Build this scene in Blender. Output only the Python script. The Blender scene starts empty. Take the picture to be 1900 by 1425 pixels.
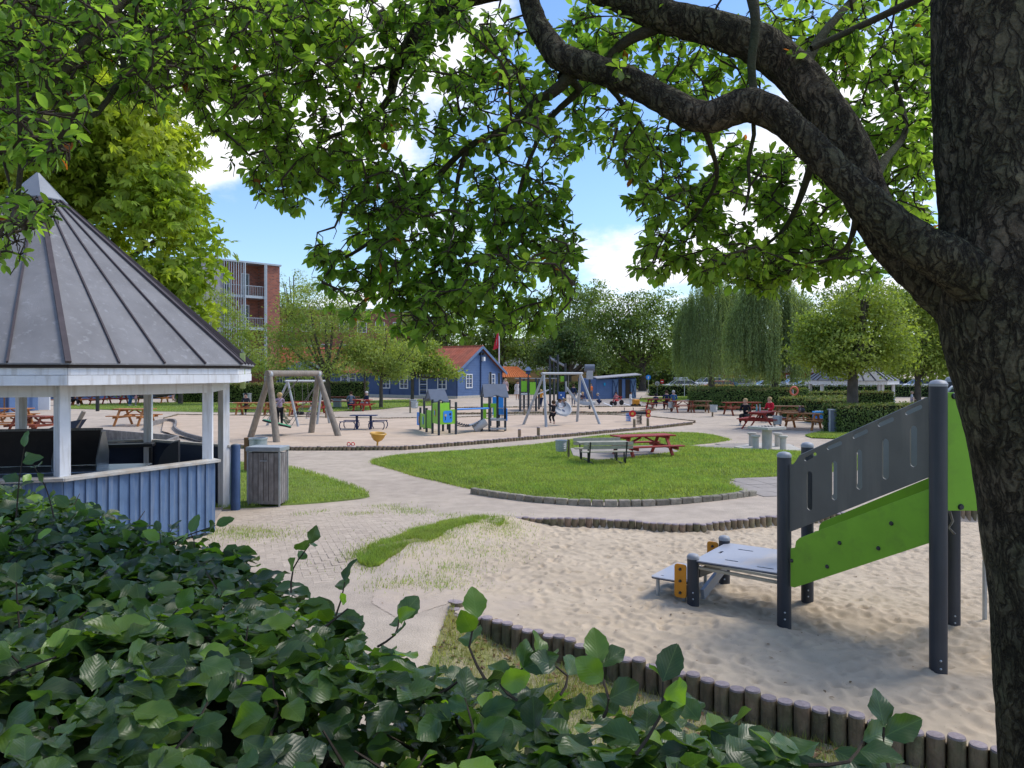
import bpy, math, random
import numpy as np
from mathutils import Vector, Matrix, noise as mnoise
from mathutils.geometry import tessellate_polygon, delaunay_2d_cdt
R_ = random.Random(7); rng = np.random.default_rng(7)
D = bpy.data; SC = bpy.context.scene; COL = SC.collection
PI = math.pi; rad = math.radians
# ------------------------------------------------------------------ camera
F, H0, CH = 1400.0, 688.0, 2.6
cd = D.cameras.new('camera'); cam = D.objects.new('camera', cd); COL.objects.link(cam)
cam.location = (0, 0, CH); cam.rotation_euler = (rad(90), 0, 0)
cd.sensor_width = 36; cd.lens = 36 * F / 1900; cd.shift_y = -(712.5 - H0) / 1900
cd.clip_start = 0.05; cd.clip_end = 6000
SC.camera = cam
# ------------------------------------------------------------------ sky
SUN = Vector((0.80, 0.32, 1.15)).normalized()
EL = math.asin(SUN.z); AZ = math.atan2(SUN.x, SUN.y)
W = D.worlds.new('World'); SC.world = W; W.use_nodes = True
nt = W.node_tree; nt.nodes.clear()
def wn(t, **k):
    n = nt.nodes.new(t)
    for a, b in k.items(): setattr(n, a, b)
    return n
sky = wn('ShaderNodeTexSky', sky_type='NISHITA'); sky.sun_disc = False
sky.sun_elevation = EL; sky.sun_rotation = AZ; sky.air_density = 1.3; sky.dust_density = 0.3; sky.ozone_density = 2.6
tc = wn('ShaderNodeTexCoord')
sep = wn('ShaderNodeSeparateXYZ'); nt.links.new(tc.outputs['Generated'], sep.inputs[0])
def math_(op, a, b=None, clamp=False):
    n = wn('ShaderNodeMath', operation=op); n.use_clamp = clamp
    for i, q in enumerate((a, b)):
        if q is None: continue
        if isinstance(q, (int, float)): n.inputs[i].default_value = q
        else: nt.links.new(q, n.inputs[i])
    return n.outputs[0]
zz = math_('ADD', math_('MAXIMUM', sep.outputs[2], 0.0), 0.12)
cx_ = math_('DIVIDE', sep.outputs[0], zz); cy_ = math_('DIVIDE', sep.outputs[1], zz)
comb = wn('ShaderNodeCombineXYZ'); nt.links.new(cx_, comb.inputs[0]); nt.links.new(cy_, comb.inputs[1])
n1 = wn('ShaderNodeTexNoise'); n1.inputs['Scale'].default_value = 0.55; n1.inputs['Detail'].default_value = 9; n1.inputs['Roughness'].default_value = 0.58
nt.links.new(comb.outputs[0], n1.inputs['Vector'])
n2 = wn('ShaderNodeTexNoise'); n2.inputs['Scale'].default_value = 9; n2.inputs['Detail'].default_value = 8; n2.inputs['Roughness'].default_value = 0.6
nt.links.new(tc.outputs['Generated'], n2.inputs['Vector'])
tot = math_('MULTIPLY', math_('SUBTRACT', n1.outputs['Fac'], 0.46), 1.5)
def cloud(px, py, r, amp, flat=1.6):      # a cumulus bank seen in the photograph, by its direction in the sky
    d = Vector(((px - 950) / F, 1, (H0 - py) / F)).normalized()
    s = wn('ShaderNodeVectorMath', operation='SUBTRACT'); nt.links.new(tc.outputs['Generated'], s.inputs[0]); s.inputs[1].default_value = d
    m = wn('ShaderNodeVectorMath', operation='MULTIPLY'); nt.links.new(s.outputs[0], m.inputs[0]); m.inputs[1].default_value = (1, 1, flat)
    l = wn('ShaderNodeVectorMath', operation='LENGTH'); nt.links.new(m.outputs[0], l.inputs[0])
    mr = wn('ShaderNodeMapRange'); mr.interpolation_type = 'SMOOTHSTEP'
    nt.links.new(l.outputs['Value'], mr.inputs[0]); mr.inputs[1].default_value = 0; mr.inputs[2].default_value = r
    mr.inputs[3].default_value = amp; mr.inputs[4].default_value = 0
    return mr.outputs[0]
for a in ((1150, 475, .16, .36, 1.6), (620, 530, .12, .3, 1.8), (455, 160, .34, .5, 1.2), (490, 388, .08, .3, 3.4),
          (1500, 330, .3, .4, 1.2), (800, 60, .22, .3, 1.4), (1330, 470, .10, .2, 1.6)):
    tot = math_('ADD', tot, cloud(*a))
for a in ((545, 430, .16, -.7, 1.5), (600, 400, .1, -.4, 1.5), (1120, 330, .16, -.4, 1.0), (1250, 20, .3, -.3, 1)):
    tot = math_('ADD', tot, cloud(*a))
tot = math_('ADD', tot, math_('MULTIPLY', math_('SUBTRACT', n2.outputs['Fac'], 0.5), 0.55))
mk = wn('ShaderNodeMapRange'); mk.interpolation_type = 'SMOOTHSTEP'; nt.links.new(tot, mk.inputs[0])
mk.inputs[1].default_value = 0.10; mk.inputs[2].default_value = 0.34
shade = wn('ShaderNodeMapRange'); nt.links.new(tot, shade.inputs[0]); shade.inputs[1].default_value = 0.1; shade.inputs[2].default_value = 0.6
cr = wn('ShaderNodeMix', data_type='RGBA'); nt.links.new(shade.outputs[0], cr.inputs[0])
CL = 6.9
cr.inputs[6].default_value = (CL * .93, CL * .95, CL * 1.04, 1); cr.inputs[7].default_value = (CL * 1.0, CL * 1.0, CL * 1.03, 1)
sat = wn('ShaderNodeMix', data_type='RGBA'); sat.blend_type = 'MULTIPLY'; sat.inputs[0].default_value = 1
nt.links.new(sky.outputs[0], sat.inputs[6]); sat.inputs[7].default_value = (.74, .86, 1.08, 1)
mx = wn('ShaderNodeMix', data_type='RGBA'); nt.links.new(mk.outputs[0], mx.inputs[0])
nt.links.new(sat.outputs[2], mx.inputs[6]); nt.links.new(cr.outputs[2], mx.inputs[7])
bg = wn('ShaderNodeBackground'); bg.inputs[1].default_value = 0.105; nt.links.new(mx.outputs[2], bg.inputs[0])
wo = wn('ShaderNodeOutputWorld'); nt.links.new(bg.outputs[0], wo.inputs[0])
sl = D.lights.new('sun', 'SUN'); so = D.objects.new('sun', sl); COL.objects.link(so)
sl.energy = 1.75; sl.angle = rad(24); sl.color = (1, .94, .83)
so.rotation_euler = SUN.to_track_quat('Z', 'Y').to_euler(); so.location = (0, 0, 40)
SC.view_settings.view_transform = 'Standard'; SC.view_settings.look = 'None'
SC.view_settings.exposure = 0.86; SC.view_settings.gamma = 1; SC.view_settings.use_curve_mapping = False
# ------------------------------------------------------------------ helpers
def G(px, py, z=0.0):
    d = F * (CH - z) / (py - H0); return ((px - 950) * d / F, d)
def U(px, py, d): return Vector(((px - 950) * d / F, d, CH - (py - H0) * d / F))
def ZY(py, d): return CH - (py - H0) * d / F
def XP(px, d): return (px - 950) * d / F
def frame(d, n):
    d = Vector(d).normalized(); n = Vector(n); x = d.cross(n)
    if x.length < 1e-5: x = d.cross(Vector((.3, .9, .2)))
    x.normalize(); return x, d, x.cross(d)
class MB:
    def __init__(s): s.v = []; s.f = []
    def add(s, vs, fs, M=None):
        k = len(s.v)
        s.v += [tuple(M @ Vector(p)) if M is not None else tuple(p) for p in vs]
        s.f += [tuple(i + k for i in q) for q in fs]; return s
    def box(s, c, size, rz=0, M=None):
        x, y, z = [q / 2 for q in size]
        vs = [(a, b, e) for a in (-x, x) for b in (-y, y) for e in (-z, z)]
        fs = [(0, 1, 3, 2), (4, 6, 7, 5), (0, 4, 5, 1), (2, 3, 7, 6), (0, 2, 6, 4), (1, 5, 7, 3)]
        T = Matrix.Translation(Vector(c)) @ Matrix.Rotation(rz, 4, 'Z')
        return s.add(vs, fs, T if M is None else M @ T)
    def bar(s, a, b, w, h, up=(0, 0, 1)):      # a beam of w x h from a to b
        a = Vector(a); b = Vector(b); X, Y, Z = frame(b - a, up)
        vs = [tuple(p + X * i * w / 2 + Z * j * h / 2) for p in (a, b) for i, j in ((-1, -1), (1, -1), (1, 1), (-1, 1))]
        return s.add(vs, [(0, 1, 2, 3), (7, 6, 5, 4), (0, 4, 5, 1), (1, 5, 6, 2), (2, 6, 7, 3), (3, 7, 4, 0)])
    def tube(s, pts, rs, n=8, cap=True, wob=0, seed=0):
        pts = [Vector(p) for p in pts]; k = len(s.v); m = len(pts)
        if not hasattr(rs, '__len__'): rs = [rs] * m
        up = Vector((.02, .03, 1)); 
        if abs((pts[-1] - pts[0]).normalized().z) > .9: up = Vector((1, .02, .03))
        for i, p in enumerate(pts):
            t = (pts[min(i + 1, m - 1)] - pts[max(i - 1, 0)])
            X, Y, Z = frame(t if t.length > 1e-6 else Vector((0, 0, 1)), up)
            for j in range(n):
                a = 2 * PI * j / n; r = rs[i]
                if wob: r *= 1 + wob * mnoise.noise(Vector((p.x * 3 + seed, p.y * 3 + math.cos(a) * 1.5, p.z * 3 + math.sin(a) * 1.5)))
                s.v.append(tuple(p + (X * math.cos(a) + Z * math.sin(a)) * r))
        for i in range(m - 1):
            for j in range(n):
                j2 = (j + 1) % n
                s.f.append((k + i * n + j, k + i * n + j2, k + (i + 1) * n + j2, k + (i + 1) * n + j))
        if cap:
            s.f.append(tuple(k + j for j in range(n))[::-1]); s.f.append(tuple(k + (m - 1) * n + j for j in range(n)))
        return s
    def cyl(s, a, b, r, r2=None, n=12): return s.tube([a, b], [r, r if r2 is None else r2], n)
    def lathe(s, prof, n=16, c=(0, 0, 0)):
        k = len(s.v); m = len(prof)
        for r, z in prof:
            for j in range(n):
                a = 2 * PI * j / n; s.v.append((c[0] + r * math.cos(a), c[1] + r * math.sin(a), c[2] + z))
        for i in range(m - 1):
            for j in range(n):
                j2 = (j + 1) % n; s.f.append((k + i * n + j, k + i * n + j2, k + (i + 1) * n + j2, k + (i + 1) * n + j))
        s.f.append(tuple(k + j for j in range(n))[::-1]); s.f.append(tuple(k + (m - 1) * n + j for j in range(n)))
        return s
    def ball(s, c, r, n=10, sc=(1, 1, 1)):
        m = n // 2 + 1; k = len(s.v)
        for i in range(1, m):
            t = PI * i / m
            for j in range(n):
                a = 2 * PI * j / n
                s.v.append((c[0] + r * sc[0] * math.sin(t) * math.cos(a), c[1] + r * sc[1] * math.sin(t) * math.sin(a), c[2] + r * sc[2] * math.cos(t)))
        for i in range(m - 2):
            for j in range(n):
                j2 = (j + 1) % n; s.f.append((k + i * n + j, k + (i + 1) * n + j, k + (i + 1) * n + j2, k + i * n + j2))
        s.f.append(tuple(k + j for j in range(n))); s.f.append(tuple(k + (m - 2) * n + j for j in range(n))[::-1])
        return s
    def plate(s, outer, holes, th, O, A, B):   # flat board with holes in the plane O + a*A + b*B
        O = Vector(O); A = Vector(A); B = Vector(B); N = A.cross(B).normalized() * th / 2
        loops = [outer] + list(holes); flat = [p for l in loops for p in l]
        tris = tessellate_polygon([[Vector((p[0], p[1], 0)) for p in l] for l in loops])
        k = len(s.v); n = len(flat)
        for sg in (1, -1):
            for p in flat: s.v.append(tuple(O + A * p[0] + B * p[1] + N * sg))
        for t in tris:
            a, b, c = [Vector((*flat[i], 0)) for i in t]
            if (b - a).cross(c - a).z < 0: t = t[::-1]
            s.f.append(tuple(k + i for i in t)); s.f.append(tuple(k + n + i for i in t[::-1]))
        q = 0
        for l in loops:
            m = len(l)
            for i in range(m):
                j = (i + 1) % m; s.f.append((k + q + i, k + q + j, k + n + q + j, k + n + q + i))
            q += m
        return s
    def build(s, name, mat, parent=None, smooth=0, bevel=0, recalc=False, **k):
        me = D.meshes.new(name); me.from_pydata(s.v, [], s.f); me.materials.append(mat)
        if recalc:
            import bmesh
            bm = bmesh.new(); bm.from_mesh(me); bmesh.ops.recalc_face_normals(bm, faces=bm.faces); bm.to_mesh(me); bm.free()
        if smooth:
            me.polygons.foreach_set('use_smooth', [True] * len(me.polygons)); me.set_sharp_from_angle(angle=rad(smooth if smooth > 1 else 40))
        me.update(); o = D.objects.new(name, me); COL.objects.link(o)
        if parent is not None: o.parent = parent
        if bevel:
            b = o.modifiers.new('b', 'BEVEL'); b.width = bevel; b.segments = 2; b.limit_method = 'ANGLE'; b.angle_limit = rad(50)
        for a, c in k.items(): o[a] = c
        return o
def thing(name, label, cat, loc=(0, 0, 0), rz=0, group=None):
    o = D.objects.new(name, None); COL.objects.link(o); o.location = loc; o.rotation_euler = (0, 0, rz)
    o['label'] = label; o['category'] = cat
    if group: o['group'] = group
    o.empty_display_size = .2
    return o
def link(name, me, parent=None, loc=None, rz=None, **k):
    o = D.objects.new(name, me); COL.objects.link(o)
    if parent is not None: o.parent = parent
    if loc is not None: o.location = loc
    if rz is not None: o.rotation_euler = (0, 0, rz)
    for a, c in k.items(): o[a] = c
    return o
def copy_tree(o, parent=None):
    c = o.copy(); COL.objects.link(c); c.parent = parent
    for ch in list(o.children): copy_tree(ch, c)
    return c
def copy_thing(o, loc, rz=None, label=None, scale=None):
    c = copy_tree(o); c.location = loc
    if rz is not None: c.rotation_euler = (0, 0, rz)
    if label: c['label'] = label
    if scale: c.scale = (scale,) * 3 if not hasattr(scale, '__len__') else scale
    return c
# ------------------------------------------------------------------ materials
def mat(name, col, rough=.65, var=.18, scale=4, bump=.15, bscale=None, spec=.3, metal=0, col2=None, mixs=1.5, stretch=(1, 1, 1), rnd=.15, trans=0, island=False, extra=None, amt=.5):
    m = D.materials.new(name); m.use_nodes = True; t = m.node_tree; N = t.nodes; L = t.links
    p = N['Principled BSDF']; out = N['Material Output']
    tcn = N.new('ShaderNodeTexCoord'); oi = N.new('ShaderNodeObjectInfo')
    mp = N.new('ShaderNodeMapping'); mp.inputs['Scale'].default_value = stretch
    ad = N.new('ShaderNodeVectorMath'); ad.operation = 'MULTIPLY_ADD'
    cb = N.new('ShaderNodeCombineXYZ'); 
    for i in range(3): L.new(oi.outputs['Random'], cb.inputs[i])
    L.new(cb.outputs[0], ad.inputs[0]); ad.inputs[1].default_value = (17, 31, 23); L.new(tcn.outputs['Object'], ad.inputs[2])
    L.new(ad.outputs[0], mp.inputs['Vector'])
    def noise(s, d=5, r=.6):
        n = N.new('ShaderNodeTexNoise'); n.inputs['Scale'].default_value = s; n.inputs['Detail'].default_value = d; n.inputs['Roughness'].default_value = r
        L.new(mp.outputs[0], n.inputs['Vector']); return n.outputs['Fac']
    def ramp(fac, a, b, x0=.3, x1=.7):
        r = N.new('ShaderNodeMapRange'); L.new(fac, r.inputs[0]); r.inputs[1].default_value = x0; r.inputs[2].default_value = x1
        r.inputs[3].default_value = a; r.inputs[4].default_value = b; return r.outputs[0]
    def mul(a, b):
        n = N.new('ShaderNodeMath'); n.operation = 'MULTIPLY'; L.new(a, n.inputs[0])
        if isinstance(b, float): n.inputs[1].default_value = b
        else: L.new(b, n.inputs[1])
        return n.outputs[0]
    base = N.new('ShaderNodeMix'); base.data_type = 'RGBA'; base.inputs[6].default_value = (*col, 1); base.inputs[7].default_value = (*(col2 or col), 1)
    L.new(ramp(noise(mixs, 4), 0, 1, .5 - .16 + (.5 - amt) * .5, .5 + .16 + (.5 - amt) * .5), base.inputs[0])
    bri = ramp(noise(scale, 6), 1 - var, 1 + var)
    if rnd:
        bri = mul(bri, ramp(oi.outputs['Random'], 1 - rnd, 1 + rnd, 0, 1))
    if island:
        g = N.new('ShaderNodeNewGeometry'); bri = mul(bri, ramp(g.outputs['Random Per Island'], 1 - island, 1 + island, 0, 1))
    vm = N.new('ShaderNodeVectorMath'); vm.operation = 'SCALE'; L.new(base.outputs[2], vm.inputs[0]); L.new(bri, vm.inputs['Scale'])
    colout = vm.outputs[0]
    if extra: colout = extra(m, N, L, mp, colout, noise, ramp)
    L.new(colout, p.inputs['Base Color'])
    p.inputs['Roughness'].default_value = rough; p.inputs['Specular IOR Level'].default_value = spec; p.inputs['Metallic'].default_value = metal
    if bump:
        b = N.new('ShaderNodeBump'); b.inputs['Strength'].default_value = min(1, bump * 2); b.inputs['Distance'].default_value = .02
        L.new(noise(bscale or scale * 6, 6, .65), b.inputs['Height']); L.new(b.outputs[0], p.inputs['Normal'])
    if trans:
        tr = N.new('ShaderNodeBsdfTranslucent'); ms = N.new('ShaderNodeMixShader'); ms.inputs[0].default_value = trans
        sc2 = N.new('ShaderNodeMix'); sc2.data_type = 'RGBA'; sc2.blend_type = 'MULTIPLY'; sc2.inputs[0].default_value = 1
        L.new(colout, sc2.inputs[6]); sc2.inputs[7].default_value = (2.0, 1.9, .8, 1)
        L.new(sc2.outputs[2], tr.inputs[0]); L.new(p.outputs[0], ms.inputs[1]); L.new(tr.outputs[0], ms.inputs[2]); L.new(ms.outputs[0], out.inputs['Surface'])
    return m
def leafmat(name, col, col2, trans=.35, isl=.45, rough=.45, spec=.4, veins=False, yellow=None, low=.4, tmul=(1.7, 1.7, .6)):
    m = D.materials.new(name); m.use_nodes = True; t = m.node_tree; N = t.nodes; L = t.links
    p = N['Principled BSDF']; out = N['Material Output']
    g = N.new('ShaderNodeNewGeometry'); tcn = N.new('ShaderNodeTexCoord')
    n = N.new('ShaderNodeTexNoise'); n.inputs['Scale'].default_value = low; n.inputs['Detail'].default_value = 3; L.new(tcn.outputs['Object'], n.inputs['Vector'])
    r = N.new('ShaderNodeMapRange'); L.new(n.outputs['Fac'], r.inputs[0]); r.inputs[1].default_value = .4; r.inputs[2].default_value = .6
    mxn = N.new('ShaderNodeMix'); mxn.data_type = 'RGBA'; L.new(r.outputs[0], mxn.inputs[0]); mxn.inputs[6].default_value = (*col, 1); mxn.inputs[7].default_value = (*col2, 1)
    c = mxn.outputs[2]
    oi = N.new('ShaderNodeObjectInfo'); rr = N.new('ShaderNodeMath'); rr.operation = 'ADD'; L.new(g.outputs['Random Per Island'], rr.inputs[0]); L.new(oi.outputs['Random'], rr.inputs[1])
    fr = N.new('ShaderNodeMath'); fr.operation = 'FRACT'; L.new(rr.outputs[0], fr.inputs[0])
    if yellow:
        y = N.new('ShaderNodeMapRange'); L.new(fr.outputs[0], y.inputs[0]); y.inputs[1].default_value = 1 - yellow[1]; y.inputs[2].default_value = 1 - yellow[1] + .002
        my = N.new('ShaderNodeMix'); my.data_type = 'RGBA'; L.new(y.outputs[0], my.inputs[0]); L.new(c, my.inputs[6]); my.inputs[7].default_value = (*yellow[0], 1); c = my.outputs[2]
    b = N.new('ShaderNodeMath'); b.operation = 'MULTIPLY'; b.inputs[1].default_value = 7.31; L.new(fr.outputs[0], b.inputs[0])
    b2 = N.new('ShaderNodeMath'); b2.operation = 'FRACT'; L.new(b.outputs[0], b2.inputs[0])
    b3 = N.new('ShaderNodeMapRange'); L.new(b2.outputs[0], b3.inputs[0]); b3.inputs[3].default_value = 1 - isl; b3.inputs[4].default_value = 1 + isl
    sc_ = N.new('ShaderNodeVectorMath'); sc_.operation = 'SCALE'; L.new(c, sc_.inputs[0]); L.new(b3.outputs[0], sc_.inputs['Scale']); c = sc_.outputs[0]
    if veins:
        uv = N.new('ShaderNodeUVMap'); s2 = N.new('ShaderNodeSeparateXYZ'); L.new(uv.outputs[0], s2.inputs[0])
        def mt(op, a, bb):
            q = N.new('ShaderNodeMath'); q.operation = op
            for i, z in enumerate((a, bb)):
                if z is None: continue
                if isinstance(z, (int, float)): q.inputs[i].default_value = z
                else: L.new(z, q.inputs[i])
            return q.outputs[0]
        ax = mt('ABSOLUTE', mt('SUBTRACT', s2.outputs[0], .5), None)
        ph = mt('SUBTRACT', s2.outputs[1], mt('MULTIPLY', ax, .8))
        w = mt('ABSOLUTE', mt('SINE', mt('MULTIPLY', ph, 26), None), None)
        side = mt('LESS_THAN', w, .16); mid = mt('LESS_THAN', ax, .018)
        v = mt('MAXIMUM', mt('MULTIPLY', side, .5), mid)
        mv = N.new('ShaderNodeMix'); mv.data_type = 'RGBA'; L.new(mt('MULTIPLY', v, .16), mv.inputs[0]); L.new(c, mv.inputs[6]); mv.inputs[7].default_value = (.2, .3, .1, 1); c = mv.outputs[2]
        bp = N.new('ShaderNodeBump'); bp.inputs['Strength'].default_value = .14; bp.inputs['Distance'].default_value = .004; L.new(mt('POWER', w, .5), bp.inputs['Height']); L.new(bp.outputs[0], p.inputs['Normal'])
    L.new(c, p.inputs['Base Color']); p.inputs['Roughness'].default_value = rough; p.inputs['Specular IOR Level'].default_value = spec
    tr = N.new('ShaderNodeBsdfTranslucent'); ms = N.new('ShaderNodeMixShader'); ms.inputs[0].default_value = trans
    s3 = N.new('ShaderNodeVectorMath'); s3.operation = 'MULTIPLY'; L.new(c, s3.inputs[0]); s3.inputs[1].default_value = tmul; L.new(s3.outputs[0], tr.inputs[0])
    L.new(p.outputs[0], ms.inputs[1]); L.new(tr.outputs[0], ms.inputs[2]); L.new(ms.outputs[0], out.inputs['Surface'])
    return m
def streak(sx=.06, sy=1, s=30, c=(.25, .24, .22), a=.5):   # weathered grain
    def ex(m, N, L, mp, colout, noise, ramp):
        m2 = N.new('ShaderNodeMapping'); m2.inputs['Scale'].default_value = (1, 1, sx); L.new(mp.outputs[0], m2.inputs['Vector'])
        n = N.new('ShaderNodeTexNoise'); n.inputs['Scale'].default_value = s; n.inputs['Detail'].default_value = 6; L.new(m2.outputs[0], n.inputs['Vector'])
        r = ramp(n.outputs['Fac'], 0, a, .5, .66)
        x = N.new('ShaderNodeMix'); x.data_type = 'RGBA'; L.new(r, x.inputs[0]); L.new(colout, x.inputs[6]); x.inputs[7].default_value = (*c, 1); return x.outputs[2]
    return ex
def speck(s, a, c, x0=.62, x1=.68, det=2):
    def ex(m, N, L, mp, colout, noise, ramp):
        r = ramp(noise(s, det), 0, a, x0, x1)
        x = N.new('ShaderNodeMix'); x.data_type = 'RGBA'; L.new(r, x.inputs[0]); L.new(colout, x.inputs[6]); x.inputs[7].default_value = (*c, 1); return x.outputs[2]
    return ex
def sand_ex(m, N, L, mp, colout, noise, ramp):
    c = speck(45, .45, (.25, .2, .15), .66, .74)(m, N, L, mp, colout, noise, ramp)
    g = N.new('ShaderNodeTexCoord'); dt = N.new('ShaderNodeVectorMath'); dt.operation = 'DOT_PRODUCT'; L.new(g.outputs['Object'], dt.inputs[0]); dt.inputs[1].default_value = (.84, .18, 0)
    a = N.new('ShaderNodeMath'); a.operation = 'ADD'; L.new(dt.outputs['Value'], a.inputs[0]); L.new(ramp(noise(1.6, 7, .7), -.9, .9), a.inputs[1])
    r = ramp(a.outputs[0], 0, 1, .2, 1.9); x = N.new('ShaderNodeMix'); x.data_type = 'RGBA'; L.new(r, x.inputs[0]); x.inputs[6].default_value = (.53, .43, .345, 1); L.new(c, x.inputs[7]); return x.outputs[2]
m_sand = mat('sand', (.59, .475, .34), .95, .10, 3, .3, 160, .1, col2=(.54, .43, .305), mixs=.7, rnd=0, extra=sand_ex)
m_sandfar = mat('sand_far', (.57, .44, .325), .95, .10, 1.2, .5, 9, .1, col2=(.51, .39, .285), mixs=.4, rnd=0, extra=speck(3, .3, (.36, .27, .2), .55, .72, 5))
m_path = mat('path', (.52, .43, .335), .95, .14, 2.5, .4, 50, .1, col2=(.44, .36, .285), mixs=.35, rnd=0, extra=speck(9, .35, (.3, .25, .2), .58, .75, 6))
m_asph = mat('asphalt', (.13, .13, .14), .9, .12, 1.3, .2, 60, .1, rnd=0)
m_soil = mat('soil_grass', (.22, .235, .075), .95, .3, 6, .4, 60, .1, col2=(.38, .31, .21), mixs=2.6, rnd=0)
m_lawn = mat('lawn', (.17, .215, .05), .9, .25, 5, .4, 90, .1, col2=(.17, .235, .045), mixs=.8, rnd=0, extra=speck(1.3, .35, (.22, .2, .09), .57, .7, 6))
m_blade = mat('grass_blade', (.20, .30, .065), .6, .2, 2, 0, None, .3, col2=(.28, .34, .09), mixs=.9, rnd=0, island=.4, trans=.4)
m_blade2 = mat('grass_blade_dry', (.17, .25, .05), .6, .2, 2, 0, None, .3, col2=(.30, .28, .11), mixs=2.5, rnd=0, island=.45, trans=.4)
m_paver = mat('paver', (.52, .43, .335), .95, .12, 9, .3, 60, .1, col2=(.46, .375, .295), mixs=3, rnd=.06)
m_log = mat('palisade_log', (.27, .185, .125), .9, .25, 10, .4, 60, .15, col2=(.17, .16, .09), mixs=3, rnd=.25, extra=streak(.1, 1, 28, (.10, .085, .055), .5))
m_logtop = mat('log_top', (.33, .27, .27), .85, .2, 30, .3, 120, .2, rnd=.15)
m_stone = mat('edging_stone', (.34, .29, .23), .9, .25, 14, .5, 60, .15, col2=(.25, .23, .17), mixs=6, rnd=.25)
m_post = mat('post_dark', (.030, .035, .045), .5, .12, 5, .03, 90, .45, rnd=0, extra=streak(.08, 1, 8, (.09, .095, .1), .35))
m_cap = mat('post_cap', (.30, .31, .33), .5, .1, 12, .05, 40, .4, rnd=0)
m_green = mat('green_panel', (.20, .43, .025), .45, .08, 3, .03, 60, .4, rnd=0, extra=speck(5.2, .42, (.13, .22, .03), .52, .72, 10))
m_gray = mat('gray_panel', (.125, .122, .108), .5, .10, 3, .03, 60, .4, rnd=0, extra=streak(.12, 1, 6, (.19, .175, .15), .6))
m_graylite = mat('gray_edge', (.30, .32, .36), .4, .08, 3, .02, 60, .4, rnd=0)
m_deck = mat('deck_plate', (.36, .365, .40), .35, .06, 3, .03, 60, .5, rnd=0, extra=speck(2.2, .65, (.52, .43, .34), .52, .66, 7))
m_beige = mat('beige_rail', (.42, .37, .27), .6, .08, 5, .05, 60, .3, rnd=0)
m_orange = mat('orange_panel', (.62, .25, .02), .5, .1, 5, .03, 60, .35, rnd=0)
m_bolt = mat('bolt', (.05, .055, .065), .35, .1, 20, 0, None, .5, metal=.6, rnd=0)
m_steel = mat('steel', (.34, .36, .38), .32, .12, 6, .02, 60, .5, metal=.85, rnd=.05)
m_galv = mat('galvanised', (.42, .45, .47), .45, .15, 8, .04, 60, .5, metal=.6, rnd=.05)
m_white = mat('white_paint', (.74, .74, .75), .6, .06, 6, .06, 50, .35, rnd=.04, extra=streak(.1, 1, 14, (.42, .38, .33), .45))
m_blue = mat('blue_paint', (.10, .165, .29), .6, .12, 5, .08, 50, .3, col2=(.12, .19, .31), rnd=.08, extra=streak(.08, 1, 16, (.25, .29, .36), .45))
m_navy = mat('navy_paint', (.02, .03, .06), .55, .1, 5, .05, 50, .35, rnd=0)
m_rail = mat('weathered_rail', (.44, .38, .31), .85, .2, 8, .2, 40, .2, col2=(.5, .5, .48), mixs=3, rnd=.1, stretch=(1, 1, 3))
m_brown = mat('dark_brown_board', (.035, .024, .02), .6, .2, 8, .1, 50, .3, rnd=0)
m_roof = mat('roof_felt', (.20, .193, .193), .8, .12, 2.5, .25, 110, .25, col2=(.235, .228, .228), mixs=.9, rnd=.06, extra=speck(11, .5, (.36, .36, .36), .57, .70, 10))
m_seam = mat('roof_seam', (.075, .06, .062), .7, .15, 6, .1, 50, .25, rnd=.05)
m_zinc = mat('zinc_cap', (.20, .215, .235), .45, .1, 4, .05, 40, .5, metal=.3, rnd=0)
m_oldwood = mat('grey_wood', (.21, .19, .18), .85, .2, 6, .25, 50, .2, col2=(.27, .25, .235), mixs=3, rnd=.15, extra=streak(.05, 1, 40, (.1, .085, .075), .6))
m_timber = mat('timber_pole', (.30, .25, .20), .8, .15, 5, .2, 30, .2, col2=(.24, .21, .18), mixs=2, rnd=.1, extra=streak(.1, 1, 14, (.16, .12, .09), .5))
m_red = mat('red_wood', (.30, .035, .022), .6, .2, 8, .1, 40, .3, rnd=.1)
m_redbrown = mat('redbrown_wood', (.25, .06, .03), .65, .2, 8, .1, 40, .3, rnd=.1)
m_bwood = mat('brown_wood', (.24, .12, .06), .7, .2, 8, .1, 40, .3, rnd=.1)
m_owood = mat('orange_wood', (.42, .17, .055), .65, .2, 8, .1, 40, .3, rnd=.1)
m_bench = mat('bench_slat', (.38, .35, .27), .8, .2, 8, .1, 40, .2, rnd=.1)
m_conc = mat('concrete', (.50, .465, .40), .9, .12, 6, .2, 60, .15, rnd=.05)
m_slab = mat('slab', (.34, .295, .255), .9, .12, 3, .2, 60, .15, rnd=.06)
m_black = mat('black_steel', (.02, .02, .022), .5, .1, 6, 0, None, .4, rnd=0)
# ------------------------------------------------------------------ numeric helpers
def inpoly(x, y, P):
    x = np.asarray(x); y = np.asarray(y); c = np.zeros(x.shape, bool); n = len(P)
    for i in range(n):
        x1, y1 = P[i]; x2, y2 = P[(i + 1) % n]
        if y1 == y2: continue
        c ^= ((y1 > y) != (y2 > y)) & (x < (x2 - x1) * (y - y1) / (y2 - y1) + x1)
    return c
def distline(x, y, P, closed=False):
    x = np.asarray(x, float); y = np.asarray(y, float); best = np.full(x.shape, 1e9)
    n = len(P)
    for i in range(n if closed else n - 1):
        x1, y1 = P[i]; x2, y2 = P[(i + 1) % n]; dx, dy = x2 - x1, y2 - y1
        t = np.clip(((x - x1) * dx + (y - y1) * dy) / (dx * dx + dy * dy + 1e-12), 0, 1)
        best = np.minimum(best, np.hypot(x - x1 - t * dx, y - y1 - t * dy))
    return best
def sst(a, b, x):
    t = np.clip((x - a) / (b - a), 0, 1); return t * t * (3 - 2 * t)
_NG = {}
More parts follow.
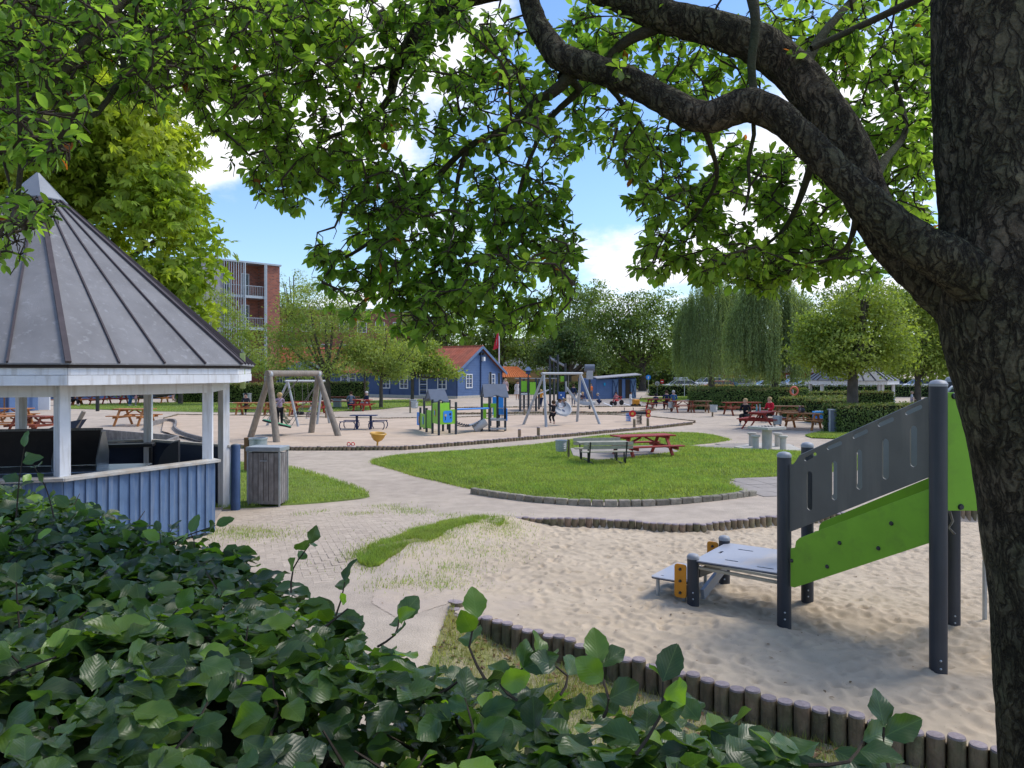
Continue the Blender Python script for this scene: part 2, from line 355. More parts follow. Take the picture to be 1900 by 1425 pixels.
def vnoise(x, y, s, seed=0):          # smooth value noise, -1..1
    x = np.asarray(x, float) * s; y = np.asarray(y, float) * s
    if seed not in _NG: _NG[seed] = np.random.default_rng(seed + 99).uniform(-1, 1, (256, 256))
    g = _NG[seed]; xi = np.floor(x).astype(int); yi = np.floor(y).astype(int); fx = x - xi; fy = y - yi
    fx = fx * fx * (3 - 2 * fx); fy = fy * fy * (3 - 2 * fy)
    a = g[xi % 256, yi % 256]; b = g[(xi + 1) % 256, yi % 256]; c = g[xi % 256, (yi + 1) % 256]; d = g[(xi + 1) % 256, (yi + 1) % 256]
    return (a * (1 - fx) + b * fx) * (1 - fy) + (c * (1 - fx) + d * fx) * fy
def mesh_np(name, v, faces, mat_, parent=None, smooth=False, uv=None, loop=None, **k):
    """v (n,3), faces (m,q) int array"""
    me = D.meshes.new(name); n = len(v); m, q = faces.shape
    me.vertices.add(n); me.vertices.foreach_set('co', np.ascontiguousarray(v, np.float32).ravel())
    me.loops.add(m * q); me.loops.foreach_set('vertex_index', np.ascontiguousarray(faces, np.int32).ravel())
    me.polygons.add(m); me.polygons.foreach_set('loop_start', np.arange(0, m * q, q, dtype=np.int32))
    if smooth: me.polygons.foreach_set('use_smooth', np.ones(m, bool))
    if uv is not None:
        l = me.uv_layers.new(name='uv'); l.data.foreach_set('uv', np.ascontiguousarray(uv, np.float32)[faces.ravel()].ravel())
    me.update(calc_edges=True); me.materials.append(mat_)
    o = D.objects.new(name, me); COL.objects.link(o)
    if parent is not None: o.parent = parent
    for a, c in k.items(): o[a] = c
    return o
def densify(P, st):
    out = []
    for i in range(len(P)):
        a = P[i]; b = P[(i + 1) % len(P)]; n = max(1, int(math.hypot(b[0] - a[0], b[1] - a[1]) / st))
        for j in range(n): out.append((a[0] + (b[0] - a[0]) * j / n, a[1] + (b[1] - a[1]) * j / n))
    return out
def chaikin(P, it=2, closed=True):
    for _ in range(it):
        Q = []; n = len(P)
        for i in range(n if closed else n - 1):
            a = P[i]; b = P[(i + 1) % n]
            Q += [(a[0] * .75 + b[0] * .25, a[1] * .75 + b[1] * .25), (a[0] * .25 + b[0] * .75, a[1] * .25 + b[1] * .75)]
        if not closed: Q = [P[0]] + Q + [P[-1]]
        P = Q
    return P
def sheet(name, P, mat_, zf, step=.6, wob=0, parent=None, **k):
    """a ground sheet with outline P: constrained triangulation over a grid of inner points"""
    B = densify(P, step)
    if wob: B = [(x + wob * float(vnoise(x, y, 2.1, 3)), y + wob * float(vnoise(x, y, 2.3, 4))) for x, y in B]
    xs = [p[0] for p in B]; ys = [p[1] for p in B]
    gx, gy = np.meshgrid(np.arange(min(xs), max(xs), step), np.arange(min(ys), max(ys), step))
    gx = gx.ravel() + .13 * step; gy = gy.ravel() + .11 * step
    ok = inpoly(gx, gy, B) & (distline(gx, gy, B, True) > step * .4)
    pts = [Vector(p) for p in B] + [Vector((a, b)) for a, b in zip(gx[ok], gy[ok])]
    n = len(B); r = delaunay_2d_cdt(pts, [(i, (i + 1) % n) for i in range(n)], [], 1, 1e-5)
    v = np.array([[p.x, p.y, 0] for p in r[0]]); v[:, 2] = zf(v[:, 0], v[:, 1])
    tri = []
    for f in r[2]:
        c = v[list(f)].mean(0)
        if inpoly(c[0:1], c[1:2], B)[0]:
            a, b, d = f[:3]
            if (v[b][0] - v[a][0]) * (v[d][1] - v[a][1]) - (v[b][1] - v[a][1]) * (v[d][0] - v[a][0]) < 0: a, b = b, a
            tri.append((a, b, d))
    return mesh_np(name, v, np.array(tri), mat_, parent, True, **k), B
def rotframes(dirs, nrm):
    d = dirs / np.linalg.norm(dirs, axis=1, keepdims=True); x = np.cross(d, nrm); x /= np.linalg.norm(x, axis=1, keepdims=True) + 1e-9
    z = np.cross(x, d); return np.stack([x, d, z], 2)
def scatter(name, tm, pos, Rm, sc, mat_, parent=None, smooth=True, **k):
    tv, tf, tuv = tm; N = len(pos); nv = len(tv)
    sc = np.asarray(sc, float); sc = sc[:, None] if sc.ndim == 1 else sc
    v = np.einsum('nij,nkj->nki', Rm, tv[None] * sc[:, None, :]) + pos[:, None, :]
    f = (tf[None] + (np.arange(N) * nv)[:, None, None]).reshape(-1, tf.shape[1])
    return mesh_np(name, v.reshape(-1, 3), f, mat_, parent, smooth, np.tile(tuv, (N, 1)) if tuv is not None else None, **k)
def leaf_t(w=.5, rows=5, cols=3, fold=.12, droop=.15, wave=0, serr=0, shape=.9, seed=0):
    r = np.random.default_rng(seed); vs = []; uv = []
    for i in range(rows):
        t = i / (rows - 1); wd = w / 2 * math.sin(PI * min(1, t ** shape * 1.0)) ** .8 if 0 < t < 1 else .012
        for j in range(cols):
            u = j / (cols - 1) * 2 - 1; e = 1
            if abs(u) == 1 and serr and 0 < i < rows - 1: e = 1 + serr * (1 if i % 2 else -1)
            z = fold * abs(u) * wd * 2 - droop * t * t + (wave * math.sin(t * 9 + 1.5 * u + seed) * abs(u) * wd)
            vs.append((u * wd * e, t + (.03 * abs(u) if serr else 0), z)); uv.append((u * .5 * (wd / (w / 2)) + .5, t))
    fs = [(i * cols + j, i * cols + j + 1, (i + 1) * cols + j + 1, (i + 1) * cols + j) for i in range(rows - 1) for j in range(cols - 1)]
    return np.array(vs, float), np.array(fs), np.array(uv, float)
LEAF_Q = (np.array([(0, 0, 0), (.28, .45, .07), (0, 1, -.06), (-.28, .45, .07)], float), np.array([(0, 1, 2, 3)]), np.array([(.5, 0), (1, .5), (.5, 1), (0, .5)], float))
BLADE = (np.array([(-.5, 0, 0), (.5, 0, 0), (0, .25, 1)], float), np.array([(0, 1, 2)]), None)
def blades(name, x, y, z, h, w, mat_, parent=None, **k):
    n = len(x); a = rng.uniform(0, 2 * PI, n); ln = rng.uniform(-.9, .9, (n,))
    tv = np.zeros((n, 3, 3)); ca, sa = np.cos(a), np.sin(a)
    tv[:, 0] = np.stack([x - ca * w / 2, y - sa * w / 2, z], 1); tv[:, 1] = np.stack([x + ca * w / 2, y + sa * w / 2, z], 1)
    tv[:, 2] = np.stack([x - sa * ln * h + rng.normal(0, .2, n) * h, y + ca * ln * h, z + h], 1)
    return mesh_np(name, tv.reshape(-1, 3), np.arange(3 * n).reshape(-1, 3), mat_, parent, False, **k)
def rand_in(P, n, dens=None):
    xs = [p[0] for p in P]; ys = [p[1] for p in P]; X = []; Y = []; c = 0
    while c < n:
        x = rng.uniform(min(xs), max(xs), n); y = rng.uniform(min(ys), max(ys), n); k = inpoly(x, y, P)
        if dens is not None: k &= rng.random(n) < dens(x, y)
        X.append(x[k]); Y.append(y[k]); c += k.sum()
        if c == 0: break
    return np.concatenate(X)[:n], np.concatenate(Y)[:n]
# ------------------------------------------------------------------ terrain
near_line = [(841, 1117), (844, 1137), (922, 1151), (1060, 1188), (1150, 1217), (1228, 1237), (1312, 1260), (1390, 1281), (1474, 1303), (1588, 1329), (1672, 1350), (1804, 1377), (1880, 1397), (2100, 1450)]
NL = [G(*p) for p in near_line]                       # tops of the near palisade at z = 0
FL = [G(px, py, -.02) for px, py in [(925, 966), (980, 969), (1040, 971), (1100, 971), (1150, 972), (1190, 974), (1250, 979), (1300, 978), (1360, 973), (1440, 966), (1560, 958), (1700, 952), (1900, 945), (2200, 935)]]
SAND_N = [NL[0]] + NL[1:] + [(9, 7)] + FL[::-1] + [G(840, 985), G(760, 1030), G(700, 1080), G(690, 1120), G(740, 1150)]
FRONT = NL + [(9, 2), (9, -4), (-3, -4), (-2.6, 4)] + [(-1.6, 6.3)]
def mound(x, y):
    a = G(930, 968); b = G(690, 1035)
    return .07 * np.exp(-(distline(x, y, [a, b]) / .62) ** 2)
def dep(x, y): return sst(-2.0, -.2, x) * sst(0, .9, distline(x, y, [NL[0], (-1.6, 6.3), (-2.6, 4)]))
def gz(x, y):
    x = np.asarray(x, float); y = np.asarray(y, float)
    z = mound(x, y) + .012 * vnoise(x, y, .5, 8)
    i = inpoly(x, y, SAND_N); z = z - np.where(i, .30 * sst(.12, .7, distline(x, y, SAND_N[-5:] + SAND_N[:1])) * sst(.0, .12, distline(x, y, FL)), 0)
    fr = inpoly(x, y, FRONT); z = np.where(fr | ((distline(x, y, NL) < .2) & (x > NL[1][0] + .06)), z * 0 - .25 * dep(x, y) - .03 * (distline(x, y, NL) < .2), z)
    return z
def bed(x, y): return gz(x, y) + .004
# near ground, fine; far ground, coarse
def gridmesh(name, xs, ys, zf, mat_, keep=None, **k):
    X, Y = np.meshgrid(xs, ys); Z = zf(X, Y); nx, ny = len(xs), len(ys)
    v = np.stack([X.ravel(), Y.ravel(), Z.ravel()], 1)
    i = (np.arange(ny - 1)[:, None] * nx + np.arange(nx - 1)[None]).ravel(); f = np.stack([i, i + 1, i + nx + 1, i + nx], 1)
    if keep is not None:
        c = v[f].mean(1); f = f[keep(c[:, 0], c[:, 1])]
    return mesh_np(name, v, f, mat_, None, True, **k)
xs = np.concatenate([[-2500, -900, -300, -120, -60, -30, -18], np.arange(-12, 10, .12), [14, 20, 32, 60, 120, 300, 900, 2500]])
ys = np.concatenate([[-60, -20, -8], np.arange(-4, 16, .12), np.arange(16, 60, 4), [60, 75, 90, 120, 180, 300, 600, 1200, 3000]])
gridmesh('ground', xs, ys, gz, m_path, kind='structure')
# near sand with footprints
sx = np.arange(-2.2, 8.4, .022); sy = np.arange(5.0, 13.4, .022)
FP = np.zeros((len(sy), len(sx)))
for _ in range(5200):
    cx, cy = R_.uniform(-1.5, 8.3), R_.uniform(5, 13.3); a = R_.uniform(0, PI); L_ = R_.uniform(.045, .11); W_ = L_ * R_.uniform(.4, .75); dp = R_.uniform(.005, .019)
    i0, i1 = np.searchsorted(sx, (cx - .45, cx + .45)); j0, j1 = np.searchsorted(sy, (cy - .45, cy + .45))
    XX, YY = np.meshgrid(sx[i0:i1] - cx, sy[j0:j1] - cy); u = (XX * math.cos(a) + YY * math.sin(a)) / L_; w = (-XX * math.sin(a) + YY * math.cos(a)) / W_
    q = u * u + w * w; FP[j0:j1, i0:i1] += -dp * np.exp(-q) + dp * .55 * np.exp(-(np.sqrt(q) - 1.5) ** 2 * 4)
def sandz(X, Y):
    dl = distline(X, Y, [G(700, 1080), G(760, 1030), G(840, 985), FL[0]]); db = distline(X, Y, [NL[0], G(740, 1150), G(690, 1120), G(700, 1080)])
    k = sst(0, 1.6, np.minimum(dl, db))
    lvl = -.045 - .05 * sst(6.5, 11, Y)
    z = lvl * k + mound(X, Y) * (1 - k * .6) + .012 * vnoise(X, Y, .5, 8) * (1 - k) + .0035
    z = z + k * (.012 * vnoise(X, Y, 1.3, 11) + .007 * vnoise(X, Y, 5, 12) + .005 * vnoise(X, Y, 13, 13) + .003 * vnoise(X, Y, 27, 14))
    if X.shape == FP.shape: z = z + FP * (.12 + .88 * k)
    # scoured hollow below the bridge, pushed-up rim towards the step
    hol = distline(X, Y, [(2.5, 8.7), (3.5, 7.6), (4.1, 7.0)]); z = z - .05 * np.exp(-(hol / .38) ** 2) + .035 * np.exp(-((hol - .75) / .25) ** 2) * k
    return z
SP = densify(SAND_N, .3)
gridmesh('sand', sx, sy, sandz, m_sand, lambda x, y: inpoly(x, y, SAND_N), kind='structure')
# ------------------------------------------------------------------ log edgings
def log_mesh(r, h, n=12, cap=True):
    mb = MB(); mb.lathe([(r, -h), (r, -.018), (r * .97, -.016)], n) ; return mb
def log_edging(name, label, P, r, top, h, mx=300, step=None, wob=.02, parts=True):
    """a row of upright round logs along the polyline P; each log a part (> its pale sawn top)"""
    root = thing(name, label, 'log edging', (P[0][0], P[0][1], 0)); o0 = Vector(P[0])
    step = step or r * 2.03; pts = []; acc = 0; rest = 0
    for a, b in zip(P[:-1], P[1:]):
        L = math.hypot(b[0] - a[0], b[1] - a[1]); t = rest
        while t < L:
            pts.append((a[0] + (b[0] - a[0]) * t / L, a[1] + (b[1] - a[1]) * t / L)); t += step
        rest = t - L
    body = MB().lathe([(r * 1.0, -h), (r, -.016), (r * .985, -.012)], 12); bo = body.build('log', m_log, root, smooth=40)
    tp = MB().lathe([(r * .99, -.012), (r * .93, .003), (r * .5, .006), (.001, .006)], 12); to = tp.build('log_top', m_logtop, bo, smooth=30)
    pts.sort(key=lambda p: p[1]) if len(pts) > mx else None
    z = top if callable(top) else (lambda x, y: top)
    more = MB()
    for i, (x, y) in enumerate(pts):
        dz = R_.uniform(-wob, wob) + z(x, y)
        if i < mx and parts:
            if i: b2 = bo.copy(); COL.objects.link(b2); b2.parent = root; t2 = to.copy(); COL.objects.link(t2); t2.parent = b2
            else: b2 = bo
            b2.location = (x - o0.x, y - o0.y, dz); s = R_.uniform(.93, 1.02); b2.scale = (s, s, 1); b2.rotation_euler = (R_.gauss(0, .015), R_.gauss(0, .015), R_.uniform(0, 6))
        else: more.add([(a + x - o0.x, b + y - o0.y, c + dz) for a, b, c in [v for v in body.v]], body.f)
    if more.v: more.build('logs', m_log, root, smooth=40, kind='stuff')
    return root
log_edging('log_palisade', 'tall round mossy logs with pale tops along the near side of the front sandpit', NL, .064, lambda x, y: .0, .5)
e2 = log_edging('log_palisade', 'low curved row of stubby brown logs between front sandpit and gravel path', FL, .060, lambda x, y: .05 + .02 * math.sin(x * 1.7), .3, wob=.012)
# corner stack of three logs at the left end of the palisade
cr_ = thing('log_stump', 'short grey stump standing alone at the corner of the front sandpit edging', 'stump', (*G(848, 1125), 0))
MB().lathe([(.07, -.3), (.07, .03), (.066, .05)], 14).build('stump_side', m_log, cr_, smooth=40)
MB().lathe([(.066, .05), (.05, .056), (.001, .056)], 14).build('stump_top', m_logtop, cr_, smooth=40)
# big sandpit, raised a little, with log rows
zs = .12
BS_near = [G(px, py, zs) for px, py in [(300, 797), (330, 806), (380, 818), (445, 825), (490, 828), (560, 829), (650, 829), (750, 828), (830, 822), (900, 817), (960, 812), (1050, 805), (1140, 797), (1220, 790), (1283, 783)]]
BS_far = [G(px, py, zs) for px, py in [(1288, 780), (1240, 775), (1200, 771), (1130, 768), (960, 769), (850, 773), (700, 775), (600, 773), (480, 770), (330, 768), (305, 775)]]
BSP = BS_near + BS_far
sheet('sandpit_sand', BSP, m_sandfar, lambda x, y: zs - .04 + .012 * vnoise(x, y, 2.2, 4) + .012 * vnoise(x, y, .8, 5), .5, kind='structure')
log_edging('log_palisade', 'long winding row of grey logs along the front edge of the big swing sandpit', BS_near[3:], .07, lambda x, y: zs + .01, .3, wob=.012)
log_edging('low_log_edging', 'thin dark log border along the far edge of the big swing sandpit', BS_far, .075, lambda x, y: zs + .01, .25, wob=.008, parts=False)
B2 = [G(px, py, .05) for px, py in [(815, 757), (960, 756), (1200, 755), (1215, 760), (1160, 766), (1000, 766), (820, 768)]]
sheet('climbing_sand', B2, m_sandfar, lambda x, y: .05 + .015 * vnoise(x, y, .6, 5), .9, kind='structure')
log_edging('low_log_edging', 'thin log border round the climbing frame sandpit behind the swings', B2 + [B2[0]], .08, lambda x, y: .13, .25, parts=False)
# lawns
LAWN = chaikin([G(*p) for p in [(676, 855), (760, 846), (900, 836), (1010, 826), (1090, 813), (1180, 806), (1290, 806), (1340, 811), (1356, 818), (1300, 824), (1262, 828), (1310, 834), (1400, 838), (1500, 842), (1620, 848), (1640, 868), (1500, 880), (1410, 886), (1335, 890), (1385, 913), (1370, 920), (1240, 930), (1100, 933), (1000, 927), (900, 912), (800, 891), (735, 873)]], 2)
def lz(x, y): return bed(x, y) + .10 * sst(0, .5, distline(x, y, LAWN, True))
m_l, LB = sheet('lawn', LAWN, m_lawn, lz, .45, .05, kind='structure')
PADP = [G(1060, 853), G(1110, 862), G(1262, 845), G(1225, 831), G(1058, 837)]
def pers(x, y): return np.clip((10.0 / np.maximum(y, 1)) ** 1.6, 0, 1)
gx_, gy_ = rand_in(LB, 120000, lambda x, y: pers(x, y) * (~inpoly(x, y, PADP))); h_ = (.028 + .02 * rng.random(len(gx_))) * (1 + gy_ / 40)
blades('lawn_grass', gx_, gy_, lz(gx_, gy_) - .004, h_, .007 + gy_ * .0006, m_blade, kind='stuff', label='short green grass on the round lawn island', category='grass')
# longer fringe of grass spilling over the lawn's edge
fx, fy = [], []
for a, b in zip(LB, LB[1:] + LB[:1]):
    n = int(math.hypot(b[0] - a[0], b[1] - a[1]) * 260 * min(1, 14 / max(a[1], 1)))
    t = rng.random(n); fx.append(a[0] + (b[0] - a[0]) * t + rng.normal(0, .05, n)); fy.append(a[1] + (b[1] - a[1]) * t + rng.normal(0, .05, n))
fx = np.concatenate(fx); fy = np.concatenate(fy)
blades('lawn_fringe', fx, fy, lz(fx, fy) - .01, .05 + .05 * rng.random(len(fx)), .012, m_blade, kind='stuff', label='longer grass fringe round the edge of the lawn island', category='grass')
LAWN2 = chaikin([G(*p) for p in [(400, 862), (470, 860), (530, 865), (600, 883), (660, 905), (693, 925), (640, 930), (540, 938), (430, 945), (300, 950), (250, 880)]], 2)
m_l2, LB2 = sheet('lawn_left', LAWN2, m_lawn, lambda x, y: bed(x, y) + .05 * sst(0, .4, distline(x, y, LAWN2, True)), .4, .08, kind='structure')
gx_, gy_ = rand_in(LB2, 26000); blades('grass_by_bin', gx_, gy_, bed(gx_, gy_) + .03, .04 + .04 * rng.random(len(gx_)), .014, m_blade, kind='stuff', label='grass of the small lawn behind the wooden bin', category='grass')
LAWN3 = chaikin([G(*p) for p in [(655, 1052), (668, 1022), (760, 992), (860, 965), (925, 964), (950, 972), (935, 979), (900, 976), (850, 985), (800, 1008), (730, 1035), (690, 1056)]], 1)
m_l3, LB3 = sheet('grass_mound', LAWN3, m_soil, lambda x, y: np.where(inpoly(x, y, SAND_N), np.maximum(sandz(x, y), gz(x, y)), gz(x, y)) + .003, .15, .12, kind='structure')
gx_, gy_ = rand_in(LB3, 24000, lambda x, y: np.clip(.55 + .7 * vnoise(x, y, 3.3, 51) + .4 * vnoise(x, y, 9, 52), .04, 1)); zz_ = np.where(inpoly(gx_, gy_, SAND_N), np.maximum(sandz(gx_, gy_), gz(gx_, gy_)), gz(gx_, gy_))
blades('mound_grass', gx_, gy_, zz_, (.02 + .055 * rng.random(len(gx_))), .009, m_blade, kind='stuff', label='rough grass on the low mound beside the front sandpit', category='grass')
# loose fringe that thins out round the mound's grass
gx_ = rng.uniform(-3.2, .9, 90000); gy_ = rng.uniform(9.2, 14.2, 90000); dd_ = distline(gx_, gy_, LB3, True); ii = inpoly(gx_, gy_, LB3)
k_ = ~ii & (rng.random(90000) < np.exp(-dd_ / .13) * (.5 + .6 * vnoise(gx_, gy_, 3.1, 41))); gx_, gy_ = gx_[k_], gy_[k_]; ii = inpoly(gx_, gy_, SAND_N)
blades('mound_fringe', gx_, gy_, np.where(ii, sandz(gx_, gy_), gz(gx_, gy_)), .02 + .05 * rng.random(len(gx_)), .008, m_blade, kind='stuff', label='thin grass fringe fading into sand round the mound', category='grass')
# sparse tufts in the sand and between the pavers
tx, ty = [], []
for px, py, r, n in [(800, 1070, .3, 350), (845, 1048, .25, 350), (880, 1020, .4, 500), (735, 1082, .18, 160), (700, 1092, .12, 60), (930, 985, .3, 400), (820, 1082, .2, 200), (760, 1010, .3, 200),
                     (745, 947, .25, 260), (770, 952, .2, 160), (720, 940, .2, 160), (680, 953, .12, 70), (600, 950, .1, 50), (560, 955, .12, 60), (470, 992, .4, 900), (440, 985, .3, 500), (650, 955, .15, 80), (830, 958, .15, 80), (880, 1000, .4, 300), (1310, 822, 1.0, 250), (1290, 775, .8, 60)]:
    x, y = G(px, py); tx.append(rng.normal(x, r, n)); ty.append(rng.normal(y, r * .7, n))
tx = np.concatenate(tx); ty = np.concatenate(ty); ii = inpoly(tx, ty, SAND_N)
blades('weed_tufts', tx, ty, np.where(ii, sandz(tx, ty), gz(tx, ty)), .025 + .04 * rng.random(len(tx)), .008, m_blade, kind='stuff', label='thin grass tufts growing through sand and paving', category='grass')
# foreground strip between hedge and palisade
def gvz(x, y): return -.24 * dep(x, y) + .008 + .012 * vnoise(x, y, 1.5, 9)
FS = [(p[0], p[1] - .08) for p in NL] + [(9, 1.5), (1.0, 1.0), (-.3, 3.0), (-.9, 5.2)]
sheet('verge', FS, m_soil, lambda x, y: gvz(x, y), .25, kind='structure')
gx_, gy_ = rand_in(FS, 52000, lambda x, y: np.clip(.35 + .65 * vnoise(x, y, 1.7, 6) + .2, .08, 1) * (x < 4.2))
blades('verge_grass', gx_, gy_, gvz(gx_, gy_), .03 + .07 * rng.random(len(gx_)), .0055, m_blade2, kind='stuff', label='dry patchy grass between the hedge and the palisade', category='grass')
# fallen leaves along the palisade
gx_, gy_ = rand_in(FS, 500, lambda x, y: (distline(x, y, NL) < .8) * (x < 4.2)); a_ = rng.uniform(0, 2 * PI, len(gx_))
dr = np.stack([np.cos(a_), np.sin(a_), rng.normal(0, .2, len(a_))], 1); nr = np.tile([0, 0, 1.], (len(a_), 1)) + rng.normal(0, .3, (len(a_), 3))
m_dead = leafmat('dead_leaf', (.16, .08, .03), (.22, .13, .06), trans=.15)
gxs, gys = rand_in(SAND_N, 260, lambda x, y: (y > 5) & (y < 12) & (x < 6)); as_ = rng.uniform(0, 2 * PI, len(gxs))
scatter('sand_litter', leaf_t(.5, 4, 3), np.stack([gxs, gys, sandz(gxs, gys) + .012], 1), rotframes(np.stack([np.cos(as_), np.sin(as_), as_ * 0 + .05], 1), np.tile([0.1, 0, 1.], (len(gxs), 1))), rng.uniform(.015, .045, len(gxs)), m_dead, kind='stuff', label='small dry leaves and bits scattered over the front sand', category='leaves')
scatter('fallen_leaves', leaf_t(.5, 4, 3), np.stack([gx_, gy_, gvz(gx_, gy_) + .02], 1), rotframes(dr, nr), np.full(len(a_), .06), m_dead, kind='stuff', label='brown fallen leaves at the foot of the palisade', category='leaves')
# back lawns
for nm, P in [('back_lawn', [(90, 757), (120, 751), (330, 746), (520, 750), (600, 748), (720, 742), (800, 741), (830, 752), (745, 755), (700, 761), (560, 766), (330, 765), (180, 760)]),
              ('side_lawn', [(1175, 741), (1230, 737), (1290, 736), (1280, 741), (1235, 746), (1200, 748)]),
              ('hedge_lawn', [(1180, 731), (1500, 727), (1500, 731), (1250, 736)]),
              ('corner_lawn', [(1488, 808), (1530, 803), (1600, 805), (1600, 815), (1520, 815)]),
              ('far_lawn', [(1130, 722), (1500, 718), (2300, 718), (2300, 712), (1100, 712)])]:
    P = chaikin([G(*p) for p in P], 1); big = nm == 'far_lawn'
    o, B = sheet(nm, P, m_lawn, lambda x, y: bed(x, y) + .02, 3 if big else 1.2, .0 if big else .2, kind='structure')
    if not big:
        gx_, gy_ = rand_in(B, 9000); blades(nm + '_grass', gx_, gy_, bed(gx_, gy_) + .02, .04 + .05 * rng.random(len(gx_)), .05, m_blade, kind='stuff', label={'back_lawn': 'grass under the young trees behind the swings', 'side_lawn': 'grass beside the blue shed', 'hedge_lawn': 'grass strip in front of the far long hedge', 'corner_lawn': 'grass patch beside the dark litter cage'}[nm], category='grass')
# road past the shed with painted lines
RD = [G(*p) for p in [(1110, 757), (1185, 757), (1235, 752), (1210, 741), (1185, 738), (1090, 743)]]
sheet('play_road', RD, m_slab, lambda x, y: bed(x, y) + .006, 1.5, kind='structure')
for a, b in (((1120, 748), (1137, 755)), ((1150, 747), (1176, 755))):
    a = G(*a); b = G(*b); mb = MB().bar((a[0], a[1], .03), (b[0], b[1], .03), .12, .004); mb.build('road_line', m_white, None, kind='structure')
RD2 = [G(*p) for p in [(1240, 738), (1420, 738), (1420, 730), (1240, 733)]]
sheet('side_path', RD2, m_slab, lambda x, y: bed(x, y) + .006, 2, kind='structure')
CP = [G(px, 719) for px in (1240, 2600)] + [G(2600, 711), G(1240, 711)]
sheet('car_park', CP, m_asph, lambda x, y: x * 0 + .035, 12, kind='structure')
# stone edging on the lawn's near side
st = thing('stone_edging', 'curved line of rough block stones along the near rim of the lawn island', 'stone edging', (*G(1130, 938), 0))
SE = chaikin([G(*p) for p in [(876, 915), (940, 925), (1000, 933), (1100, 939), (1180, 939), (1250, 936), (1330, 929), (1386, 921)]], 3, False)
k = 0; rest = 0
for a, b in zip(SE[:-1], SE[1:]):
    L = math.hypot(b[0] - a[0], b[1] - a[1]); t = rest
    while t < L:
        w = R_.uniform(.16, .30); x = a[0] + (b[0] - a[0]) * (t + w / 2) / L; y = a[1] + (b[1] - a[1]) * (t + w / 2) / L; an = math.atan2(b[1] - a[1], b[0] - a[0])
        hh = R_.uniform(.13, .16); mb = MB(); vs = [(sx_ * w / 2 * R_.uniform(.9, 1), sy_ * .07 * R_.uniform(.85, 1.1), sz_ * hh / 2 * R_.uniform(.88, 1.08)) for sx_ in (-1, 1) for sy_ in (-1, 1) for sz_ in (-1, 1)]
        mb.add(vs, [(0, 1, 3, 2), (4, 6, 7, 5), (0, 4, 5, 1), (2, 3, 7, 6), (0, 2, 6, 4), (1, 5, 7, 3)])
        o = mb.build('stone', m_stone, st, bevel=.018); o.location = (x - st.location.x, y - st.location.y, .045); o.rotation_euler = (0, 0, an + R_.gauss(0, .04)); t += w + .012
    rest = t - L
# pavers: interlocking blocks on the path by the mound
pv = thing('block_paving', 'worn herringbone block paving between the wooden bin and the hedge', 'paving', (0, 0, 0)); pv['kind'] = 'structure'; del pv['category']
PP = [G(*p) for p in [(430, 955), (560, 943), (690, 936), (745, 945), (830, 958), (870, 966), (760, 990), (668, 1022), (655, 1052), (600, 1085), (500, 1040), (420, 1000)]]
cells = []; bw = .10; base = Vector(G(640, 980)); ang = .35
for i in range(-70, 70):
    for j in range(-70, 70):
        q = (i - j) % 4
        if q == 0: lx, ly, rz = (i + 1) * bw, (j + .5) * bw, 0
        elif q == 3: lx, ly, rz = (i + .5) * bw, (j + 1) * bw, PI / 2
        else: continue
        cells.append((base.x + lx * math.cos(ang) - ly * math.sin(ang), base.y + lx * math.sin(ang) + ly * math.cos(ang), rz + ang))
ca = np.array(cells); ok = inpoly(ca[:, 0], ca[:, 1], PP) & ~inpoly(ca[:, 0], ca[:, 1], LB3); ca = ca[ok]; ca = ca[np.argsort(ca[:, 1])]
pm = MB().box((0, 0, 0), (.197, .097, .03)).build('paver', m_paver, pv, bevel=.005); pmesh = pm.data
rest_ = MB()
for i, (x, y, rz) in enumerate(ca):
    z = float(gz(x, y)) - .0125 + R_.uniform(-.0015, .0015)
    if i < 300:
        o = pm if i == 0 else pm.copy()
        if i: COL.objects.link(o); o.parent = pv
        o.location = (x, y, z); o.rotation_euler = (R_.gauss(0, .006), R_.gauss(0, .006), rz)
    else: rest_.box((x, y, z), (.197, .097, .03), rz)
rest_.build('pavers', m_paver, pv, kind='stuff')
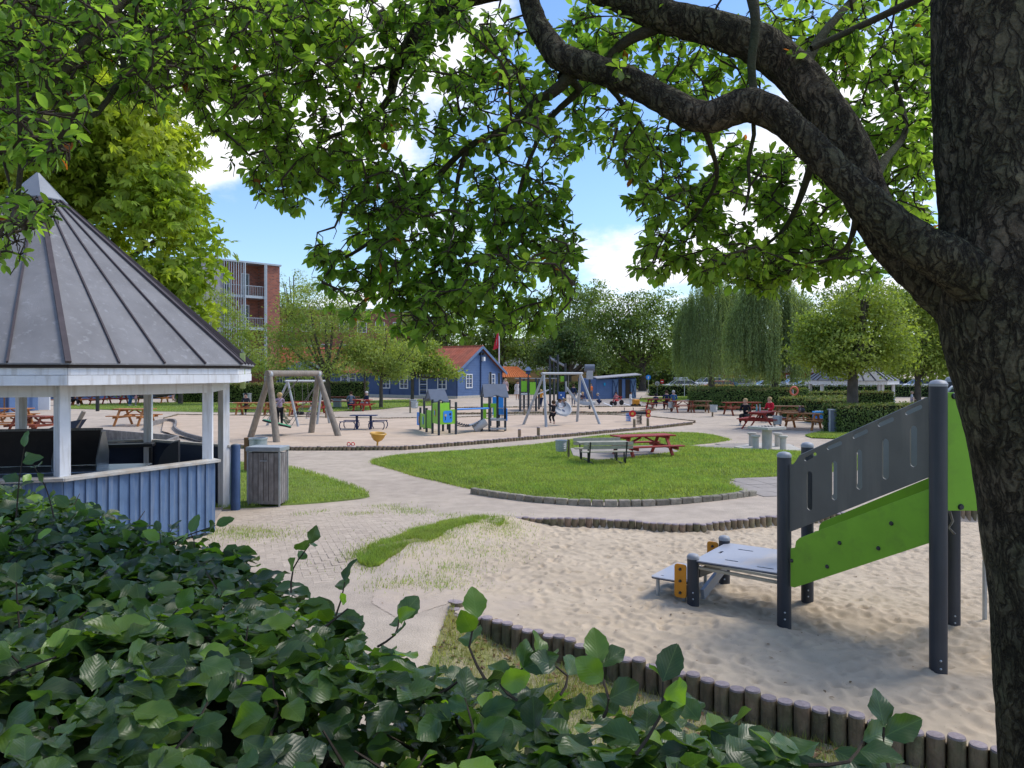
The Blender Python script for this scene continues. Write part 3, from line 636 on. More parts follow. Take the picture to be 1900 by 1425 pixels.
# ------------------------------------------------------------------ pavilion with blue walls
PC = Vector((-7.85, 12.49, 0)); A0 = math.atan2(-2.39, 1.83)
def octo(C, r, k, a0=A0, n=8): a = a0 + (k - 1) * 2 * PI / n; return Vector((r * math.cos(a), r * math.sin(a), 0))
pav = thing('pavilion', 'octagonal open pavilion with steep dark seamed roof, white posts and blue board walls', 'pavilion', PC)
ro, zo, rt, zt = 3.58, 2.70, .36, 5.44
for k in range(8):
    a, b = octo(0, 1, k), octo(0, 1, k + 1)
    for j in range(4):
        p = [a.lerp(b, j / 4), a.lerp(b, (j + 1) / 4)]
        q = [p[0] * ro, p[1] * ro, p[1] * rt, p[0] * rt]; zs_ = [zo, zo, zt, zt]
        vs = [(v.x, v.y, z) for v, z in zip(q, zs_)]; vs += [(x, y, z - .02) for x, y, z in vs]
        MB().add(vs, [(0, 1, 2, 3), (7, 6, 5, 4), (0, 4, 5, 1), (1, 5, 6, 2), (2, 6, 7, 3), (3, 7, 4, 0)]).build('roof_panel', m_roof, pav)
        c = p[0] * (ro + .01); c2 = p[0] * rt
        if j == 0: MB().bar((c.x, c.y, zo + .012), (c2.x, c2.y, zt + .012), .07, .035).build('hip_cap', m_seam, pav)
        else: MB().bar((c.x, c.y, zo + .012), (c2.x, c2.y, zt + .012), .024, .032).build('roof_seam', m_seam, pav)
    a2, b2 = a * 3.52, b * 3.52
    def ring(name, r1, z1, z2, th, m, be=.004):
        p, q = a * r1, b * r1; MB().bar((p.x, p.y, (z1 + z2) / 2), (q.x, q.y, (z1 + z2) / 2), th, z2 - z1).build(name, m, pav, bevel=be)
    ring('eave_strip', 3.53, 2.64, 2.695, .03, m_brown); ring('fascia_board', 3.50, 2.545, 2.638, .025, m_white); ring('fascia_board', 3.51, 2.41, 2.54, .028, m_white)
    ring('ring_beam', 3.0, 2.25, 2.43, .1, m_white)
    p = a * 3.0; o = MB().box((0, 0, 1.2), (.15, .15, 2.42)).build('post', m_white, pav, bevel=.006); o.location = p; o.rotation_euler = (0, 0, A0 + (k - 1) * PI / 4 + PI / 8)
    if k == 2: continue
    u = (b - a).normalized(); nrm = Vector((u.y, -u.x, 0)); p0 = a * 3.12; L = (b - a).length * 3.12; rz = math.atan2(u.y, u.x)
    top = 1.10; nb = 15; w = L / nb
    MB().box((0, 0, 0), (L - .01, .02, top)).build('shade_lining', m_navy, pav).matrix_local = Matrix.Translation(p0 + u * L / 2 - nrm * .04 + Vector((0, 0, top / 2 + .03))) @ Matrix.Rotation(rz, 4, 'Z')  # dark sheet painting the shade on the wall's inner face
    bm_ = MB().box((0, 0, 0), (w * .98, .022, top)); bt = MB().box((0, 0, 0), (w * .42, .022, top))
    o1 = bm_.build('wall_board', m_blue, pav, bevel=.003); o2 = bt.build('wall_batten', m_blue, pav, bevel=.003)
    for i in range(nb):
        for o, off, sh in ((o1, .0, .5), (o2, .024, 1.0)):
            if sh == 1.0 and i == nb - 1: continue
            c = o if i == 0 else o.copy()
            if i: COL.objects.link(c); c.parent = pav
            c.location = p0 + u * w * (i + sh) + nrm * off + Vector((0, 0, top / 2 + .04 + R_.uniform(-.005, .005))); c.rotation_euler = (0, 0, rz)
    MB().box((0, 0, 0), (L + .1, .17, .045)).build('rail', m_rail, pav, bevel=.006).matrix_local = Matrix.Translation(p0 + u * L / 2 + Vector((0, 0, top + .065))) @ Matrix.Rotation(rz, 4, 'Z') @ Matrix.Rotation(rad(4), 4, 'X')
mb = MB(); mb.lathe([(.44, zt - .04), (.44, zt - .02), (.02, 5.88)], 8); o = mb.build('roof_cap', m_zinc, pav, smooth=20); o.rotation_euler = (0, 0, A0)
FLO = MB().lathe([(3.0, .0), (3.0, .03), (.01, .032)], 8); o = FLO.build('floor', m_slab, pav); o.rotation_euler = (0, 0, A0)
# barbecue inside the pavilion
bb = thing('barbecue', 'steel barbecue counter with brown back board and steel side cheeks inside the pavilion', 'barbecue', (-7.2, 11.9, 0.03), rad(12)); bb.scale = (1.1, 1, 1.14)
MB().box((0, .1, .42), (1.9, .8, .84)).build('cabinet', m_brown, bb, bevel=.01); MB().box((.15, -.05, .875), (2.1, .95, .06)).build('steel_top', m_steel, bb, bevel=.01)
MB().box((-.5, .35, 1.16), (2.0, .05, .5)).build('back_board', m_brown, bb); MB().box((-.5, .33, 1.42), (2.05, .09, .03)).build('board_trim', m_oldwood, bb)
for x in (.05, .62): MB().plate([(-.3, 0), (.28, 0), (.3, .2), (.12, .5), (-.05, .5), (-.3, .15)], [], .015, (x, 0, .905), (0, 1, 0), (0, 0, 1)).build('side_cheek', m_steel, bb)
hb = thing('steel_shelf', 'long dark steel shelf on the far inner wall of the pavilion', 'shelf', (-8.1, 14.9, 1.0), rad(195))
MB().box((0, 0, .12), (1.9, .35, .06)).build('shelf_top', m_black, hb, bevel=.005); MB().box((-.9, .1, -.45), (.05, .05, 1.05)).build('leg', m_black, hb); MB().box((.9, .1, -.45), (.05, .05, 1.05)).build('leg', m_black, hb)
MB().plate([(0, 0), (.35, 0), (.35, .5), (.25, .48), (.12, .36), (.03, .2)], [], .3, (0, 0, 0), (.9, .3, 0), (0, 0, 1)).build('round_hood', m_black, None, label='dark quarter round grill hood near the pavilion entrance', category='grill hood').location = (-6.05, 12.9, .95)
D.objects['round_hood'].location.z = .9
MB().box((-5.85, 13.15, .47), (.06, .06, .9)).build('hood_stand', m_black, None, label='thin dark stand under the quarter round grill hood', category='stand')
b = thing('round_blue_post', 'thick round blue post beside the pavilion entrance', 'post', (*G(437, 946), 0)); MB().lathe([(.085, 0), (.085, 1.2), (.07, 1.22)], 20).build('post_body', mat('blue_post', (.05, .09, .19), .6), b, smooth=40); MB().lathe([(.07, 1.22), (.05, 1.235), (.001, 1.24)], 20).build('post_top', m_zinc, b, smooth=40)
# banner strip hung on the eave
nb_ = MB(); nb_.box((0, 0, 0), (.09, .012, .62)); nb_.build('green_pennant', mat('pennant', (.45, .55, .2), .7), None, label='narrow pale green pennant hanging from the pavilion eave', category='pennant').location = U(450, 688, 13.2)
# ------------------------------------------------------------------ wooden litter cabinet
x, y = G(490, 942); wc = thing('litter_cabinet', 'weathered vertical board litter cabinet with a flat zinc lid beside the pavilion', 'litter bin', (x - .02, y + .28, 0), rad(-6)); wc.scale = (.86, .72, 1)
for i, xx in enumerate(np.linspace(-.305, .305, 6)):
    MB().box((0, 0, .54), (.108, .02, .98)).build('board', m_oldwood, wc, bevel=.004).location = (xx, -.27, 0)
for i in range(4):
    for sgn in (-1, 1): MB().box((0, 0, .54), (.02, .12, .98)).build('board', m_oldwood, wc, bevel=.004).location = (sgn * .36, -.2 + i * .135, 0)
MB().box((0, 0, .54), (.68, .5, .95)).build('inner_box', m_brown, wc)
for sx_ in (-1, 1):
    for sy_ in (-1, 1): MB().box((sx_ * .365, sy_ * .27, .53), (.035, .035, 1.04)).build('corner_post', m_galv, wc)
MB().box((0, 0, 1.10), (.80, .64, .085)).build('lid', m_galv, wc, bevel=.012); MB().bar((-.07, -.30, .88), (.09, -.30, .88), .02, .02).build('handle', m_galv, wc)
for zz2, nm in ((.09, 'bottom_rail'),): MB().box((0, -.262, zz2), (.70, .03, .05)).build(nm, m_oldwood, wc)
x, y = G(479, 878); cb = thing('round_bin', 'ribbed round grey metal bin behind the wooden litter cabinet', 'litter bin', (x, y, 0))
MB().lathe([(.19, .45), (.22, .5), (.22, .85), (.235, .86), (.235, .9), (.2, .9), (.2, .6), (.001, .6)], 24).build('bin_body', m_galv, cb, smooth=30)
MB().box((-.30, .05, .45), (.12, .12, .9)).build('support_post', m_bwood, cb, bevel=.01)
# ------------------------------------------------------------------ climbing bridge and steps in the front sandpit
cl = thing('climbing_bridge', 'dark posted play bridge with grey slotted railing, green side boards and a low stepping platform', 'play equipment', (2.8, 7.8, 0)); O_ = Vector((2.8, 7.8, 0))
def CB(mb, nm, m, **k): mb.v = [(a - O_.x, b_ - O_.y, c) for a, b_, c in mb.v]; return mb.build(nm, m, cl, **k)
posts = {'N1': (G(1741, 1255, -.06), .072, 2.50), 'M1': (G(1455, 1165, -.08), .071, 1.735), 'M2': (G(1498, 1120, -.07), .068, 1.76), 'L1': (G(1286, 1125, -.07), .067, .507), 'L2': (G(1344, 1087, -.07), .068, .534), 'N2': (G(1768, 1170, -.07), .070, 2.52)}
PP_ = {}
for k_, (p, r, h) in posts.items():
    PP_[k_] = Vector((p[0], p[1], 0)); o = CB(MB().cyl((p[0], p[1], -.5), (p[0], p[1], h - .03), r, n=32), 'post', m_post, smooth=40)
    q = MB().lathe([(r * 1.03, h - .035), (r * 1.05, h - .012), (r * .8, h + .012), (r * .3, h + .022), (.001, h + .023)], 32, (p[0], p[1], 0)); q.v = [(a - O_.x, b_ - O_.y, c) for a, b_, c in q.v]; q.build('post_cap', m_cap, o, smooth=40)
    for dz in (.0, .07):
        if h < 3: q = MB().ball((p[0] + .25 * r * math.copysign(1, -p[0]), p[1] - r * .97, .03 + dz), .011, 8); q.v = [(a - O_.x, b_ - O_.y, c) for a, b_, c in q.v]; q.build('bolt', m_galv, o, smooth=60)
def onplane(A, B, px, py, off=0):      # a point of the vertical plane through A and B seen at a pixel, as (along, height)
    r = Vector(((px - 950) / F, 1)); a = Vector((A.x, A.y)); u = Vector((B.x - A.x, B.y - A.y)).normalized()
    n = Vector((u.y, -u.x)); a = a + n * off; t = a.dot(n) / r.dot(n); q = r * t; return ((q - a).dot(u), CH - (py - H0) / F * t)
def slot(c1, c2, r, n=7):
    d = Vector((c2[0] - c1[0], c2[1] - c1[1])); a0 = math.atan2(d.y, d.x); out = []
    for c, s in ((c2, -PI / 2), (c1, PI / 2)):
        for i in range(n): a = a0 + s + PI * i / (n - 1); out.append((c[0] + r * math.cos(a), c[1] + r * math.sin(a)))
    return out
M1, N1, M2, N2, L1, L2 = [PP_[k_] for k_ in ('M1', 'N1', 'M2', 'N2', 'L1', 'L2')]
uu = (N1 - M1).normalized(); nn = Vector((uu.y, -uu.x, 0))
if nn.y > 0: nn = -nn
def pp(px, py): return onplane(M1, N1, px, py)
out = [pp(*q) for q in [(1466, 862), (1473, 861), (1479, 853), (1484, 845), (1722, 737), (1731, 735), (1732, 882), (1466, 987)]]
hol = []
for cx, y0, y1 in ((1503, 880, 941), (1549, 861, 922), (1595, 840, 902), (1644, 820, 883), (1696, 796, 860)):
    r = .0315; a = pp(cx, y0); b_ = pp(cx, y1); hol.append(slot((a[0], a[1]), (a[0], b_[1]), r))
for (xa, ya), (xb, yb) in (((1496, 852), (1513, 843)), ((1538, 831), (1560, 822)), ((1586, 810), (1608, 800)), (((1633, 788)), (1656, 778)), (((1684, 766)), (1708, 755))):
    hol.append(slot(pp(xa, ya), pp(xb, yb), .02))
CB(MB().plate(out, hol, .019, M1 + nn * .0, uu, (0, 0, 1)), 'slotted_railing', m_gray, recalc=True)
hr1 = pp(1486, 844); hr2 = pp(1720, 738)
CB(MB().bar(M1 + uu * hr1[0] + Vector((0, 0, hr1[1] + .002)), M1 + uu * hr2[0] + Vector((0, 0, hr2[1] + .002)), .021, .005), 'railing_edge', m_graylite)
# far railing, the same board on the far posts
u2 = (N2 - M2).normalized(); s2_ = (N2 - M2).length / (N1 - M1).length
out2 = [(a * s2_, b_) for a, b_ in out]; hol2 = [[((a - h_[0][0]) + h_[0][0] * s2_ - .03, b_) for a, b_ in h_] for h_ in hol]
CB(MB().plate(out2, hol2[:5], .019, M2, u2, (0, 0, 1)), 'slotted_railing', mat('gray_panel_lit', (.20, .21, .205), .5, .1, 3, .03), recalc=True)  # same grey panel, the light on it put into a paler colour
gp = [pp(*q) for q in [(1468, 1017), (1476, 1016), (1478, 1004), (1484, 998), (1730, 905), (1732, 1005), (1475, 1090), (1468, 1088)]]
nf = nn * .035
CB(MB().plate(gp, [], .019, M1 + nf * 0, uu, (0, 0, 1)), 'side_board', m_green, recalc=True, bevel=.002)
for bx, by in ((1536, 1051), (1559, 1007), (1631, 1017), (1655, 971), (1470, 1040)):
    a = pp(bx, by); c = M1 + uu * a[0] + Vector((0, 0, a[1])) + nn * .012; q = MB().cyl(c, c + nn * .012, .021, .015, 12); CB(q, 'bolt', m_bolt, smooth=50)
gp2 = [(a * s2_, b_) for a, b_ in gp]; gp2 = [(a, b_ + .0) for a, b_ in gp2]
CB(MB().plate(gp2, [], .019, M2, u2, (0, 0, 1)), 'side_board', m_green, recalc=True)
# bridge deck between the green boards
g0, g1 = gp[0], gp[4]; zA, zB = .5, 1.27
for i in range(9):
    t0 = (i + .5) / 9; c = (M1 + (N1 - M1) * t0 + M2 + (N2 - M2) * t0) / 2; z = zA + (zB - zA) * t0; wv = (M2 + (N2 - M2) * t0) - (M1 + (N1 - M1) * t0)
    a = M1 + (N1 - M1) * t0 + wv * .04 + Vector((0, 0, z)); b_ = a + wv * .92; CB(MB().bar(a, b_, .13, .03), 'bridge_plank', m_oldwood)
# tower panel beyond the tall posts
ut = Vector((1, .12, 0)).normalized()
a, b_ = ZY(728, N1.y), ZY(948, N1.y)
CB(MB().box((N1.x + .46, N1.y + .02, (a + b_) / 2), (.78, .02, a - b_)), 'tower_board', m_green, bevel=.003)
for bx, by in ((1772, 735), (1784, 941)):
    c = Vector((XP(bx, N1.y), N1.y + .008, ZY(by, N1.y))); CB(MB().cyl(c, c + Vector((0, -.014, 0)), .028, .02, 12), 'bolt', m_bolt, smooth=50)
for i in range(10): 
    f = i / 10; CB(MB().box((N1.x + .1 + (N2.x - N1.x) * (f + .05) + .3, N1.y + (N2.y - N1.y) * (f + .05) + .14, 1.66), (1.0, .11, .025)), 'tower_plank', m_oldwood)
p4 = Vector((N1.x + .9, N1.y + .05, 0))
CB(MB().cyl((p4.x, p4.y, -.4), (p4.x, p4.y, 2.5), .078, n=24), 'post', m_post, smooth=40)
p5 = Vector((N2.x + .9, N2.y + .05, 0)); CB(MB().cyl((p5.x, p5.y, -.4), (p5.x, p5.y, 2.5), .078, n=24), 'post', m_post, smooth=40)
a = U(1762, 948, 7.2); CB(MB().tube([a, a + Vector((.03, 0, -.1)), a + Vector((-.01, 0, -.16)), a + Vector((.05, 0, -.22))], .012, 6), 'rope_end', m_oldwood, smooth=60)
for bx in (1766, 1782): a = U(bx, 722, 7.0); CB(MB().tube([a + Vector((-.04, 0, -.02)), a + Vector((0, 0, .02)), a + Vector((.06, 0, 0))], .014, 8), 'cable_clamp', m_galv, smooth=60)
sp_ = [onplane(N2, N2 + Vector((1, .2, 0)), *q) for q in [(1815, 955), (1838, 950), (1838, 1046), (1826, 1042)]]
CB(MB().plate(sp_, [], .03, N2, Vector((1, .2, 0)).normalized(), (0, 0, 1)), 'slide_cheek', m_beige, recalc=True); c = U(1827, 1040, 8.0); CB(MB().cyl((c.x, c.y, -.2), (c.x, c.y, c.z), .022), 'slide_leg', m_galv, smooth=40)
# low platform
def quad_plate(P4, z, th, m, nm, holes=()):
    vs = [(p.x, p.y, z) for p in P4] + [(p.x, p.y, z - th) for p in P4]
    return CB(MB().add(vs, [(0, 1, 2, 3), (7, 6, 5, 4), (0, 4, 5, 1), (1, 5, 6, 2), (2, 6, 7, 3), (3, 7, 4, 0)]), nm, m, bevel=.006, recalc=True)
e1_ = (M1 - L1).normalized(); w1 = (L2 - L1).normalized()
def deck(O, A, B, La, Lb, z, nm, slots):
    outer = []
    for cx, cy, s in ((.05, .05, 180), (La - .05, .05, 270), (La - .05, Lb - .05, 0), (.05, Lb - .05, 90)):
        for i in range(5): a = rad(s + i * 22.5); outer.append((cx + .05 * math.cos(a), cy + .05 * math.sin(a)))
    CB(MB().plate(outer, [slot(*s) for s in slots], .012, O + Vector((0, 0, z)), A, B), nm, m_deck, recalc=True)
    CB(MB().plate(outer, [slot(*s) for s in slots], .012, O + Vector((0, 0, z - .0125)), A, B), 'deck_edge', m_navy, recalc=True)
e2_ = (e1_ - w1 * e1_.dot(w1)).normalized()
La = (M1 - L1).dot(e2_) ; Lb = (L2 - L1).length
deck(L1 + e2_ * .02 + w1 * -.04, e2_, w1, La + .02, Lb + .06, .46, 'deck_plate', [((.3, .22, ), (.42, .22), .018), ((La - .35, .13), (La - .2, .13), .018), ((.25, Lb - .2), (.4, Lb - .2), .018), ((.12, .5), (.12, .58), .018), ((La - .3, Lb - .15), (La - .15, Lb - .15), .018)])
for f in (.0, .97):
    a = L1 + w1 * (Lb * f + .02) + e1_ * .05; b_ = M1 + w1 * (Lb * f + .02)
    for zz2 in (.43, .375): CB(MB().bar(a + Vector((0, 0, zz2)), b_ + Vector((0, 0, zz2 + 0)), .04, .03), 'deck_beam', m_beige, bevel=.004)
CB(MB().bar(L1 + Vector((.05, .1, .40)), L2 + Vector((.05, -.1, .40)), .04, .07), 'deck_beam', m_beige)
# slanted sand ramp board under the deck
CB(MB().bar(L1 + e1_ * .1 + Vector((0, .1, .30)), L2 + e1_ * .1 + Vector((0, -.1, .30)), .03, .1), 'ramp_board', m_gray)
CB(MB().bar(L1 + Vector((.12, .05, .05)), L2 + Vector((.1, 0, .30)), .04, .12), 'diagonal_brace', m_graylite)
st0 = L1 - e2_ * .52 - w1 * .02
deck(st0, e2_, w1, .46, .78, .19, 'step_plate', [((.16, .42), (.16, .5), .018), ((.1, .1), (.12, .1), .01)])
for a, b_ in ((.07, .06), (.07, .7), (.4, .06), (.4, .7)):
    c = st0 + e2_ * a + w1 * b_; CB(MB().cyl((c.x, c.y, -.3), (c.x, c.y, .17), .022), 'step_leg', m_galv, smooth=40)
for P_, z0, z1 in ((L1, .02, .40), (L2, .1, .47)):
    c = P_ - e2_ * .075 - w1 * .02; q = -w1
    outer = []
    for cx, cy, s in ((.03, .03, 180), (.11, .03, 270), (.11, z1 - z0 - .03, 0), (.03, z1 - z0 - .03, 90)):
        for i in range(4): a = rad(s + i * 30); outer.append((cx + .03 * math.cos(a), cy + .03 * math.sin(a)))
    A_ = -e2_
    CB(MB().plate(outer, [], .018, P_ - w1 * .05 + A_ * .06 + Vector((0, 0, z0)), A_, (0, 0, 1)), 'orange_cheek', m_orange, recalc=True)
    for f in (.15, .5, .85):
        b_ = P_ - w1 * .06 + A_ * .13 + Vector((0, 0, z0 + (z1 - z0) * f)); CB(MB().cyl(b_, b_ - w1 * .02, .018, .013, 10), 'bolt', m_bolt, smooth=50)
# ------------------------------------------------------------------ foreground tree
def bark_extra(m, N, L, mp, colout, noise, ramp):
    m2 = N.new('ShaderNodeMapping'); m2.inputs['Scale'].default_value = (1, 1, .30); tcn = N.new('ShaderNodeTexCoord')
    nn_ = N.new('ShaderNodeTexNoise'); nn_.inputs['Scale'].default_value = 9; nn_.inputs['Detail'].default_value = 4; L.new(tcn.outputs['Object'], nn_.inputs['Vector'])
    ml = N.new('ShaderNodeVectorMath'); ml.operation = 'MULTIPLY_ADD'; L.new(nn_.outputs['Color'], ml.inputs[0]); ml.inputs[1].default_value = (.10, .10, .16); L.new(tcn.outputs['Object'], ml.inputs[2])
    L.new(ml.outputs[0], m2.inputs['Vector'])
    v = N.new('ShaderNodeTexVoronoi'); v.feature = 'DISTANCE_TO_EDGE'; v.inputs['Scale'].default_value = 23; L.new(m2.outputs[0], v.inputs['Vector'])
    fx_ = N.new('ShaderNodeTexNoise'); fx_.inputs['Scale'].default_value = 17; fx_.inputs['Detail'].default_value = 5; fx_.inputs['Roughness'].default_value = .6; L.new(m2.outputs[0], fx_.inputs['Vector'])
    ab = N.new('ShaderNodeMath'); ab.operation = 'SUBTRACT'; L.new(fx_.outputs['Fac'], ab.inputs[0]); ab.inputs[1].default_value = .5; ac = N.new('ShaderNodeMath'); ac.operation = 'ABSOLUTE'; L.new(ab.outputs[0], ac.inputs[0])
    mnv = N.new('ShaderNodeMath'); mnv.operation = 'MINIMUM'; L.new(ramp(ac.outputs[0], 0, 1, .0, .055), mnv.inputs[0]); L.new(ramp(v.outputs['Distance'], .35, 1, .0, .10), mnv.inputs[1]); r = mnv.outputs[0]
    x = N.new('ShaderNodeMix'); x.data_type = 'RGBA'; L.new(r, x.inputs[0]); x.inputs[6].default_value = (.032, .025, .017, 1); L.new(colout, x.inputs[7])
    fn = noise(30, 8, .72); f2 = ramp(fn, .45, 1.35, .35, .65); vs_ = N.new('ShaderNodeVectorMath'); vs_.operation = 'SCALE'; L.new(x.outputs[2], vs_.inputs[0]); L.new(f2, vs_.inputs['Scale'])
    b = N.new('ShaderNodeBump'); b.inputs['Strength'].default_value = 1; b.inputs['Distance'].default_value = .02
    ad = N.new('ShaderNodeMath'); ad.operation = 'ADD'; L.new(r, ad.inputs[0]); L.new(noise(60, 6), ad.inputs[1]); L.new(ad.outputs[0], b.inputs['Height'])
    L.new(b.outputs[0], N['Principled BSDF'].inputs['Normal']); return vs_.outputs[0]
m_bark = mat('bark', (.135, .105, .070), .9, .35, 7, 0, None, .2, col2=(.088, .088, .048), mixs=2.5, rnd=0, extra=bark_extra)
def bark_fine(m, N, L, mp, colout, noise, ramp):
    n = noise(22, 8, .7); r = ramp(n, 0, 1, .42, .6); x = N.new('ShaderNodeMix'); x.data_type = 'RGBA'; L.new(r, x.inputs[0]); x.inputs[6].default_value = (.028, .022, .016, 1); L.new(colout, x.inputs[7])
    b = N.new('ShaderNodeBump'); b.inputs['Strength'].default_value = 1; b.inputs['Distance'].default_value = .014; L.new(n, b.inputs['Height']); L.new(b.outputs[0], N['Principled BSDF'].inputs['Normal']); return x.outputs[2]
m_barkl = mat('limb_bark_rough', (.072, .060, .042), .9, .35, 9, 0, None, .2, col2=(.048, .055, .03), mixs=3, rnd=0, stretch=(1, 1, .6), extra=bark_fine)
m_bark2 = mat('limb_bark', (.075, .062, .042), .9, .3, 12, .5, 50, .2, col2=(.05, .058, .03), mixs=4, rnd=0)
m_twig = mat('twig', (.055, .042, .03), .9, .2, 12, .1, 50, .2, rnd=0)
tr0 = Vector((2.1, 2.92, -.34)); ft = thing('shade_tree', 'big dark rough barked tree at the right edge whose leafy limbs hang over the playground', 'tree', tr0)
def smoothpath(P, st=.03):
    P = [Vector(p) for p in P]; out = []
    for i in range(len(P) - 1):
        p0 = P[max(i - 1, 0)]; p1 = P[i]; p2 = P[i + 1]; p3 = P[min(i + 2, len(P) - 1)]; n = max(2, int((p2 - p1).length / st))
        for j in range(n):
            t = j / n; out.append(.5 * ((2 * p1) + (p2 - p0) * t + (2 * p0 - 5 * p1 + 4 * p2 - p3) * t * t + (3 * p1 - p0 - 3 * p2 + p3) * t ** 3))
    out.append(P[-1]); return out
def limb(name, pts, n=48, st=.03, amp=.1, m=None, parent=None, off=None):
    """pts: (Vector4 x,y,z,r)"""
    P4 = smoothpath([Vector((*p[0], p[1])) for p in pts], st); P = [Vector(p[:3]) for p in P4]; Rr = [p[3] for p in P4]
    off = off if off is not None else ft.location; vs = []; m_ = len(P); up = Vector((.1, 1, .05)); s0 = R_.uniform(0, 50)
    for i, p in enumerate(P):
        t = P[min(i + 1, m_ - 1)] - P[max(i - 1, 0)]; X, Y, Z = frame(t, up)
        for j in range(n):
            a = 2 * PI * j / n; dr = X * math.cos(a) + Z * math.sin(a); q = p + dr * Rr[i]
            e = amp * (1 - 2 * abs(mnoise.noise(Vector((q.x * 20, q.y * 20, q.z * 6 + s0))))) * .5 + amp * .9 * mnoise.noise(Vector((q.x * 4, q.y * 4, q.z * 3 + s0)))
            vs.append(tuple(q + dr * Rr[i] * e - off))
    fs = [(i * n + j, i * n + (j + 1) % n, (i + 1) * n + (j + 1) % n, (i + 1) * n + j) for i in range(m_ - 1) for j in range(n)]
    o = mesh_np(name, np.array(vs), np.array(fs), m or m_bark, parent or ft, True); return P
def UP(px, py, d, r): return (tuple(U(px, py, d)), r)
limb('trunk', [((2.22, 2.95, -.5), .30), ((2.17, 2.93, .0), .235)] + [UP(*q) for q in [(1990, 1600, 2.9, .21), (1970, 1425, 2.9, .20), (1945, 1100, 2.9, .20), (1927, 900, 2.9, .205), (1905, 720, 2.9, .228), (1868, 560, 2.92, .24), (1858, 420, 2.95, .215), (1848, 250, 2.98, .215), (1838, 0, 3.0, .205), (1830, -400, 3.05, .18), (1850, -900, 3.1, .14)]], 110, .018, .07)
SK = []      # skeleton points (position, radius)
def L_(name, pts, **k):
    P = limb(name, pts, **k); r0, r1 = pts[0][1], pts[-1][1]
    for i, p in enumerate(P[::3]): SK.append((p, r0 + (r1 - r0) * i * 3 / len(P)))
L_('limb', [UP(*q) for q in [(1925, 640, 2.97, 0.150), (1830, 535, 2.86, 0.114), (1765, 490, 2.82, 0.092), (1700, 452, 2.82, 0.072), (1645, 408, 2.84, 0.062), (1585, 350, 2.86, 0.055), (1520, 288, 2.9, 0.051), (1470, 238, 2.93, 0.055), (1428, 206, 2.96, 0.058), (1380, 196, 3.0, 0.055), (1310, 218, 3.04, 0.055), (1248, 194, 3.1, 0.056), (1180, 156, 3.16, 0.056), (1108, 128, 3.2, 0.056), (1050, 112, 3.25, 0.055), (1020, 84, 3.3, 0.049), (992, 35, 3.35, 0.046), (965, -60, 3.4, 0.040), (900, -160, 3.5, 0.026)]], n=64, st=.02, amp=.26, m=m_bark)
L_('limb', [UP(*q) for q in [(1890, 640, 3.0, 0.167), (1800, 566, 3.02, 0.128), (1715, 505, 3.06, 0.095), (1650, 445, 3.1, 0.081), (1610, 375, 3.14, 0.077), (1582, 300, 3.18, 0.079), (1540, 220, 3.22, 0.084), (1480, 140, 3.27, 0.081), (1410, 85, 3.32, 0.079), (1330, 55, 3.38, 0.075), (1250, 35, 3.45, 0.070), (1180, 10, 3.5, 0.066), (1080, -25, 3.55, 0.057), (960, -30, 3.6, 0.053), (860, 0, 3.62, 0.044), (790, 45, 3.64, 0.037), (742, 110, 3.66, 0.030), (724, 180, 3.68, 0.021)]], n=64, st=.02, amp=.22, m=m_bark)
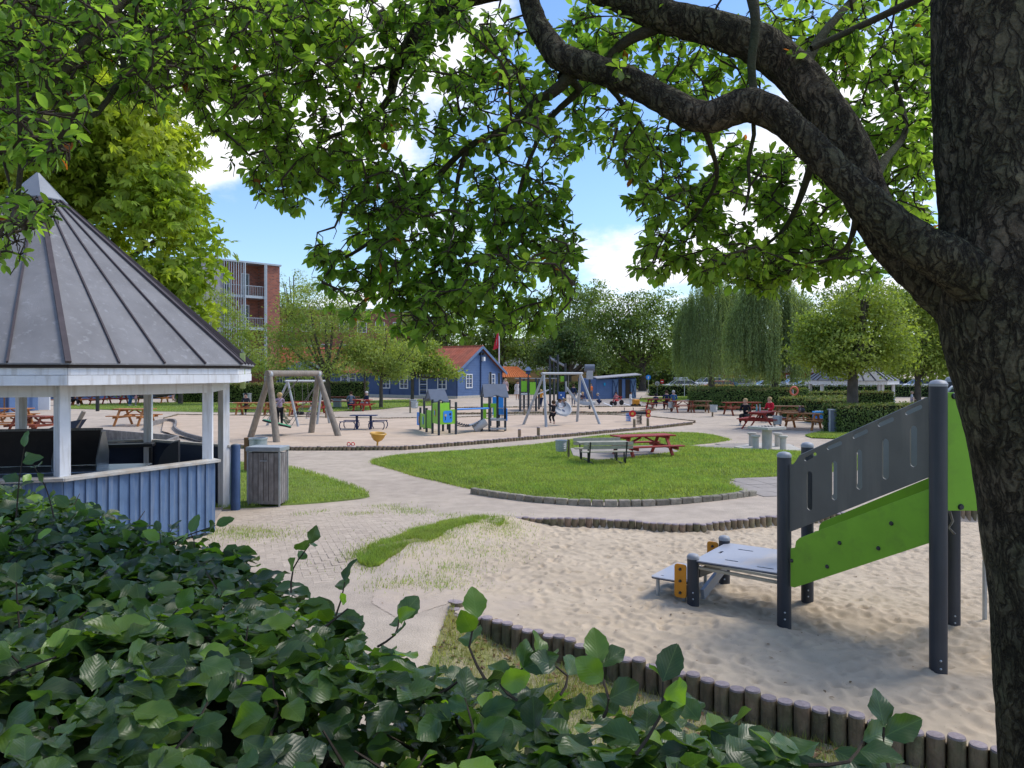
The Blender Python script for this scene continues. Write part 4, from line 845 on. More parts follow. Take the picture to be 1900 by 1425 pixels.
for pts in [[(1402, 190, 3.0, .015), (1394, 120, 3.0, .016), (1402, 40, 3.0, .018), (1385, -60, 3.1, .03)],
            [(1395, 205, 3.0, .009), (1399, 250, 3.05, .008), (1388, 300, 3.1, .007), (1391, 345, 3.12, .006), (1380, 400, 3.15, .004)],
            [(1505, 90, 3.3, .013), (1560, 65, 3.3, .014), (1640, 28, 3.3, .016), (1720, -10, 3.3, .018)],
            [(1062, 128, 3.25, .03), (1040, 160, 3.3, .026), (990, 195, 3.4, .022), (940, 238, 3.5, .019), (870, 272, 3.6, .016), (810, 330, 3.7, .014), (760, 395, 3.8, .012), (700, 440, 3.85, .010), (640, 478, 3.9, .008), (590, 492, 3.95, .006)],
            [(1040, 140, 3.3, .022), (1075, 165, 3.4, .018), (1020, 220, 3.5, .013), (985, 290, 3.6, .010), (960, 380, 3.65, .008), (975, 470, 3.7, .006)],
            [(870, 272, 3.6, .014), (850, 330, 3.65, .011), (842, 400, 3.7, .009), (830, 480, 3.75, .007), (850, 540, 3.8, .005)],
            [(1300, 225, 3.05, .014), (1318, 270, 3.2, .011), (1330, 330, 3.4, .009), (1300, 390, 3.6, .007), (1260, 430, 3.7, .005)],
            [(1220, 50, 3.5, .03), (1150, 85, 3.6, .024), (1120, 140, 3.7, .018), (1160, 200, 3.8, .012), (1180, 280, 3.8, .008)],
            [(742, 110, 3.66, .02), (690, 130, 3.7, .016), (620, 100, 3.6, .013), (540, 60, 3.5, .011), (470, 60, 3.3, .009)],
            [(724, 180, 3.68, .018), (680, 230, 3.75, .014), (600, 260, 3.8, .010), (540, 310, 3.8, .007)],
            [(965, -60, 3.4, .04), (760, -120, 3.2, .035), (500, -120, 2.9, .03), (300, -60, 2.7, .024), (190, 40, 2.5, .018), (120, 130, 2.4, .014), (60, 190, 2.35, .011), (40, 300, 2.35, .008), (30, 400, 2.35, .006)],
            [(190, 40, 2.5, .016), (230, 120, 2.5, .010), (180, 210, 2.45, .008), (110, 240, 2.4, .006)],
            [(1600, 370, 3.14, .03), (1640, 300, 3.4, .02), (1680, 240, 3.7, .014), (1660, 150, 3.9, .010)],
            [(1480, 140, 3.27, .03), (1530, 60, 3.5, .02), (1600, -20, 3.8, .016)],
            [(1510, 290, 2.95, .016), (1480, 380, 3.3, .012), (1450, 430, 3.6, .009), (1400, 470, 3.8, .006)],
            [(1590, 400, 3.0, .014), (1570, 460, 3.4, .010), (1520, 490, 3.7, .006)]]:
    L_('branch', [UP(*q) for q in pts], n=10, st=.05, amp=.12, m=m_bark2)
blobs = [(60, 50, 140, 110, 2.4, 50), (50, 220, 95, 100, 2.35, 34), (20, 400, 50, 40, 2.4, 8), (200, 90, 120, 90, 2.6, 42), (330, 50, 120, 90, 2.85, 40), (10, 470, 40, 20, 2.4, 4), (80, 400, 40, 20, 2.4, 3), (300, 150, 90, 50, 2.8, 16),
         (440, 90, 110, 100, 3.2, 46), (560, 60, 110, 90, 3.4, 40), (470, 230, 70, 90, 3.6, 34), (580, 220, 110, 100, 3.6, 34), (560, 320, 100, 60, 3.8, 36), (690, 150, 110, 110, 3.6, 30), (740, 290, 100, 100, 3.8, 32),
         (700, 400, 70, 60, 3.9, 22), (780, 430, 90, 70, 3.8, 30), (605, 480, 45, 28, 4.0, 9), (700, 540, 100, 60, 3.9, 34), (850, 400, 100, 100, 3.8, 28), (850, 560, 110, 60, 3.8, 34), (960, 520, 110, 60, 3.7, 28),
         (1010, 430, 70, 80, 3.7, 30), (980, 300, 80, 100, 3.7, 24), (900, 200, 90, 90, 3.6, 30), (850, 80, 90, 80, 3.5, 22), (980, 598, 80, 20, 3.6, 9), (770, 610, 60, 25, 3.8, 6),
         (1170, 260, 60, 60, 3.6, 18), (1210, 350, 60, 60, 3.6, 16), (1220, 110, 130, 80, 3.9, 34), (1340, 130, 110, 80, 4.0, 30), (1310, 300, 100, 80, 4.0, 34), (1280, 430, 90, 80, 3.9, 34), (1380, 400, 100, 90, 4.0, 36),
         (1400, 505, 110, 40, 3.8, 28), (1215, 480, 50, 40, 3.8, 10), (1500, 470, 80, 60, 3.9, 28), (1560, 500, 70, 45, 3.9, 14), (1480, 340, 80, 90, 4.1, 26), (1610, 190, 110, 120, 4.0, 40), (1650, 70, 100, 80, 4.0, 30),
         (1680, 320, 70, 100, 4.1, 26), (1700, 400, 45, 40, 4.1, 6), (1480, 50, 110, 60, 4.1, 28), (1100, 60, 80, 60, 3.9, 18), (1880, 200, 60, 200, 4.2, 14), (660, 330, 90, 60, 3.8, 20), (1700, 200, 60, 140, 4.2, 30), (1720, 60, 60, 80, 4.2, 16), (1600, 330, 70, 60, 4.1, 12), (1560, 120, 60, 60, 4.1, 12), (640, 40, 110, 60, 3.5, 24), (780, 30, 90, 50, 3.5, 16), (400, 170, 60, 60, 3.2, 14), (950, 120, 90, 80, 3.8, 18), (1060, 200, 50, 90, 3.9, 14), (1100, 120, 70, 60, 4.0, 10), (1540, 420, 60, 60, 4.0, 10), (250, 20, 150, 50, 2.7, 22), (820, 500, 80, 60, 3.9, 12), (900, 460, 70, 60, 3.8, 10),
         (300, -150, 250, 120, 2.7, 26), (700, -150, 250, 120, 3.3, 26), (1100, -150, 250, 120, 3.5, 26), (1500, -150, 250, 120, 3.6, 26), (1900, -150, 250, 120, 3.4, 20)]
tips = []
for px, py, rx, ry, d, n in blobs:
    for _ in range(int(n * 1.9)):
        a = R_.uniform(0, 2 * PI); r = math.sqrt(R_.random()); tips.append(tuple(U(px + rx * r * math.cos(a), py + ry * r * math.sin(a), d + R_.gauss(0, .28))))
for c, r, n in (((-1.2, 1.0, 5.2), 1.6, 60), ((.6, .8, 5.4), 1.6, 60), ((1.8, 2.2, 5.8), 1.8, 60), ((-1.8, 2.8, 5.4), 1.3, 50), ((.2, 3.0, 5.9), 1.4, 40), ((0, -1, 5), 1.8, 50), ((3, 1, 5.2), 1.6, 40)):  # unseen foliage above and behind the camera, added to shade the hedge
    for _ in range(n): v = Vector((R_.gauss(0, 1), R_.gauss(0, 1), R_.gauss(0, .6))).normalized() * r * R_.random() ** .4; tips.append((c[0] + v.x, c[1] + v.y, c[2] + v.z))
tips = np.array(tips); sk = np.array([tuple(p) for p, r in SK]); srad = np.array([r for p, r in SK])
order = np.argsort(np.min(np.linalg.norm(tips[:, None] - sk[None, ::4], axis=2), axis=1))
nodes = [sk]; tw = MB(); lp, ld, ln_ = [], [], []
allsk = np.empty((len(sk) + 12 * len(tips), 3)); allsk[:len(sk)] = sk; cnt = len(sk)
cap_idx = len(sk)
for ti in order:
    t = tips[ti]; dd = np.linalg.norm(allsk[:cnt] - t, axis=1) ; j = int(np.argmin(dd)); s = allsk[j]; L = dd[j]
    if L > 1.6: continue
    n = max(2, int(L / .07)); pts = []; off = Vector((R_.gauss(0, 1), R_.gauss(0, 1), R_.gauss(0, 1) + .5)) * L * .10
    for i in range(n + 1):
        f = i / n; q = Vector(s) * (1 - f) + Vector(t) * f + off * math.sin(PI * f) + Vector((R_.gauss(0, .012), R_.gauss(0, .012), R_.gauss(0, .012))) * (1 if 0 < i else 0); pts.append(q)
    k = min(n, 10)
    for q in pts[1:][-k:]: allsk[cnt] = q; cnt += 1
    r0 = .0030 + .010 * min(1, L); tw.tube([p - tr0 for p in pts], [r0 * (1 - .7 * i / n) + .0012 for i in range(n + 1)], 4, False)
    dirn = (pts[-1] - pts[-2]).normalized()
    # little crooked spurs
    for _ in range(4):
        q = pts[R_.randrange(1, len(pts))]; e = q + Vector((R_.gauss(0, .026), R_.gauss(0, .026), R_.gauss(-.015, .026))); tw.tube([q - tr0, (q + e) / 2 + Vector((.012, 0, .010)) - tr0, e - tr0], [.0028, .0022, .0015], 3, False)
    nl = R_.choice((8, 9, 10, 11, 12, 14))
    for i in range(nl):
        f = R_.random(); q = pts[-1] * f + pts[max(-3, -len(pts))] * (1 - f) if i > 3 else pts[-1]
        a = i * 2.4 + R_.uniform(-.4, .4); X, Y, Z = frame(dirn, (0, .2, 1)); dv = (dirn * R_.uniform(.25, .8) + (X * math.cos(a) + Z * math.sin(a)) * R_.uniform(.6, 1) + Vector((0, 0, -.18))).normalized()
        lp.append(tuple(q + dv * .008)); ld.append(tuple(dv)); ln_.append((R_.gauss(0, .45), R_.gauss(0, .45), 1))
tw.build('twigs', m_twig, ft, kind='stuff')
lp = np.array(lp); ld = np.array(ld); ln_ = np.array(ln_); Rm = rotframes(ld, ln_); ls = np.clip(lp[:, 1] / 3.5, .68, 1.05) * rng.uniform(.034, .066, len(lp))
m_tleaf = leafmat('tree_leaf', (.095, .18, .045), (.13, .215, .05), trans=.66, isl=.3, rough=.42, spec=.4, veins=True, yellow=((.22, .07, .03), .006), low=.9, tmul=(2.9, 2.7, .9))
LT = [leaf_t(w, 6, 3, .12, dr, .10, 0, sh_, i) for i, (w, dr, sh_) in enumerate(((.58, .16, 1.15), (.52, .28, 1.25), (.62, .06, 1.1)))]
dist = np.abs(lp[:, 0]) * .0 + np.linalg.norm(lp - np.array([0, 0, CH]), axis=1)
pxs = 950 + lp[:, 0] / np.maximum(lp[:, 1], .1) * F; pys = H0 - (lp[:, 2] - CH) / np.maximum(lp[:, 1], .1) * F
vis = (lp[:, 1] > .5) & (pxs > 0) & (pxs < 1900) & (pys > 0) & (pys < 1425)
near = np.argsort(np.where(vis, dist, 1e9))[:298]; isn = np.zeros(len(lp), bool); isn[near] = True
lme = []
for tv, tf, tuv in LT:
    o = mesh_np('leaf', tv, tf, m_tleaf, None, True, tuv); lme.append(o.data); D.objects.remove(o)
for q, i in enumerate(near):
    o = link('leaf', lme[q % 3], ft); o.matrix_local = Matrix.Translation(Vector(lp[i]) - tr0) @ Matrix(Rm[i].tolist()).to_4x4() @ Matrix.Scale(float(ls[i]), 4)
idx = np.nonzero(~isn)[0]
for q in range(3):
    ii = idx[q::3]; scatter('leaves', LT[q], lp[ii] - np.array(tr0), Rm[ii], ls[ii], m_tleaf, ft, kind='stuff')
print('tree leaves', len(lp))
for px, py, r in ():
    c = U(px, py, 2.70 if r > .05 else 2.72) - tr0; kb = MB()
    for q, (rr, dz) in enumerate(((r, .01), (r * .62, -.012), (r * .3, .004))):
        kb.tube([c + Vector((rr * math.cos(a) * (1 + .12 * math.sin(3 * a)), -dz, rr * 1.15 * math.sin(a))) for a in np.linspace(0, 2 * PI, 19)], r * .28, 8, False)
    kb.build('knot', m_bark, ft, smooth=80)
# ------------------------------------------------------------------ foreground beech hedge
HE = [(-9, 10.5), (-6, 7.6), (-3.5, 5.2), (-2.05, 3.9), (-1.5, 3.45), (-1.05, 3.1), (-.62, 2.48), (-.46, 2.27), (-.28, 2.06), (-.12, 1.96), (.07, 1.82), (.40, 1.63), (.63, 1.45), (.86, 1.0), (1.2, .4)]
HPOLY = HE + [(1.0, -.8), (-6, -.8), (-9, 6)]
hd = thing('beech_hedge', 'dense dark green beech hedge with large toothed leaves filling the lower left', 'hedge', (-1.5, 2.0, -.34)); h0 = np.array([-1.5, 2.0, -.34])
m_hleaf = leafmat('beech_leaf', (.042, .084, .024), (.056, .10, .026), trans=.34, isl=.45, rough=.36, spec=.55, veins=True, yellow=((.13, .22, .03), .14), low=1.4, tmul=(2.6, 2.8, .8))
def htop(x, y): return 1.88 + .05 * vnoise(x, y, 1.3, 21) + .03 * vnoise(x, y, 4, 22) - .05 * sst(.35, 0, distline(x, y, HE)) + .02 * sst(3, 0, y)
px_, py_ = rand_in(HPOLY, 18000, lambda x, y: np.where(y > .9, 1, .12) * np.clip((3.2 / np.maximum(y, .5)) ** 1.3, .12, 1) * (np.abs(x) < y * .8 + .7) * np.where(distline(x, y, HE) < .35, 1, np.clip(.8 + .95 * vnoise(x, y, 4.5, 61), .2, 1)))
n = len(px_); e = distline(px_, py_, HE); depth = rng.random(n) ** 1.6 * .20
pz = htop(px_, py_) - depth; eh = e < .3
pz = np.where(eh & (rng.random(n) < .45), pz - rng.random(n) * .5, pz)
# direction towards the open side
ax_ = rng.uniform(0, 2 * PI, n); dr = np.stack([np.cos(ax_) + .35, np.sin(ax_) + .3, rng.normal(-.05, .3, n)], 1)
nr = np.stack([rng.normal(0, .6, n), rng.normal(-.15, .6, n), np.ones(n)], 1); Rh = rotframes(dr, nr); hs = rng.uniform(.048, .105, n)
pos = np.stack([px_, py_, pz], 1)
# sprigs that stand above the clipped top
spg = MB(); sp_pos, sp_dir, sp_nr, sp_s = [], [], [], []
def sprig(base, tip, nl, size):
    base, tip = Vector(base), Vector(tip); mid = (base + tip) / 2 + Vector((R_.gauss(0, .02), R_.gauss(0, .02), 0)); P = smoothpath([base, mid, tip], .03)
    spg.tube([p - Vector(h0) for p in P], [.0035 - .002 * i / len(P) for i in range(len(P))], 5, False)
    for i in range(nl):
        f = .25 + .75 * (i + 1) / nl; q = P[min(len(P) - 1, int(f * len(P)))]; ax2 = (tip - base).normalized(); X, Y, Z = frame(ax2, (0, .3, 1)); a = (i % 2) * PI + R_.uniform(-.6, .6)
        dv = (ax2 * R_.uniform(.3, .7) + (X * math.cos(a) + Z * .3 * math.sin(a)) * 1).normalized() if i < nl - 1 else ax2
        sp_pos.append(tuple(q)); sp_dir.append(tuple(dv)); sp_nr.append((R_.gauss(0, .5), -.8 + R_.gauss(0, .4), .6)); sp_s.append(size * R_.uniform(.75, 1.1))
for (bx, by), (tx_, ty_), d, nl in [((540, 1100), (575, 1010), 2.45, 5),  ((900, 1260), (885, 1150), 1.62, 3), ((1120, 1330), (1110, 1235), 1.42, 4),
                                     ((1180, 1400), (1230, 1265), 1.36, 5), ((1500, 1420), (1600, 1375), 1.2, 2), ((1660, 1460), (1640, 1350), 1.2, 2), ((700, 1200), (740, 1150), 2.0, 4),
                                     ((0, 1060), (70, 1000), 3.0, 5), ((100, 960), (60, 860), 3.4, 4), ((620, 1150), (640, 1080), 2.3, 3), ((300, 1020), (400, 975), 3.1, 4), ((30, 960), (45, 830), 3.2, 3), ((250, 1250), (330, 1130), 2.2, 5), ((40, 1200), (30, 1080), 2.2, 4), ((960, 1300), (970, 1240), 1.6, 4), ((1040, 1290), (1010, 1225), 1.6, 4)]:
    sprig(U(bx, by, d - .04), U(tx_, ty_, d), nl, .075)
SX_, SY_ = rand_in(HPOLY, 24, lambda x, y: (y > 1.1) & (y < 5) & (np.abs(x) < y * .75))
for x, y in zip(SX_[:, None], SY_[:, None]):
    z = float(htop(x, y)[0]); b = Vector((x[0], y[0], z - .06)); v = Vector((R_.gauss(.02, .06), R_.gauss(.02, .06), R_.uniform(.05, .13))); sprig(b, b + v, R_.randint(3, 5), .07)
spg.build('sprig_stems', m_twig, hd, kind='stuff')
pos = np.concatenate([pos, np.array(sp_pos)]); Rh = np.concatenate([Rh, rotframes(np.array(sp_dir), np.array(sp_nr))]); hs = np.concatenate([hs, np.array(sp_s)])
dist = np.linalg.norm(pos - np.array([0, 0, CH]), axis=1); topness = np.concatenate([depth, np.zeros(len(sp_pos))])
pxs = 950 + pos[:, 0] / np.maximum(pos[:, 1], .1) * F; pys = H0 - (pos[:, 2] - CH) / np.maximum(pos[:, 1], .1) * F
vis = (pos[:, 1] > .5) & (pxs > -20) & (pxs < 1920) & (pys < 1440) & (topness < .05)
order = np.argsort(np.where(vis, dist, 1e9)); near = order[:298]
HT = [leaf_t(w, 11, 5, fo, dr_, wv, .045, .92, i) for i, (w, dr_, fo, wv) in enumerate(((.70, .16, .12, .17), (.64, .26, .2, .22), (.76, .08, .06, .2), (.66, -.10, .16, .24)))]
HT2 = [leaf_t(w, 7, 3, .12, .16, .2, .06, .92, i) for i, w in enumerate((.66, .6, .7))]
hme = []
for tv, tf, tuv in HT:
    o = mesh_np('leaf', tv, tf, m_hleaf, None, True, tuv); hme.append(o.data); D.objects.remove(o)
for q, i in enumerate(near):
    o = link('leaf', hme[q % 4], hd); o.matrix_local = Matrix.Translation(Vector(pos[i] - h0)) @ Matrix(Rh[i].tolist()).to_4x4() @ Matrix.Scale(float(hs[i]), 4)
rest = np.setdiff1d(np.arange(len(pos)), near); mid = rest[dist[rest] < 2.6]; far = rest[dist[rest] >= 2.6]
for q in range(4): ii = mid[q::4]; scatter('leaves', HT[q], pos[ii] - h0, Rh[ii], hs[ii], m_hleaf, hd, kind='stuff')
for q in range(3): ii = far[q::3]; scatter('leaves', HT2[q], pos[ii] - h0, Rh[ii], hs[ii], m_hleaf, hd, kind='stuff')
# twiggy dark inside of the hedge
hb = MB()
for _ in range(1500):
    x, y = R_.uniform(-4.5, 1), R_.uniform(.6, 6)
    if not inpoly(np.array([x]), np.array([y]), HPOLY)[0]: continue
    z = float(htop(np.array([x]), np.array([y]))[0]) - R_.uniform(.05, .3); b = Vector((x, y, z)) - Vector(h0); v = Vector((R_.gauss(0, .1), R_.gauss(0, .1), R_.uniform(.0, .14))); hb.tube([b, b + v * .5 + Vector((R_.gauss(0, .01), R_.gauss(0, .01), 0)), b + v], [.005, .004, .002], 4, False)
hb.build('hedge_twigs', m_twig, hd, kind='stuff')
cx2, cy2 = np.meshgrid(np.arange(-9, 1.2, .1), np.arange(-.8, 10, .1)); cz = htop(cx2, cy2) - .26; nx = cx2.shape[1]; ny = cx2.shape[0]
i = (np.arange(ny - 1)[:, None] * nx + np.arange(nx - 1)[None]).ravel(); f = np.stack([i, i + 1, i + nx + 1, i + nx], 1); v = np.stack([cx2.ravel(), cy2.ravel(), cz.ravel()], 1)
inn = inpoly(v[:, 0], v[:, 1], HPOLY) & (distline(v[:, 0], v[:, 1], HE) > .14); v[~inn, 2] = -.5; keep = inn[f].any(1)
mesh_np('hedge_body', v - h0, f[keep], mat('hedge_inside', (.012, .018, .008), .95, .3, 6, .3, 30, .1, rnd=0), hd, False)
# ------------------------------------------------------------------ trees and hedges behind
m_lf = {k: leafmat('foliage_' + k, a, b, trans=t, isl=.35, rough=.6, spec=.2, low=lo) for k, (a, b, t, lo) in {
    'chestnut': ((.32, .38, .05), (.19, .28, .035), .5, .5), 'feather': ((.27, .33, .10), (.21, .28, .075), .44, .35), 'mid': ((.17, .235, .06), (.125, .19, .05), .38, .25),
    'dark': ((.07, .115, .035), (.10, .15, .045), .3, .2), 'willow': ((.27, .34, .15), (.21, .28, .115), .42, .25), 'yellowish': ((.26, .32, .075), (.18, .25, .055), .44, .3),
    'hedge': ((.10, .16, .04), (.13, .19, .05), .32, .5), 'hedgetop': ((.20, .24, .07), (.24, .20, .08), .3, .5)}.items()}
m_trunk = mat('trunk_bark', (.10, .085, .07), .9, .3, 3, .5, 14, .1, rnd=.1)
PALM = None
def crown_leaves(name, ells, n, size, m, parent, off, clump=.5, per=14, tmpl=LEAF_Q, gap=.0, up=.9, flat=1.0):
    if tmpl is not PALM: n = int(n * 1.8); size *= 1.35
    else: n = int(n * 1.5)
    """leaf faces in small clumps spread through the outer part of the crown's ellipsoids"""
    vol = [(e[3] * e[4] * e[5]) ** (2 / 3) for e in ells]; tot = sum(vol); P = []; Q = []
    for e, v in zip(ells, vol):
        k = max(4, int(n * v / tot / per)); d = rng.normal(size=(k, 3)); d /= np.linalg.norm(d, axis=1, keepdims=True); r = rng.random(k) ** .28
        c = np.array(e[:3]) + d * r[:, None] * np.array(e[3:6]) * (1 + rng.normal(0, .08, (k, 1)))
        g = np.array([mnoise.noise(Vector(q) * (1.1 / clump) * .35) for q in c]) > gap - .35; c = c[g]; d = d[g]
        pt = rng.normal(size=(len(c), per, 3)) * np.array([clump, clump, clump * .45 * flat]) * .5; pt[..., 2] -= .25 * (pt[..., 0] ** 2 + pt[..., 1] ** 2) / clump
        P.append((c[:, None] + pt).reshape(-1, 3)); Q.append(np.repeat(d, per, 0))
    P = np.concatenate(P); Q = np.concatenate(Q); n_ = len(P)
    nr = Q * .6 + np.array([0, 0, up]) + rng.normal(0, .5, (n_, 3)); dr = rng.normal(0, 1, (n_, 3)); dr[:, 2] -= .3
    return scatter(name, tmpl, P - np.array(off), rotframes(dr, nr), size * rng.uniform(.7, 1.3, n_), m, parent, False)
def tree(label, px, d, ells, mk, n, size, tr=.2, clump=.6, group=None, base=0.0, lean=0, name='tree', trunk=True, forks=5, gap=.16, crown_d=None, limb_r=.35, tmpl=LEAF_Q, per=14, shake=0):
    """ells: (px, py, rx, ry) of the crown's lobes as seen, at the tree's own distance"""
    x = XP(px, d); t = thing(name, label, 'tree', (x, d, base), 0, group); s = d / F; E = []
    for q in ells:
        dd = d + (q[4] if len(q) > 4 else R_.uniform(-.25, .25) * q[2] * s); c = U(q[0], q[1], dd); E.append((c.x, c.y, c.z, q[2] * s, max(q[2], q[3]) * s * .9, q[3] * s))
    crown_leaves('crown', E, n, size, m_lf[mk], t, t.location, clump, per, tmpl, gap)
    if trunk:
        mb = MB(); zc = min(e[2] - e[5] * .5 for e in E); zc = max(zc, base + 1.0); f0 = Vector((lean * (zc - base) * .6, 0, zc - base)); P = smoothpath([Vector((0, 0, -.2)), Vector((lean * .2, 0, (zc - base) * .5)), f0], .4)
        mb.tube(P, [tr * (1.25 - .45 * i / len(P)) for i in range(len(P))], 10, wob=.15); mb.build('trunk', m_trunk, t, smooth=60)
        mb = MB()
        for e in sorted(E, key=lambda e: -e[3])[:forks]:
            for _ in range(3):
                c = Vector(e[:3]) - t.location + Vector((R_.uniform(-.6, .6) * e[3], R_.uniform(-.4, .4) * e[4], R_.uniform(-.2, .6) * e[5])); m_ = f0.lerp(c, .5) + Vector((0, 0, -.12 * (c - f0).length)); Q = smoothpath([f0 - Vector((0, 0, .1)), m_, c], .5)
                mb.tube(Q, [tr * limb_r * 1.5 * (1 - .85 * i / len(Q)) + .01 for i in range(len(Q))], 6, wob=.2)
        mb.build('limbs', m_trunk, t, smooth=60)
    return t
# palmate chestnut leaf: five leaflets
def palm():
    V = []; Fq = []; UVs = []
    for k, a in enumerate((-1.25, -.65, 0, .65, 1.25)):
        tv, tf, tuv = leaf_t(.36, 4, 3, .12, .35, 0, 0, 1.25, k); L = (1, .85, .62)[abs(k - 2)]; c, s = math.cos(a), math.sin(a)
        Fq.append(tf + len(V) * len(tv)); V.append(np.stack([tv[:, 0] * c * L + tv[:, 1] * s * L, -tv[:, 0] * s * L + tv[:, 1] * c * L, tv[:, 2] * L], 1)); UVs.append(tuv)
    return np.concatenate(V), np.concatenate(Fq), np.concatenate(UVs)
PALM = palm()
tree('tall bright yellow green chestnut tree towering behind the octagonal pavilion', -110, 20.5, [(60, 240, 190, 180), (210, 240, 130, 110), (292, 290, 85, 120), (312, 420, 72, 115), (325, 520, 50, 80), (180, 430, 170, 150), (20, 90, 150, 120), (-80, 300, 160, 220), (320, 590, 45, 40), (60, 560, 160, 70)], 'chestnut', 20000, .235, .32, .62, tmpl=PALM, per=9)
LN_ = (LEAF_Q[0] * np.array([.6, 1, 1]), LEAF_Q[1], LEAF_Q[2])
for lab, px, d, el, mk, n, sz, trk, cl in [
    ('feathery light green tree with forked trunk beside the timber swing', 607, 52, [(600, 645, 80, 42), (545, 640, 55, 36), (655, 640, 50, 40), (600, 590, 66, 45), (560, 565, 40, 34), (640, 575, 42, 34), (585, 540, 34, 26), (520, 600, 30, 40), (690, 672, 34, 22), (505, 680, 40, 22), (600, 680, 90, 20)], 'feather', 9500, .17, .22, .7),
    ('slim feathery tree standing behind the octagonal blue table', 707, 53, [(705, 655, 56, 32), (745, 660, 40, 30), (665, 655, 40, 26), (700, 620, 36, 22), (730, 690, 30, 14)], 'feather', 5000, .16, .12, .6),
    ('slim feathery tree in front of the blue house door', 765, 63, [(765, 662, 50, 28), (810, 678, 34, 20), (730, 670, 34, 24), (780, 640, 30, 16), (840, 690, 18, 10)], 'yellowish', 4600, .18, .13, .7),
    ('slender tree left of the blue house windows', 677, 70, [(672, 672, 38, 22), (690, 650, 24, 18)], 'feather', 1800, .18, .09, .7),
    ('light green tree beside the pavilion roof in front of the brick flats', 335, 59, [(450, 645, 44, 38), (420, 600, 36, 40), (480, 665, 34, 24), (400, 560, 26, 30), (360, 640, 60, 50), (215, 716, 46, 18), (280, 690, 60, 30), (475, 620, 26, 22)], 'feather', 8200, .18, .17, .7),
    ('pale airy birch rising behind the brick flats', 545, 92, [(545, 545, 34, 40), (560, 580, 36, 30), (525, 580, 26, 34), (540, 510, 16, 18)], 'feather', 2600, .24, .2, .9),
    ('full green tree behind the red tiled ridge of the blue house', 830, 96, [(830, 625, 58, 42), (790, 600, 40, 36), (760, 620, 40, 40), (850, 660, 46, 24), (820, 585, 34, 26)], 'mid', 6500, .3, .3, 1.1),
    ('broad green tree directly behind the flagpole', 930, 98, [(930, 640, 56, 48), (900, 610, 50, 36), (965, 625, 40, 40), (950, 590, 34, 26), (985, 660, 24, 30), (890, 665, 34, 20)], 'mid', 7000, .3, .3, 1.1),
    ('dark spreading tree with thick trunk above the slide', 1054, 86, [(1050, 650, 46, 18), (1020, 665, 34, 16), (1085, 645, 36, 26), (1060, 620, 34, 18), (1010, 640, 22, 14), (1095, 675, 26, 20), (1030, 690, 20, 8)], 'dark', 5200, .25, .42, .9),
    ('large rounded green tree behind the blue shed', 1192, 98, [(1190, 575, 64, 34), (1235, 565, 40, 28), (1140, 590, 44, 32), (1200, 620, 62, 40), (1140, 645, 44, 40), (1235, 640, 36, 50), (1180, 665, 50, 34), (1110, 600, 26, 26), (1255, 600, 22, 30)], 'mid', 12000, .28, .45, 1.2),
    ('tall mid green tree rising behind the flagpole and slide', 1040, 112, [(1040, 575, 50, 46), (1000, 590, 40, 44), (1080, 560, 44, 40), (1040, 630, 60, 44), (1110, 545, 34, 30), (960, 575, 34, 36)], 'mid', 7500, .3, .34, 1.2),
    ('dark green tree left of the big rounded tree', 1110, 106, [(1105, 640, 40, 44), (1080, 600, 36, 36), (1120, 690, 40, 26)], 'dark', 5000, .3, .35, 1.2),
    ('yellow green round tree with thick forked trunk above the clipped hedges', 1582, 34, [(1590, 640, 90, 46), (1530, 630, 56, 50), (1640, 610, 70, 50), (1575, 590, 70, 45), (1610, 555, 56, 34), (1500, 650, 34, 34), (1660, 660, 40, 34), (1560, 680, 44, 20), (1500, 605, 30, 30)], 'yellowish', 13000, .12, .23, .45),
    ('tall leafy green tree left of the rough foreground trunk', 1703, 50, [(1720, 620, 66, 56), (1690, 670, 56, 30), (1750, 660, 34, 46), (1700, 570, 56, 40), (1740, 690, 34, 18), (1660, 640, 30, 40), (1650, 560, 40, 30), (1740, 560, 30, 30)], 'yellowish', 10500, .17, .2, .6),
    ('tall pale green tree filling the gap behind the thick forked trunk', 1640, 78, [(1560, 580, 70, 60), (1640, 560, 70, 60), (1710, 590, 60, 60), (1600, 640, 60, 40), (1680, 650, 60, 40), (1530, 640, 40, 40), (1760, 600, 50, 70), (1800, 650, 40, 50)], 'mid', 8500, .26, .3, 1.0),
    ('thin trunked tree close to the tall play posts', 1728, 52, [(1750, 600, 30, 50), (1760, 650, 24, 40), (1735, 675, 30, 20)], 'mid', 3000, .17, .17, .6)]:
    tree(lab, px, d, el, mk, n, sz, trk, cl, tmpl=LN_ if mk == 'feather' else LEAF_Q)
